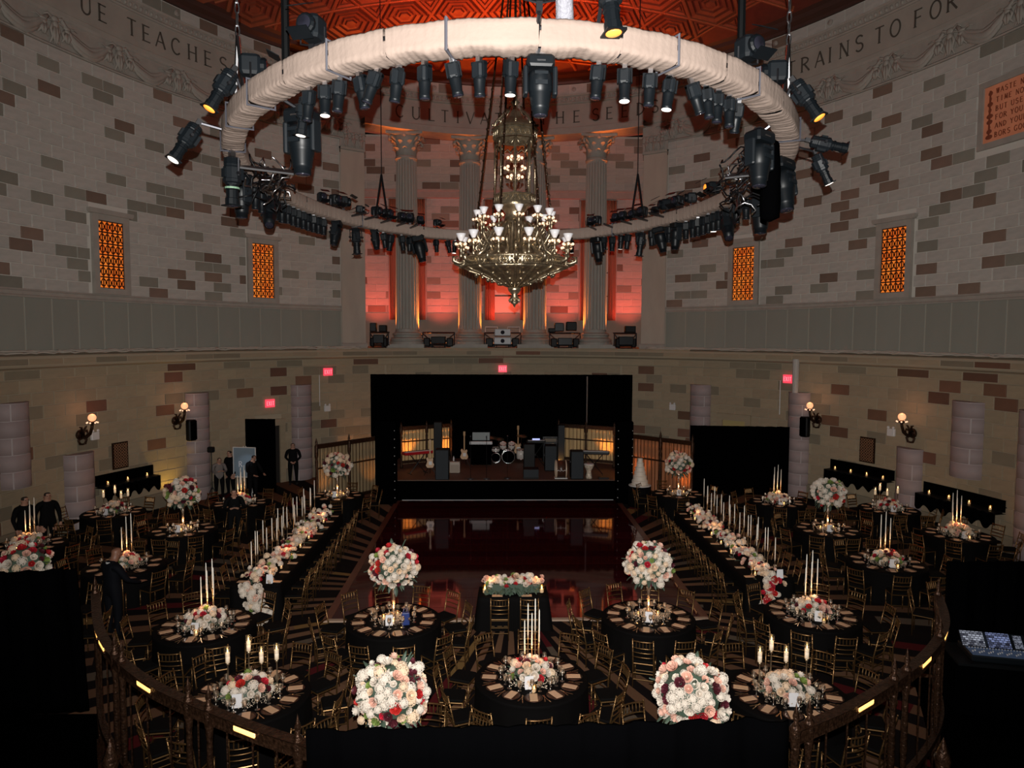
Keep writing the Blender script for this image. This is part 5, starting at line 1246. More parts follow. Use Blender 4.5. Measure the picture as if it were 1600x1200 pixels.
banquet('taper-candle table at the right edge', 12.75, 19.75, 'taper', 10, 18, False, mix='ccccwwpr', glow=2.0)
banquet('taper-candle table behind the waiter', -8.9, 23.8, 'taper', 10, 0, False)
banquet('table behind the right black drape', 9.85, 14.0, 'pillar', 10, 0, False, ware=False, skip=(5, 6, 7, 8, 9), nb=16)

# ---- two long tables flanking the dance floor
def long_table(X, Y0_, Y1_, nm, sx):
    w = 1.1; yc = (Y0_ + Y1_) / 2; ln = Y1_ - Y0_
    t = thing('long_table', 'long banquet table %s of the dance floor' % nm, 'table', (X, yc, 0.004), 0, 'long tables'); MB().box((0, 0, .745), (w - .04, ln - .04, .02)).build('tabletop', DEDGE, t)
    for lx in (-.4, .4):
        for ly in (-ln / 2 + .3, ln / 2 - .3): MB().tube((lx, ly, 0), (lx, ly, .735), .03, None, 6).build('leg', DSTEEL, t)
    def fn(u, v):
        q = u * 2 * (w + ln); k = 0
        if q < w: x, y, nx, ny = -w / 2 + q, -ln / 2, 0, -1
        elif q < w + ln: x, y, nx, ny = w / 2, -ln / 2 + q - w, 1, 0
        elif q < 2 * w + ln: x, y, nx, ny = w / 2 - (q - w - ln), ln / 2, 0, 1
        else: x, y, nx, ny = -w / 2, ln / 2 - (q - 2 * w - ln), -1, 0
        if v < .301: return (x * v / .3, y * v / .3 if True else y, 0.77)
        k = (v - .3) / .7; o = 0.01 + k * (0.05 + 0.025 * sin(q * 18)); return (x + nx * o, y + ny * o, 0.765 - 0.755 * k)
    tag(put('tablecloth', MB().grid(fn, 124, 10, True).mesh('tablecloth', CLOTH, True), None, (X, yc, 0.004)), 'floor-length black cloth on the long table %s of the dance floor' % nm, 'tablecloth', 'black tablecloths')
    n = 10
    for s, sn in ((-1, 'left'), (1, 'right')):
        for k in range(n):
            y = Y0_ + .33 + k * (ln - .66) / (n - 1); inner = (s == sx)
            where = '%s side of the %s long table, %s from the camera' % (sn, nm, ORD[k])
            chair(X + s * (w / 2 + .24), y + rfl.uniform(-.04, .04), (pi / 2 if s > 0 else -pi / 2) + rfl.uniform(-.12, .12), 'gold chair, ' + where, 'gold chairs along the long tables', inner)
            tag(put('menu_card', MENU, None, (X + s * .38, y, 0.777), (0, 0, pi / 2 + rfl.uniform(-.1, .1))), 'tan menu card, ' + where, 'menu', 'menu cards')
            if k % 2 == 0: tag(put('wine_glass', WINE, None, (X + s * .27, y + .15, 0.775)), 'cut crystal wine glass, ' + where, 'glass', 'crystal on the long tables')
    g = thing('floral_runner', 'flower garland along the long table %s of the dance floor, spilling off its near end' % nm, 'flowers', (X, Y0_, 0.775), 0, 'floral runners')
    for k in range(280):
        y = ln * (k + .5) / 280; z = 0.05 + 0.19 * rfl.random(); x = max(-.3, min(.3, rfl.gauss(0, .14))); bloom(g, (x, y, z + 0.04 * sin(y * 5)), (x * 4, rfl.uniform(-.5, .2), 1), 0.068 * rfl.uniform(.75, 1.2))
    for k in range(60):      # cascade over the near end
        v = k / 60; z = 0.1 - 0.85 * v; y = -0.06 - 0.10 * rfl.random() - 0.35 * max(0, v - .55); x = rfl.gauss(0, .12) + (0.45 * max(0, v - .45) if sx > 0 else -0.10 * v); bloom(g, (x, y, z), (x * 2, -1, .5), 0.072 * rfl.uniform(.8, 1.2), 'wwwwwwwwcpg' if sx > 0 else 'wwwwcprrr')
    for k in range(40): put('leaf', LEAF1, g, (rfl.gauss(0, .18), rfl.uniform(0, ln), 0.03), (0.1, 0, rfl.uniform(0, 6)), rfl.uniform(.15, .25))
    for k in range(20):
        y = Y0_ + .5 + (ln - .9) * k / 19; taper(X + (-0.24 if sx > 0 else .24) + rfl.uniform(-.05, .05), y, 0.775, (0.34, 0.50, 0.42, 0.60)[k % 4], '%s from the camera, %s long table' % (ORD[k], nm))
    for k in range(7):
        y = Y0_ + .4 + ln * .9 * k / 7; VOT.spawn('votive_candle', 'lit amber votive, %s from the camera on the %s long table' % (ORD[k], nm), 'candle', (X + sx * .22, y, 0.775), 0, 'votive candles')
        if k % 2 == 0: lamp('votive_glow', 'POINT', (X + sx * .15, y, 1.10), None, VOT_W * 0.7, (1.0, 0.50, 0.20), 0.06)
    tag(put('table_card', CARDK, None, (X + (.26 if sx > 0 else .3), Y0_ + .2, 0.775)), 'small white table card at the near end of the %s long table' % nm, 'card', 'table cards')
long_table(-5.75, 15.75, 22.35, 'left', 1)
long_table(5.92, 15.95, 22.55, 'right', -1)

# ---- sweetheart table
sw = thing('sweetheart_table', 'small table for two at the near edge of the dance floor', 'table', (0.0, 15.35, 0.04)); MB().box((0, 0, .72), (1.4, .6, .02)).build('tabletop', DEDGE, sw)
for lx in (-.6, .6):
    for ly in (-.22, .22): MB().tube((lx, ly, 0), (lx, ly, .71), .025, None, 6).build('leg', DSTEEL, sw)
def swf(u, v):
    a = 2 * pi * u; c, s_ = cos(a), sin(a); k = max(abs(c) / .75, abs(s_) / .34); x, y = c / k, s_ / k
    if v < .301: return (x * v / .3, y * v / .3, 0.735)
    q = (v - .3) / .7; o = 1.01 + q * (.10 + .03 * sin(a * 26)); return (x * o, y * o, .73 - .72 * q)
tag(put('tablecloth', MB().grid(swf, 104, 10, True).mesh('tablecloth', CLOTH, True), None, (0.0, 15.35, 0.04)), 'floor-length black cloth on the sweetheart table', 'tablecloth', 'black tablecloths')
g = thing('flower_arrangement', 'long box of white and red flowers on the sweetheart table', 'flowers', (0.0, 15.38, 0.777), 0)
for k in range(64):
    x = -0.64 + 1.28 * (k + .5) / 64; z = 0.14 + 0.20 * rfl.random(); y = rfl.uniform(-.14, .12); bloom(g, (x, y, z), (x * .6, -.6, 1), 0.066 * rfl.uniform(.8, 1.2))
for k in range(46): put('leaf', LEAF1, g, (rfl.uniform(-.6, .6), rfl.uniform(-.18, -.08), rfl.uniform(.02, .16)), (rfl.uniform(-1, -.3), 0, rfl.uniform(2.5, 3.8)), rfl.uniform(.12, .2))
MB().box((0, 0.02, .09), (1.2, .2, .18)).build('planter', LEAF, g)
for i, x in enumerate((-0.30, 0.33)):
    chair(x, 14.80, rfl.uniform(-.06, .06), 'gold chair at the sweetheart table, %s of the two' % ('left', 'right')[i], 'sweetheart chairs')
    tag(put('menu_card', MENU, None, (x - .05, 15.12, 0.777), (0, 0, pi / 2)), 'tan menu card on the sweetheart table, %s of the two' % ('left', 'right')[i], 'menu', 'menu cards')
for i, (x, y) in enumerate(((-.62, 15.30), (.62, 15.30), (-.48, 15.55), (.5, 15.55))): VOT.spawn('votive_candle', 'lit amber votive on the sweetheart table, %s' % ('front left', 'front right', 'rear left', 'rear right')[i], 'candle', (x, y, 0.775), 0, 'votive candles', scale=1.6)
for x in (-.5, .5): lamp('votive_glow', 'POINT', (x, 15.25, 1.12), None, VOT_W * 0.6, (1.0, 0.50, 0.20), 0.06)
# ================================================================ ROUND PIERS, SCONCES AND WALL FITTINGS
def pier(side, x, y, z0, z1, w, name):
    s = s_of(x, y); rz = wrz(side, s); r = w / 2; h = z1 - z0; n = max(3, round(h / 0.47)); ch_ = h / n
    o = struct(put(name, MB().lathe([(r - .02, 0), (r - .02, h)], 20, arc=(pi, 2 * pi)).add([], []).mesh(name, LILJ, True), None, wp(side, s, -0.02, z0), (0, 0, rz), (1, 0.85, 1)))
    for k in range(n):
        js = (0.28, 0.72)[k % 2]
        for a0, a1 in ((0, js), (js, 1)):
            g = 0.012
            m_ = MB().lathe([(r - .02, 0.008), (r, 0.014), (r, ch_ - .014), (r - .02, ch_ - .008)], 8, arc=(pi + pi * (a0 + (g if a0 else 0)), pi + pi * (a1 - (g if a1 < 1 else 0)))).mesh('pier_block', LILAC, True)
            put('pier_block', m_, o, (0, 0, k * ch_))
    put('pier_cap', MB().lathe([(0.0, 0), (r + .01, 0), (r + .01, 0.03), (0, .03)], 16, arc=(pi, 2 * pi)).mesh('pier_cap', LILAC), o, (0, 0, h))
PIERS = ((-1, 14.55, 21.2, 1.87, 4.35, 0.98), (-1, 14.0, 23.4, 0, 2.5, 1.08), (-1, 12.0, 27.95, 0, 4.11, 1.0), (-1, 9.0, 31.8, 0, 4.17, 0.98),
         (1, 8.85, 31.95, 0, 4.2, 1.0), (1, 11.8, 28.3, 0, 4.14, 0.96), (1, 13.8, 23.95, 0, 2.58, 0.98), (1, 14.4, 21.9, 2.0, 4.36, 1.08), (1, 14.85, 19.6, 0, 4.3, 1.1))
for i, (sd_, x, y, z0, z1, w) in enumerate(PIERS): pier(sd_, x, y, z0, z1, w, 'wall_pier_%s' % ('left', 'right')[sd_ > 0])
GLOBE = mat('glowing_globe', (1, 0.7, 0.5), 0.4, em=(1.0, 0.40, 0.17), es=0.95)
SK = Kit()
bp = MB().lathe([(0.0, 0), (0.16, 0), (0.17, 0.03), (0.08, 0.06), (0.0, 0.08)], 12); bpm = MB(); bpm.T = Matrix.Rotation(pi / 2, 4, 'X'); bpm.lathe([(0.17, 0), (0.17, 0.03), (0.08, 0.08), (0.0, 0.09)], 12)
SK.add('backplate', bpm.mesh('backplate', DBRONZE), (0, 0, -0.55))
SK.add('arm', MB().path([(0, -.05, -.55), (0, -.25, -.62), (0, -.42, -.5), (0, -.50, -.3), (0, -.52, -.14)], [.05, .055, .05, .045, .05], 8).mesh('arm', DBRONZE, True))
for s_ in (-1, 1):
    SK.add('scroll', MB().path([(s_ * .02, -.08, -.5), (s_ * .16, -.12, -.42), (s_ * .2, -.12, -.55), (s_ * .1, -.1, -.62), (s_ * .08, -.1, -.52)], [.03, .04, .04, .03, .02], 6).mesh('scroll', DBRONZE, True))
    SK.add('scroll', MB().path([(s_ * .03, -.07, -.62), (s_ * .15, -.1, -.72), (s_ * .1, -.1, -.84), (0, -.09, -.86)], [.03, .045, .04, .03], 6).mesh('scroll', DBRONZE, True))
    SK.add('scroll', MB().path([(0, -.1, -.5), (s_ * .08, -.16, -.3), (s_ * .14, -.14, -.28)], [.04, .035, .02], 6).mesh('scroll', DBRONZE, True))
SK.add('cup', MB().lathe([(.03, -.2), (.10, -.15), (.12, -.12), (.06, -.10)], 12).mesh('cup', DBRONZE, True), (0, -.52, 0))
SK.add('globe', MB().ball((0, 0, .03), .125, 16, 10).mesh('globe', GLOBE, True), (0, -.52, 0))
bulbs = MB().ball((0, 0, 0), .028, 6, 5).mesh('bulb', WARMB, True)
for k in range(7): SK.add('bulb', bulbs, (.16 * cos(k * 2 * pi / 7), -.52 + .16 * sin(k * 2 * pi / 7), -.13))
for i, (sd_, x, y, z) in enumerate(((-1, 13.95, 23.5, 3.66), (-1, 12.45, 27.1, 3.70), (1, 12.22, 27.55, 3.71), (1, 13.82, 23.9, 3.67))):
    s = s_of(x, y); SK.spawn('wall_sconce', 'bronze wall sconce with glowing globe, %s' % ('on the left wall above the short pier', 'beside the tall pier on the left wall', 'beside the tall pier on the right wall', 'on the right wall above the short pier')[i], 'sconce', wp(sd_, s, 0.04, z), wrz(sd_, s), 'wall sconces')
    lamp('sconce_glow', 'POINT', wp(sd_, s, 0.62, z + 0.32), None, SC_W, (1.0, 0.42, 0.2), 0.1)
for i, (sd_, x, y, z) in enumerate(((-1, 12.15, 27.5, 2.75), (1, 11.95, 27.85, 2.85))):
    s = s_of(x, y); k = Kit(); k.add('cabinet', MB().cham((0, -.16, 0), (.34, .28, .8), .05).mesh('cabinet', FIXG)); k.add('bracket', MB().box((0, 0, 0), (.1, .1, .2)).mesh('bracket', DSTEEL)); k.add('grille', MB().box((0, -.305, 0), (.28, .01, .72)).mesh('grille', BLACK))
    k.spawn('wall_speaker', 'black wall speaker against the tall pier on the %s wall' % ('left', 'right')[i], 'speaker', wp(sd_, s, .10, z), wrz(sd_, s))
EXITM = mat('exit_sign_glow', (0.8, 0.1, 0.12), 0.4, em=(1.0, 0.06, 0.11), es=0.85); EXITL = mat('exit_letter', (1, 0.4, 0.45), 0.4, em=(1.0, 0.25, 0.32), es=0.95)
exk = Kit(); exk.add('box', MB().box((0, -.04, 0), (.42, .08, .34)).mesh('box', EXITM))
for i, ch_ in enumerate('EXIT'): exk.add('letter', letter_mesh(ch_, .17, EXITL, .01, 1.4), (-.135 + .09 * i, -.081, -.085), None, (.72, 1, 1))
for i, (sd_, x, y, z, lab) in enumerate(((-1, 8.04, 32.68, 4.73, 'high on the left wall near the alcove'), (-1, 10.06, 30.69, 3.48, 'over the left doorway'), (-1, .05, 35.7, 4.76, 'on the ledge above the stage'), (1, 11.51, 28.75, 4.68, 'high on the right wall by the wrapped conduit'))):
    s = s_of(x, y); exk.spawn('exit_sign', 'glowing pink-red exit sign ' + lab, 'sign', wp(sd_, s, .04 if i != 2 else .16, z), wrz(sd_, s), 'exit signs')
emk = Kit(); emk.add('box', MB().cham((0, -.05, 0), (.30, .1, .26), .02).mesh('box', WHITE))
for s_ in (-1, 1): emk.add('lamp_head', MB().ball((s_ * .1, -.08, .17), .05, 8, 6).mesh('lamp_head', WHITE, True))
for i, (sd_, x, y, z, lab) in enumerate(((-1, 13.8, 24.01, 3.01, 'beside the left sconce'), (-1, 8.08, 32.64, 3.07, 'on the left wall beside the stage curtain'), (1, 7.83, 32.84, 3.13, 'on the right wall beside the stage curtain'), (1, 13.6, 24.7, 3.05, 'beside the right sconce'))):
    s = s_of(x, y); emk.spawn('emergency_light', 'white emergency light box ' + lab, 'emergency light', wp(sd_, s, .04, z), wrz(sd_, s), 'emergency lights')
for i, (sd_, x, y, z) in enumerate(((-1, 13.45, 24.96, 2.2), (1, 13.19, 25.59, 2.28))):
    s = s_of(x, y); k = Kit(); k.add('frame', MB().box((0, -.02, 0), (.62, .05, .92)).mesh('frame', DBRONZE)); g = MB()
    for q in range(40):
        gx, gz = -.22 + .11 * (q % 5), -.36 + .103 * (q // 5)
        for a_ in (.75, -.75): g.box((gx, -.05, gz), (.016, .02, .14), R=Matrix.Rotation(a_, 3, 'Y'))
    k.add('lattice', g.mesh('lattice', mat('lattice_bronze', (.34, .19, .11), .5, .3))); k.spawn('wall_grille', 'dark bronze lattice vent grille on the %s wall' % ('left', 'right')[i], 'vent', wp(sd_, s, .04, z), wrz(sd_, s), 'wall grilles')
cnd = wp(1, s_of(11.8, 28.3), .35); tag(MB().tube((cnd.x, cnd.y, 4.17), (cnd.x, cnd.y, 5.5), .12, .13, 10).build('wrapped_conduit', mat('pale_wrap', (.42, .40, .37), .8, bump=(14, .6, .05))), 'pale wrapped conduit running from the ledge down to the right pier', 'conduit')
for i, (sd_, x, y) in enumerate(((-1, 8.35, 32.42), (1, 11.25, 29.0))):
    s = s_of(x, y); a, b = wp(sd_, s, .05, 3.2), wp(sd_, s, .05, 4.6); tag(MB().tube(a, b, .018, None, 6).build('conduit_pipe', WHITE), 'thin pale conduit on the %s wall below the exit sign' % ('left', 'right')[i], 'conduit')
# loose cables lying along the ledge
CABW = mat('pale_cable', (.46, .42, .36), .5)
for sd_, sn in ((-1, 'left'), (1, 'right')):
    for k in range(4):
        rn = random.Random(40 + k + (9 if sd_ > 0 else 0)); s0, s1 = S_P0 + .3, S_BLK; n = 90
        off, z = (.14, .22, .30, .10)[k], 5.80 if k != 2 else 5.755
        pts = [wp(sd_, s0 + (s1 - s0) * i / n, off + rn.uniform(-.05, .05), z + .03 + rn.uniform(0, .05)) for i in range(n + 1)]
        tag(MB().path(pts, .03, 5).build('ledge_cable', CABW, None, True), 'pale cable lying along the %s ledge, %s from the wall' % (sn, ('second', 'third', 'outermost', 'nearest')[k]), 'cable', 'ledge cables')

# wall shelves with black fringed cloths and candles
def shelf(sd_, p0, p1, z, label, n):
    s0, s1 = sorted((s_of(*p0), s_of(*p1)))
    o = thing('bar_shelf', label, 'shelf', wp(sd_, (s0 + s1) / 2, 0, z), 0, 'wall shelves'); P = o.location.copy()
    def rel(mb_): mb_.v = [tuple(Vector(v) - P) for v in mb_.v]; return mb_
    rel(sweep(MB(), sd_, s0, s1, [(0.02, z - .05), (.42, z - .05), (.42, z), (.02, z)], 14)).build('shelf_board', FIXG, o)
    rel(MB().grid(lambda u, v: wp(sd_, s0 + (s1 - s0) * u, .42 + .02 * sin(u * 60), z - .02 - .42 * v * (1 + .22 * sin(u * 37) * v)), 60, 4)).build('skirt', BLACK, o)
    rel(sweep(MB(), sd_, s0, s1, [(0.02, z), (.06, z), (.06, z + .35), (.02, z + .35)], 14)).build('back_board', BLACK, o)
    for k in range(n):
        s = s0 + (s1 - s0) * (k + .5) / n; VOT.spawn('votive_candle', 'lit votive, %s from the stage on the %s' % (ORD[k], label.split(' with')[0]), 'candle', wp(sd_, s, .22, z + .002), 0, 'votive candles', scale=1.3)
shelf(-1, (13.82, 23.95), (12.92, 26.2), 1.30, 'black shelf on the left wall with candles', 3)
shelf(1, (12.5, 27.0), (13.62, 24.5), 1.36, 'farther black shelf on the right wall with candles', 4)
shelf(1, (13.97, 23.4), (14.69, 20.5), 1.22, 'nearer black shelf on the right wall with candles', 4)

# ================================================================ STAGE
stg = thing('stage', 'low black stage behind the dance floor with a brown deck', 'stage', (0, 27.5, 0))
MB().box((0, 2.5, .385), (9.6, 5.0, .77)).build('skirt', BLACK, stg); MB().box((0, 2.5, .785), (9.6, 5.0, .03)).build('deck', mat('brown_deck', (.085, .042, .026), .6, noise=(1.5, .2)), stg)
MB().box((.1, -.02, .02), (8.2, .04, .03)).build('edge_strip', mat('grey_strip', (.35, .35, .36), .4), stg)
DZ = 0.802
tag(put('stage_curtain', drape(12.0, 4.62, 26, 0.09, BLACK, 'stage_curtain', None, .03), None, (-.1, 32.75, 0)), 'tall black curtain hung behind the band stage', 'curtain')
for i, (x0, x1, nm) in enumerate(((-4.93, -4.15, 'left'), (4.22, 4.84, 'right'))):
    o = thing('draped_tower', 'black draped tower with glinting studs on the %s of the stage' % nm, 'tower', ((x0 + x1) / 2, 27.1, 0)); w = x1 - x0
    MB().cham((0, 0, 1.58), (w, .5, 3.16), .05).build('cover', BLACK, o)
    sm_ = MB().ball((0, 0, 0), .016, 6, 5).mesh('stud', WHITE)  # white balls put where pale glints run down the tower edges
    for e in (-1, 1):
        if i == 0 and e < 0: continue
        for k in range(9): put('stud', sm_, o, (e * (w / 2 - .04), -.262, .25 + .32 * k))
# bronze screens with gathered drapes
TURN = MB().lathe([(.07, 0), (.07, .15), (.045, .2), (.06, .3), (.04, .45), (.055, .9), (.045, 1.5), (.06, 1.75), (.04, 1.85), (.07, 1.95), (.07, 2.30), (.03, 2.36), (.05, 2.42), (.035, 2.48), (.0, 2.62)], 10).mesh('post', DBRONZE, True)
def screen(p0, p1, h, label, dm, amb, z0=0.0):
    a, b = Vector((*p0, z0)), Vector((*p1, z0)); v = b - a; ln = v.length
    o = thing('bronze_screen', label, 'screen', a, atan2(v.y, v.x), 'bronze screens')
    for x in (0, ln * .5, ln): put('post', TURN, o, (x, 0, 0), None, (1, 1, h / 2.4))
    for z, hh in ((h - .12, .16), (h * .62, .05), (.25, .12)): MB().box((ln / 2, 0, z), (ln, .09, hh)).build('rail', DBRONZE, o)
    nb = int(ln / .16); bar_ = MB().tube((0, 0, .3), (0, 0, h - .15), .012, None, 5).mesh('bar', DBRONZE)
    for k in range(1, nb): put('bar', bar_, o, (ln * k / nb, 0, 0))
    d = put('drape', drape(ln * .96, h - .35, int(ln * 7), .03, dm, 'drape', None, .015), o, (ln / 2, .10, .15))
    m_ = a + v * .5; n_ = Vector((-v.y, v.x, 0)).normalized()
    if n_.y > 0: n_ = -n_
    for t_ in (0.1, .88):
        q = a + v * t_ + n_ * .50; lamp('drape_uplight', 'SPOT', (q.x, q.y, z0 + .10), (q - n_ * .5).to_tuple()[:2] + (z0 + h * .8,), DR_W * amb, (1.0, .38, .06), .05, 70, .9)
    return o
screen((-4.35, 30.0), (-2.33, 31.2), 1.80, 'bronze screen with gold drapes at the left of the stage', GOLDDR, 1.0, .80)
screen((2.38, 31.2), (4.63, 30.0), 1.80, 'bronze screen with gold drapes at the right of the stage', GOLDDR, 1.0, .80)
screen((-6.9, 26.0), (-5.0, 28.3), 2.45, 'dark bronze screen left of the stage tower', mat('olive_drape', (.24, .17, .09), .7), .35)
screen((5.05, 28.5), (6.99, 26.5), 2.5, 'bronze screen with russet drapes behind the wedding cake', mat('rust_drape', (.34, .12, .045), .7), 0.7)
tag(put('black_curtain', drape(3.9, 2.78, 9, .06, BLACK, 'black_curtain', None, .03), None, (9.45, 28.5, 0), (0, 0, -.12)), 'wide black curtain standing before the right wall', 'curtain')
tag(put('black_curtain', drape(1.2, 3.0, 4, .04, BLACK, 'black_curtain', None, .03), None, (-9.9, 29.0, 0)), 'narrow black curtain standing before the left doorway', 'curtain')

# ---- band gear
BODYC = mat('cream_guitar', (.55, .36, .22), .3); GREYF = mat('speaker_grey', (.020, .025, .030), .6, spec=.2); CHROME = mat('chrome', (.7, .7, .72), .15, 1.0); RED = mat('red_lacquer', (.35, .01, .015), .3); WOODN = mat('maple', (.42, .25, .12), .4)
def guitar(x, y, rz, label, m, sc=1.0):
    k = Kit(); out = [(0, 0), (.12, .02), (.16, .12), (.13, .2), (.10, .27), (.13, .36), (.09, .42), (.03, .36), (0, .34), (-.03, .36), (-.10, .44), (-.15, .38), (-.11, .27), (-.13, .2), (-.17, .11), (-.12, .02)]
    k.add('body', MB().prism(out, .045).mesh('body', m), (0, 0, .30)); k.add('neck', MB().box((0, .02, .95), (.05, .025, .68)).mesh('neck', WOODN)); k.add('headstock', MB().box((0, .02, 1.36), (.08, .02, .17)).mesh('headstock', WOODN)); k.add('pickguard', MB().box((.01, -.005, .5), (.12, .01, .14)).mesh('pickguard', WHITE))
    st_ = MB()
    for a in (0, 2.1, 4.2): st_.tube((0, .12, .45), (.28 * sin(a), .12 + .28 * cos(a), .01), .012, None, 5)
    st_.tube((0, .12, .4), (0, .07, .95), .012, None, 5).tube((-.08, -.02, .30), (.08, -.02, .30), .012, None, 5).tube((0, .12, .4), (0, -.02, .3), .012, None, 5); k.add('stand', st_.mesh('stand', CABLE))
    return k.spawn('electric_guitar', label, 'guitar', (x, y, DZ), rz, 'guitars on stands', scale=sc)
guitar(-3.0, 28.4, .1, 'cream electric bass on a stand beside the tall loudspeaker', BODYC); guitar(-1.72, 30.3, -.15, 'tan electric guitar on a stand left of the keyboard', BODYC, 1.05); guitar(.62, 31.75, .2, 'cream guitar on a stand beside the drums', BODYC, 1.1)
def pa(x, y, w, h, d, label, cone=False, m=GREYF):
    k = Kit(); b = k.add('cabinet', MB().cham((0, 0, h / 2), (w, d, h), .02).mesh('cabinet', FIXG)); k.add('grille', MB().box((0, -d / 2 - .006, h / 2), (w - .04, .012, h - .06)).mesh('grille', m))
    for s_ in (-1, 1): k.add('handle', MB().box((s_ * (w / 2 + .008), 0, h * .6), (.016, .16, .05)).mesh('handle', DSTEEL))
    return k.spawn('loudspeaker', label, 'speaker', (x, y, DZ), 0, 'stage loudspeakers')
pa(-2.46, 27.75, .52, 1.18, .5, 'tall grey-fronted loudspeaker at the front left of the stage'); pa(1.0, 29.35, .46, 1.15, .45, 'dark loudspeaker behind the middle of the stage', m=FIXG); pa(1.9, 29.6, .5, 1.05, .5, 'dark loudspeaker right of the amplifier stack'); pa(2.8, 27.85, .5, 1.1, .5, 'grey-fronted loudspeaker at the front right of the stage'); pa(-2.85, 30.6, .35, 1.9, .35, 'slim dark column speaker before the left gold drape', m=FIXG)
pa(2.45, 30.8, .3, 1.75, .3, 'slim grey column speaker before the right gold drape')
def wedge(x, y, label):
    k = Kit(); k.add('cabinet', MB().prism([(-.25, 0), (.25, 0), (.25, .1), (.05, .42), (-.25, .36)], .6).mesh('cabinet', FIXG), (0, 0, 0), (0, 0, pi / 2)); k.add('grille', MB().box((-.3, 0, .2), (.56, .02, .3)).mesh('grille', GREYF), (0, -.27, .02)); return k.spawn('stage_monitor', label, 'speaker', (x, y, DZ), 0)
wedge(1.3, 27.95, 'grey wedge monitor on the stage front right of the microphones')
k = Kit(); k.add('cabinet', MB().cham((0, 0, .22), (.42, .26, .44), .02).mesh('cabinet', mat('blond_tolex', (.40, .33, .27), .6))); k.add('grille_cloth', MB().box((0, -.135, .18), (.36, .01, .30)).mesh('grille_cloth', mat('oatmeal_cloth', (.32, .26, .21), .8))); k.add('handle', MB().box((0, 0, .45), (.14, .03, .03)).mesh('handle', CABLE)); k.spawn('guitar_amplifier', 'small pale guitar amplifier behind the tall loudspeaker', 'amplifier', (-2.05, 29.1, DZ))
o = MB().lathe([(.03, 0), (.03, .14), (.012, .17), (.012, .2)], 8).build('water_bottle', WHITE); o.location = (-2.1, 29.1, DZ + .468); tag(o, 'white water bottle on the pale guitar amplifier', 'bottle')
k = Kit(); k.add('cabinet', MB().cham((0, 0, .4), (.7, .36, .8), .02).mesh('cabinet', FIXG)); k.add('head', MB().box((0, 0, .98), (.66, .3, .3)).mesh('head', CABLE)); k.add('frame', MB().box((0, -.155, 1.12), (.68, .02, .03)).box((0, -.155, .84), (.68, .02, .03)).box((-.33, -.155, .98), (.03, .02, .3)).box((.33, -.155, .98), (.03, .02, .3)).mesh('frame', CHROME)); k.add('panel', MB().box((0, -.152, .98), (.5, .01, .14)).mesh('panel', mat('amp_panel', (.14, .10, .06), .5))); k.spawn('amplifier_stack', 'amplifier head in a steel frame on a dark cabinet at the back of the stage', 'amplifier', (2.05, 31.6, DZ))
def keyboard(x, y, z, rz, w, label, m, stand_m, cloth=False):
    k = Kit(); k.add('case', MB().cham((0, 0, z), (w, .34, .11), .02).mesh('case', m)); wk = MB()
    for q in range(int(w / .03) - 2): wk.box((-w / 2 + .05 + q * .03, -.08, z + .06), (.026, .15, .014))
    k.add('keys', wk.mesh('keys', WHITE)); k.add('panel', MB().box((0, .1, z + .06), (w * .9, .1, .01)).mesh('panel', CABLE))
    st_ = MB().tube((-.35, 0, 0), (.35, 0, z - .05), .018, None, 6).tube((.35, 0, 0), (-.35, 0, z - .05), .018, None, 6).tube((-.35, -.2, .01), (-.35, .2, .01), .018, None, 6).tube((.35, -.2, .01), (.35, .2, .01), .018, None, 6); k.add('stand', st_.mesh('stand', CABLE))
    if cloth: k.add('cover', drape(w * .9, z - .08, 5, .03, BLACK, 'cover', None, .02), (0, -.2, .02)); k.add('screen', MB().box((0, .16, z + .26), (w * .75, .03, .34)).mesh('screen', mat('grey_panel', (.16, .19, .19), .4)))
    return k.spawn('keyboard', label, 'keyboard', (x, y, DZ), rz)
keyboard(-1.02, 30.9, .95, 0, 1.0, 'silver keyboard with a grey rack panel above a black cover', mat('silver_case', (.42, .42, .43), .4), CABLE, True); keyboard(-3.55, 28.9, .85, .55, 1.25, 'red keyboard slanting at the left end of the stage', RED, CABLE); keyboard(3.6, 28.6, .90, -.2, 1.2, 'black keyboard before the right gold drape', CABLE, CABLE); keyboard(1.35, 30.6, 1.05, .1, .8, 'small keyboard with lit display beside the drums', CABLE, CABLE)
o = MB().box((0, 0, 0), (.32, .02, .06)).build('display', mat('blue_display', (.2, .25, .5), .3, em=(.45, .5, 1.0), es=1.2)); o.location = (1.35, 30.5, DZ + 1.16); tag(o, 'small lit blue display on the keyboard beside the drums', 'display')
# drum kit
dk = thing('drum_kit', 'white drum kit with a black-headed kick drum at the back of the stage', 'drums', (.12, 31.4, DZ)); SHELL = mat('white_pearl', (.55, .5, .46), .3)
def drum(name, c, r, h, tilt, head, hoop=CHROME, ax='x'):
    d = put(name, MB().lathe([(r, -h / 2), (r, h / 2)], 20).mesh('shell', SHELL, True), dk, c, (tilt, 0, 0))
    for z in (-h / 2, h / 2): put('hoop', MB().lathe([(r + .012, -.02), (r + .016, 0), (r + .012, .02), (r - .01, .02), (r - .01, -.02)], 20, cap=False).mesh('hoop', hoop, True), d, (0, 0, z)); put('drum_head', MB().lathe([(r, 0), (0, .004)], 20, cap=False).mesh('drum_head', head), d, (0, 0, z + (.004 if z > 0 else -.008)))
drum('kick_drum', (.05, -.1, .29), .28, .4, pi / 2, BLACK); drum('tom', (-.18, 0, .75), .15, .2, .5, SHELL); drum('tom', (.2, 0, .75), .15, .2, .5, SHELL); drum('floor_tom', (.62, .1, .35), .2, .4, .05, SHELL); drum('snare_drum', (-.5, .2, .55), .18, .15, .1, SHELL); drum('small_drum', (-.5, -.35, .25), .2, .2, 1.2, BLACK)
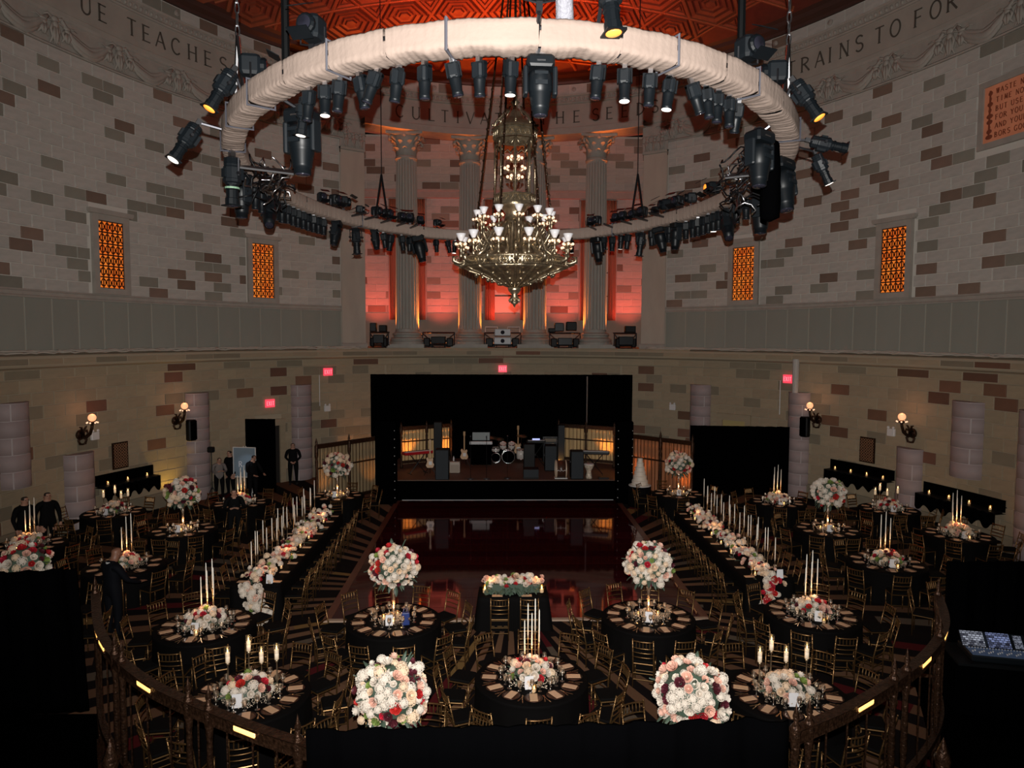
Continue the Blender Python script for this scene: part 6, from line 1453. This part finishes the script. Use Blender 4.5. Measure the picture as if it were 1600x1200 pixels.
for x, y, z in ((-.7, 0, 1.1), (.65, .15, 1.15), (-.35, .3, 1.0)):
    c = put('cymbal', MB().lathe([(.24, 0), (.1, .02), (.05, .04), (0, .05)], 18, cap=False).mesh('cymbal', BRONZE, True), dk, (x, y, z), (.2, .1, 0)); put('cymbal_stand', MB().tube((0, 0, -z), (0, 0, 0), .012, None, 6).mesh('cymbal_stand', CHROME), c)
for i, (x, y) in enumerate(((-1.36, 27.7), (-.74, 27.7), (.08, 27.8))):
    k = Kit(); k.add('base', MB().lathe([(.14, 0), (.13, .025), (.02, .03)], 14).mesh('base', DSTEEL)); k.add('pole', MB().tube((0, 0, .02), (0, 0, 1.4), .011, None, 6).mesh('pole', CABLE)); k.add('boom', MB().tube((0, 0, 1.4), (0, .1, 1.55), .009, None, 6).mesh('boom', CABLE)); k.add('microphone', MB().lathe([(.015, 0), (.017, .1), (.028, .13), (.02, .17)], 8).mesh('microphone', DSTEEL, True), (0, .1, 1.54), (.5, 0, 0))
    k.spawn('microphone_stand', 'slim black microphone stand, %s from the left at the stage front' % ORD[i], 'microphone stand', (x, y, DZ), 0, 'microphone stands')
k = Kit(); kk = MB(); kk.T = Matrix.Translation((0, 0, .36)) @ Matrix.Rotation(pi / 2, 4, 'Y'); kk.lathe([(.34, -.18), (.34, .18)], 24); k.add('shell', kk.mesh('shell', mat('dark_wood', (.05, .02, .012), .35), True))
for s_ in (-1, 1):
    kk = MB(); kk.T = Matrix.Translation((s_ * .19, 0, .36)) @ Matrix.Rotation(pi / 2, 4, 'Y'); kk.lathe([(.36, -.025), (.365, 0), (.36, .025), (0, .03), (0, -.03)], 24, cap=False); k.add('hoop', kk.mesh('hoop', mat('pale_hoop', (.48, .36, .26), .4), True))
k.add('stand', MB().box((0, 0, .015), (.5, .3, .03)).mesh('stand', WHITE)); k.add('rope', MB().path([(-.18 + .06 * q, -.345, .36 + (.02 if q % 2 else -.02)) for q in range(7)], .01, 5).mesh('rope', WHITE)); k.spawn('barrel_drum', 'barrel drum with pale hoops at the stage front right', 'drum', (2.18, 27.85, DZ))
k = Kit(); k.add('body', MB().lathe([(.13, 0), (.12, .1), (.09, .25), (.10, .32), (.16, .42), (.2, .52), (.2, .56)], 18).mesh('body', mat('pearl_drum', (.5, .42, .33), .3, noise=(12, .5)), True)); k.add('skin', MB().lathe([(.2, 0), (.195, .02), (0, .022)], 18).mesh('skin', WHITE), (0, 0, .56)); k.spawn('goblet_drum', 'pearly goblet drum beside the right loudspeaker', 'drum', (3.28, 27.8, DZ))
k = Kit(); k.add('plate', MB().box((0, 0, .03), (.4, .25, .06)).mesh('plate', CABLE))
for q in range(4): k.add('knob', MB().tube((-.15 + .1 * q, -.05, .06), (-.15 + .1 * q, -.05, .08), .02, None, 8).mesh('knob', CHROME))
k.spawn('effects_pedalboard', 'small effects pedalboard at the right end of the stage front', 'pedalboard', (3.85, 27.75, DZ))

# ---- wedding cake
k = Kit(); k.add('tabletop', MB().lathe([(.42, .77), (.42, .79)], 24).mesh('tabletop', WHITE)); k.add('skirt', MB().lathe([(.43, 0), (.42, .4), (.41, .78)], 48, wob=lambda a, j: 1 + (.04 if j == 0 else .02) * sin(14 * a)).mesh('skirt', CLOTH, True)); k.spawn('cake_table', 'small black-skirted table under the wedding cake', 'table', (5.05, 26.6, 0))
ICE = mat('white_icing', (.62, .55, .47), .5, bump=(60, .5, .01)); k = Kit(); k.add('cake_board', MB().lathe([(.36, 0), (.36, .02)], 24).mesh('cake_board', ICE))
z = .02
for q, r in enumerate((.30, .255, .215, .175, .135, .10)):
    t_ = k.add('tier', MB().lathe([(r, 0), (r + .008, .012), (r, .03), (r, .15), (r - .01, .165), (0, .167)], 28).mesh('tier', ICE, True), (0, 0, z)); bdm = MB()
    for a in range(int(r * 120)): bdm.ball((r * cos(2 * pi * a / int(r * 120)), r * sin(2 * pi * a / int(r * 120)), .015), .016, 5, 4)
    k.add('piping', bdm.mesh('piping', ICE), None, None, None, t_); z += .166
k.spawn('wedding_cake', 'tall white six-tier wedding cake beside the stage tower', 'cake', (5.05, 26.6, .792))

# ---- equipment on the ledge between the alcove columns
def rig(x0, x1, label, boxes):
    w = x1 - x0; o = thing('equipment_rack', label, 'equipment', ((x0 + x1) / 2, wp(1, s_of(abs(x0 + x1) / 2, YC + EA * sqrt(1 - ((x0 + x1) / 2 / EB) ** 2)), -.05).y, 5.82), 0, 'ledge equipment')
    yy = 0
    for z in (.12, .72): 
        for y_ in (-.2, .2): MB().tube((-w / 2, y_, z), (w / 2, y_, z), .03, None, 6).build('rail', DSTEEL, o)
    for s_ in (-1, 1):
        MB().tube((s_ * w / 2, -.2, .12), (s_ * w / 2, -.2, .72), .03, None, 6).build('upright', DSTEEL, o); MB().tube((s_ * w / 2, -.2, .68), (s_ * w * .12, -.2, .16), .022, None, 6).build('diagonal', DSTEEL, o); MB().tube((s_ * .3, -.25, -.02), (s_ * .3, -.25, .14), .02, None, 6).build('foot', CABLE, o)
        MB().cham((s_ * w * .36, -.26, .25), (w * .2, .3, .42), .04).build('case', FIXG, o)
    MB().tube((-.35, -.25, 0), (.35, -.25, 0), .02, None, 6).build('foot_bar', CABLE, o)
    for (bx, bz, bw, bh, m_) in boxes: MB().cham((bx, -.3, bz), (bw, .35, bh), .03).build('unit', m_, o)
    return o
PJ = mat('projector_grey', (.30, .31, .33), .4)
rig(-6.3, -5.45, 'black equipment on the ledge left of the first column', [(-.25, .95, .3, .4, FIX), (.2, .9, .35, .3, FIXG), (0, .4, .5, .4, FIX)]); rig(-3.95, -2.4, 'black truss frame on the ledge between the first two columns', [(0, .35, .7, .35, FIXG)])
ro = rig(-.95, .85, 'grey projectors stacked on a frame in the middle of the ledge', [(0, .32, .85, .34, PJ), (0, .74, .8, .34, PJ)])
for z in (.32, .74): kk = MB(); kk.T = Matrix.Translation((0, -.47, z)) @ Matrix.Rotation(pi / 2, 4, 'X'); kk.lathe([(.1, 0), (.1, .05), (.07, .06), (0, .05)], 14); kk.build('projector_lens', LENS_D, ro)
for s_ in (-1, 1): MB().path([(s_ * .25, -.1, .72), (s_ * .25, -.1, 1.0), (s_ * .85, -.1, 1.0), (s_ * .85, -.1, .72)], .03, 6).build('handle_frame', WHITE, ro)
rig(2.25, 3.75, 'black equipment on the ledge between the last two columns', [(-.3, 1.0, .45, .4, FIX), (.3, 1.05, .5, .42, FIXG), (0, .3, .7, .35, FIX), (-.65, .85, .35, .2, FIXG)]); rig(5.25, 6.3, 'black equipment on the ledge right of the last column', [(.2, .9, .5, .3, FIXG), (0, .35, .7, .4, FIX)])

# ---- poster on an easel
k = Kit(); k.add('board', MB().box((0, 0, 1.36), (.92, .03, 1.18)).mesh('board', mat('blue_grey_acrylic', (.20, .26, .31), .12))); fm = MB()
for x_ in (-.46, .46): fm.box((x_, -.01, 1.36), (.03, .04, 1.2))
for z_ in (.77, 1.95): fm.box((0, -.01, z_), (.95, .04, .03))
k.add('frame', fm.mesh('frame', WHITE))
for p, q in (((-.3, -.03, .0), (-.05, .02, 2.0)), ((.3, -.03, 0), (.05, .02, 2.0)), ((0, .6, 0), (0, .03, 1.9))): k.add('leg', MB().tube(p, q, .016, None, 6).mesh('leg', WHITE))
k.add('letter', letter_mesh('R', .22, PAPER, .008), (-.16, -.017, 1.18))
k.spawn('easel_sign', 'tall blue-grey welcome sign on a white easel', 'sign', (-10.3, 28.3, 0), -.15)
lamp('sign_glint', 'SPOT', (-9.7, 26.9, 1.75), (-10.2, 28.3, 1.3), 14.0, (.75, .85, 1.0), .03, 34, .8)  # added lamp with no fixture, meant to put a glare on the board

# ================================================================ FRONT RAILING, MASKING DRAPES, CONSOLE
pf = MB(); fpts = [(-14.6, 11.75), (-7.0, 11.75), (-6.33, 10.6), (-5.39, 9.05), (-4.27, 7.87), (-2.93, 6.99), (-2.0, 6.5), (2.4, 6.6), (3.42, 7.27), (4.68, 8.25), (5.6, 9.25), (6.3, 10.4), (7.4, 12.8), (14.6, 12.8), (12, 6), (7, 0), (-7, 0), (-12, 6)]
pf.prism(fpts[::-1], .03, 'z'); pf = struct(pf.build('floor_black_covering', BLACK)); pf.location = (0, 0, .004)  # black sheet added to make the carpet inside the railing dark
SLOT = mat('lit_rail_slot', (1, .6, .3), .4, em=(1.0, .45, .10), es=2.6)
RPOST = MB().lathe([(.06, 0), (.06, .2), (.03, .3), (.04, .8), (.025, 1.2), (.04, 1.6), (.03, 2.2), (.05, 2.4), (.05, 2.56), (.02, 2.6), (.035, 2.66), (.012, 2.74), (0, 2.8)], 10).mesh('post', DBRONZE, True)
def front_rail(pts, slots, label, posts):
    """bronze rail through pts (x, y) at 2.4 m"""
    P = [Vector((*p, 0)) for p in pts]; C = []
    for i in range(len(P) - 1):
        p0, p1, p2, p3 = P[max(i - 1, 0)], P[i], P[i + 1], P[min(i + 2, len(P) - 1)]
        for k in range(10):
            t = k / 10; C.append(.5 * ((2 * p1) + (p2 - p0) * t + (2 * p0 - 5 * p1 + 4 * p2 - p3) * t * t + (3 * p1 - p0 - 3 * p2 + p3) * t ** 3))
    C.append(P[-1]); n = len(C) - 1
    o = thing('bronze_railing', label, 'railing', C[0]); B0 = C[0]
    def at(u): x = u * n; i = min(int(x), n - 1); return C[i].lerp(C[i + 1], x - i)
    def tang(u): return (at(min(1, u + .01)) - at(max(0, u - .01))).normalized()
    def sw(prof, name, m, nn=60):
        def fn(u, v):
            k = int(round(v * len(prof))) % len(prof); t = tang(u); nn_ = Vector((-t.y, t.x, 0)); return at(u) + nn_ * prof[k][0] + Vector((0, 0, prof[k][1])) - B0
        MB().grid(fn, nn, len(prof), False, True).build(name, m, o)
    sw([(-.05, 2.40), (.05, 2.40), (.035, 2.43), (.035, 2.51), (.06, 2.54), (-.06, 2.54), (-.035, 2.51), (-.035, 2.43)], 'top_rail', DBRONZE); sw([(-.04, 1.2), (.04, 1.2), (.04, 1.28), (-.04, 1.28)], 'mid_rail', DBRONZE); sw([(-.05, .15), (.05, .15), (.05, .3), (-.05, .3)], 'bottom_rail', DBRONZE)
    nb = 14; br_ = MB().tube((0, 0, .3), (0, 0, 2.42), .010, None, 5).mesh('bar', DBRONZE)
    for k in range(nb + 1): put('bar', br_, o, at(k / nb) - B0)
    for u in posts: put('post', RPOST, o, at(u) - B0)
    for u in slots:
        t = tang(u); a = atan2(t.y, t.x); s_ = put('lamp_slot', MB().cham((0, 0, 0), (.32, .082, .055), .012).mesh('lamp_slot', SLOT), o, at(u) - B0 + Vector((0, 0, 2.47)), (0, 0, a)); put('slot_trim', MB().box((0, 0, .035), (.36, .09, .012)).box((0, 0, -.035), (.36, .09, .012)).mesh('slot_trim', DBRONZE), s_)
    return o
front_rail([(-6.33, 10.55), (-5.39, 9.0), (-4.27, 7.82), (-2.93, 6.94), (-2.1, 6.5)], (.20, .27, .50, .77), 'bronze railing with lit slots curving across the lower left', (.0, .35, .39, .62, .67, .93))
front_rail([(2.5, 6.68), (3.42, 7.22), (4.68, 8.2), (5.6, 9.2), (6.2, 10.3)], (.27, .52, .72), 'bronze railing with lit slots curving across the lower right', (.02, .08, .38, .43, .66, 1.0))
for i, (x, y) in enumerate(((-3.75, 6.1), (3.55, 6.0))):
    o = MB().lathe([(.10, 0), (.10, .2), (.06, .3), (.08, .8), (.05, 1.2), (.08, 1.8), (.09, 1.9), (.055, 2.0), (.08, 2.4), (.05, 2.55), (.07, 2.65), (.03, 2.75), (.0, 2.85)], 14, wob=lambda a, j: 1 + .12 * sin(7 * a + j)).build('ornate_column', DBRONZE, None, True); o.location = (x, y, 0)
    tag(o, 'ornate dark bronze column at the lower %s inside the railing' % ('left', 'right')[i], 'column')
tag(put('masking_drape', drape(4.2, 2.98, 9, .05, BLACK, 'masking_drape', None, .03), None, (.11, 6.0, 0), (0, -.014, 0)), 'wide black masking drape across the bottom middle foreground', 'drape', 'masking drapes')
tag(put('masking_drape', drape(6.4, 2.40, 14, .05, BLACK, 'masking_drape', None, .03), None, (-10.3, 11.6, 0), (0, -.05, 0)), 'black masking drape filling the lower left corner', 'drape', 'masking drapes')
tag(put('masking_drape', drape(6.2, 2.26, 14, .05, BLACK, 'masking_drape', None, .03), None, (11.0, 12.7, 0)), 'black masking drape behind the mixing console at the right', 'drape', 'masking drapes')
k = Kit(); k.add('top', MB().box((0, 0, .90), (1.5, .9, .04)).mesh('top', FIXG)); k.add('skirt', drape(1.5, .88, 6, .03, BLACK, 'skirt', None, .02), (0, -.45, 0)); k.add('side_skirt', drape(.9, .88, 4, .03, BLACK, 'side_skirt', None, .02), (-.74, 0, 0), (0, 0, pi / 2)); k.spawn('console_table', 'black-draped table under the mixing console', 'table', (8.2, 11.75, 0), -.25)
def screen_mat(name, base, sc):
    m = bpy.data.materials.new(name); m.use_nodes = True; nt = m.node_tree; N = nt.nodes; L = nt.links; b = N['Principled BSDF']; b.inputs['Base Color'].default_value = (.01, .01, .015, 1)
    tc = N.new('ShaderNodeTexCoord'); br_ = N.new('ShaderNodeTexBrick'); br_.inputs['Scale'].default_value = sc; br_.inputs['Color1'].default_value = (*base, 1); br_.inputs['Color2'].default_value = (.02, .02, .04, 1); br_.inputs['Mortar'].default_value = (.005, .005, .01, 1); br_.inputs['Mortar Size'].default_value = .03; br_.inputs['Brick Width'].default_value = .35; br_.inputs['Row Height'].default_value = .22
    L.new(tc.outputs['Object'], br_.inputs['Vector']); L.new(br_.outputs['Color'], b.inputs['Emission Color']); b.inputs['Emission Strength'].default_value = .45
    return m
con = thing('mixing_console', 'audio mixing console with two glowing screens at the lower right', 'mixing console', (8.2, 11.75, .922), -.25)
con.scale = (.88, .88, .88)
MB().cham((0, 0, .06), (1.15, .75, .12), .02).build('body', FIX, con)
for i, (x, c) in enumerate(((-.36, (.8, .85, 1.0)), (.10, (.45, .55, 1.0)))):
    o = MB().box((0, 0, 0), (.40, .30, .02)).build('screen', screen_mat('console_screen_%d' % i, c, 5), con); o.location = (x, .22, .22); o.rotation_euler = (.75, 0, 0)
o = MB().box((0, 0, 0), (1.15, .32, .03)).build('screen_bezel', FIX, con); o.location = (0, .235, .205); o.rotation_euler = (.75, 0, 0)
o = MB().box((0, 0, 0), (.14, .26, .02)).build('side_meter', screen_mat('console_meter', (.6, .65, .8), 14), con); o.location = (.44, .22, .22); o.rotation_euler = (.75, 0, 0)
MB().box((0, -.16, .125), (1.10, .36, .012)).build('fader_panel', mat('lit_fader_panel', (.07, .10, .16), .4, em=(.2, .35, .7), es=.035), con)
fd = MB().box((0, 0, 0), (.018, .035, .02)).mesh('fader', WHITE); kn = MB().tube((0, 0, 0), (0, 0, .02), .008, None, 6).mesh('knob', WHITE)
for q in range(20): put('fader', fd, con, (-.5 + .052 * q, -.2 + .05 * sin(q * 2.1), .14)); put('knob', kn, con, (-.5 + .052 * q, -.02, .13))
lamp('console_lamp', 'POINT', (8.2, 11.75, 1.55), None, 0.5, (.6, .75, 1.0), .03)

# ================================================================ PEOPLE
def person(label, loc, rz, h, top, legs, pose='stand', hair=(.02, .015, .012), bald=False, skin=SKIN):
    """one continuous body grown over a posed skeleton (1.75 m tall, facing -y)"""
    V, E, Rr, Z = [], [], [], []
    def v(p, r, zone, par=None):
        V.append(p); Rr.append(r if isinstance(r, tuple) else (r, r)); Z.append(zone)
        if par is not None: E.append((par, len(V) - 1))
        return len(V) - 1
    pel = v((0, 0, .96), (.16, .12), 'top'); ab_ = v((0, 0, 1.12), (.15, .11), 'top', pel); chs = v((0, 0, 1.30), (.175, .125), 'top', ab_); nb_ = v((0, .01, 1.44), (.10, .09), 'top', chs)
    hd = -.03 if pose in ('stand', 'hands') else -.09
    nk = v((0, hd * .4, 1.51), .055, 'skin', nb_); h1 = v((0, hd, 1.60), (.072, .085), 'skin', nk); h2 = v((0, hd - .005, 1.69), (.074, .088), 'hair' if not bald else 'skin', h1); v((0, hd + .005, 1.735), (.05, .06), 'hair' if not bald else 'skin', h2)
    for s in (-1, 1):
        sh = v((s * .17, .01, 1.42), (.075, .07), 'top', nb_)
        if pose == 'stand': el, wr, hn = (s * .25, .02, 1.14), (s * .24, -.06, .90), (s * .235, -.09, .82)
        elif pose == 'hands': el, wr, hn = (s * .25, .03, 1.14), (s * .10, -.13, .98), (s * .05, -.16, .95)
        elif pose == 'phone': el, wr, hn = (s * .24, -.02, 1.14), (s * .11, -.26, 1.16), (s * .06, -.31, 1.20)
        else: el, wr, hn = (s * .25, -.1, 1.14), (s * .2, -.32, 1.02), (s * .17, -.40, 1.0)
        e_ = v(el, .05, 'top', sh); w_ = v(wr, .033, 'top', e_); p_ = v(hn, (.036, .022), 'skin', w_)
        dv = (Vector(hn) - Vector(wr)).normalized(); sd = Vector((1, 0, 0)) if abs(dv.x) < .8 else Vector((0, 0, 1))
        for q in range(4):
            b0 = Vector(hn) + dv * .045 + sd * (q - 1.5) * .019; m0 = v(tuple(b0), .0095, 'skin', p_); m1 = v(tuple(b0 + dv * (.03 + .006 * (1.5 - abs(q - 1.5))) + Vector((0, -.008, 0))), .0085, 'skin', m0); v(tuple(b0 + dv * .05 + Vector((0, -.022, -.005))), .0075, 'skin', m1)
        t0 = v(tuple(Vector(hn) - sd * s * .035 + Vector((0, -.012, 0))), .011, 'skin', p_); v(tuple(Vector(hn) - sd * s * .045 + dv * .035 + Vector((0, -.02, 0))), .009, 'skin', t0)
        hp = v((s * .095, 0, .90), (.10, .10), 'legs', pel); kn_ = v((s * .105, -.02, .50), .07, 'legs', hp); an = v((s * .11, .01, .09), .045, 'legs', kn_); v((s * .115, -.09, .045), (.045, .04), 'shoe', an); v((s * .12, -.17, .035), (.04, .03), 'shoe', len(V) - 1)
    me = bpy.data.meshes.new('body_skeleton'); me.from_pydata(V, E, []); tmp = bpy.data.objects.new('body_skeleton', me); COL.objects.link(tmp)
    sk = tmp.modifiers.new('skin', 'SKIN'); ss = tmp.modifiers.new('sub', 'SUBSURF'); ss.levels = 2; ss.render_levels = 2
    if not me.skin_vertices: me.skin_vertices.new()
    for i, q in enumerate(me.skin_vertices[0].data): q.radius = Rr[i]; q.use_root = (i == 0)
    dg = bpy.context.evaluated_depsgraph_get(); bm2 = bpy.data.meshes.new_from_object(tmp.evaluated_get(dg)); bpy.data.objects.remove(tmp)
    zones = ['top', 'legs', 'skin', 'hair', 'shoe']; ms = {'top': top, 'legs': legs, 'skin': skin, 'hair': mat('hair_%s' % str(hair), hair, .6), 'shoe': CABLE}
    bm2.materials.clear()
    for z_ in zones: bm2.materials.append(ms[z_])
    VV = [Vector(p) for p in V]
    for pl_ in bm2.polygons:
        c = pl_.center; j = min(range(len(VV)), key=lambda i: (VV[i] - c).length - Rr[i][0] * .6); zn = Z[j]
        if zn == 'hair' and c.y < VV[j].y - .045 and c.z < 1.70: zn = 'skin'
        if zn == 'skin' and not bald and c.z > 1.56 and c.y > hd + .02: zn = 'hair'
        pl_.material_index = zones.index(zn); pl_.use_smooth = True
    q_ = h / 1.75; o = thing('person', label, 'person', loc, rz, None, None, (q_ * 1.2, q_ * 1.2, q_)); put('body', bm2, o)
    for s in (-1, 1):
        MB().ball((s * .030, hd - .078, 1.645), .011, 8, 6).build('eye', CABLE, o); MB().ball((s * .078, hd + .005, 1.63), .022, 8, 6, (.4, .7, 1.2)).build('ear', skin, o, True)
    MB().path([(0, hd - .082, 1.655), (0, hd - .105, 1.61), (0, hd - .088, 1.60)], [.008, .014, .010], 6).build('nose', skin, o, True); MB().ball((0, hd - .080, 1.57), .022, 8, 6, (1, .3, .25)).build('mouth', mat('lips', (.25, .09, .07), .5), o, True)
    return o
BLK = mat('black_wool', (.0035, .0035, .004), .85, spec=.1); NAVY = mat('black_suit', (.0035, .004, .006), .8, spec=.1); GREYC = mat('grey_jumper', (.16, .14, .13), .9); COLLAR = mat('white_collar', (.5, .5, .5), .7)
pw = person('waiter in black looking down at a phone between the left tables', (-8.35, 21.75, 0), .35, 1.72, BLK, BLK, 'phone'); MB().lathe([(.085, 1.475), (.078, 1.50), (.072, 1.505)], 16, cap=False).build('collar', COLLAR, pw, True)
o = MB().box((0, 0, 0), (.07, .012, .14)).build('phone', FIX); o.location = (-8.35 + .30 * sin(.35) - .0, 21.75 - .33 * cos(.35), 1.20); o.rotation_euler = (-.7, 0, .35); tag(o, 'dark phone held by the waiter', 'phone')
pm = person('bald man in a black suit with white collar seen from behind at the left', (-8.45, 14.95, 0), pi - .5, 1.88, NAVY, NAVY, 'reach', bald=True, skin=mat('skin_brown', (.22, .10, .06), .5)); MB().lathe([(.085, 1.475), (.080, 1.505), (.072, 1.51)], 16, cap=False).build('collar', COLLAR, pm, True)
person('man in black standing with hands clasped before the far left pier', (-9.05, 30.6, 0), .3, 1.80, BLK, BLK, 'hands'); person('person in black standing in front of the easel sign', (-9.85, 27.85, 0), .9, 1.74, BLK, BLK, 'reach'); person('person in a grey top beside the easel sign', (-11.2, 28.0, 0), .6, 1.62, GREYC, BLK, 'phone')
person('person in black behind the one in the grey top', (-10.95, 28.55, 0), -.4, 1.80, BLK, BLK, 'stand'); person('person in black in the shadows by the left wall, farther left', (-13.75, 20.35, 0), 1.2, 1.80, BLK, BLK, 'stand'); person('person in black in the shadows by the left wall, nearer the short pier', (-13.35, 20.75, 0), .9, 1.84, BLK, BLK, 'stand')
k = Kit(); k.add('pole', MB().tube((0, 0, .5), (0, 0, 1.95), .02, None, 6).mesh('pole', CABLE)); k.add('head', MB().cham((0, -.03, 2.03), (.24, .2, .2), .03).mesh('head', FIXG))
for a in range(3): k.add('leg', MB().tube((0, 0, .6), (.35 * cos(a * 2.1), .35 * sin(a * 2.1), .01), .014, None, 5).mesh('leg', CABLE))
k.spawn('light_stand', 'black camera light on a tripod stand at the left wall', 'light stand', (-11.2, 27.3, 0))

for i, (x, y, tx, ty, c, w_, lab) in enumerate(((-6.35, 32.6, -6.9, 33.5, (1.0, .34, .06), 60, 'floor uplight beside the left edge of the stage curtain'), (-12.15, 26.35, -12.9, 26.9, (1.0, .62, .10), 60, 'floor uplight washing the left wall yellow'))):
    UPK.spawn('uplight', lab, 'light', (x, y, 0.004)); lamp('floor_uplight', 'SPOT', (x, y, .3), (tx, ty, 2.2), w_, c, .05, 80, .9)

tag(MB().tube((3.78, 32.5, 0), (3.78, 32.5, 4.55), .03, None, 8).build('curtain_pole', STEEL), 'thin pale pole standing against the stage curtain right of centre', 'pole')  # pale tube added in place of a gap that shows the wall
k = Kit(); k.add('bag', MB().cham((0, 0, .12), (.15, .09, .24), .012).mesh('bag', mat('navy_paper', (.015, .035, .16), .45)))
for s_ in (-1, 1): k.add('handle', MB().path([(-.04, s_ * .04, .24), (-.035, s_ * .04, .31), (.035, s_ * .04, .31), (.04, s_ * .04, .24)], .005, 5).mesh('handle', mat('navy_cord', (.02, .04, .14), .6)))
k.spawn('gift_bag', 'dark blue gift bag on the bouquet table left of the sweetheart table', 'bag', (-2.13, 13.60, .776), .2)
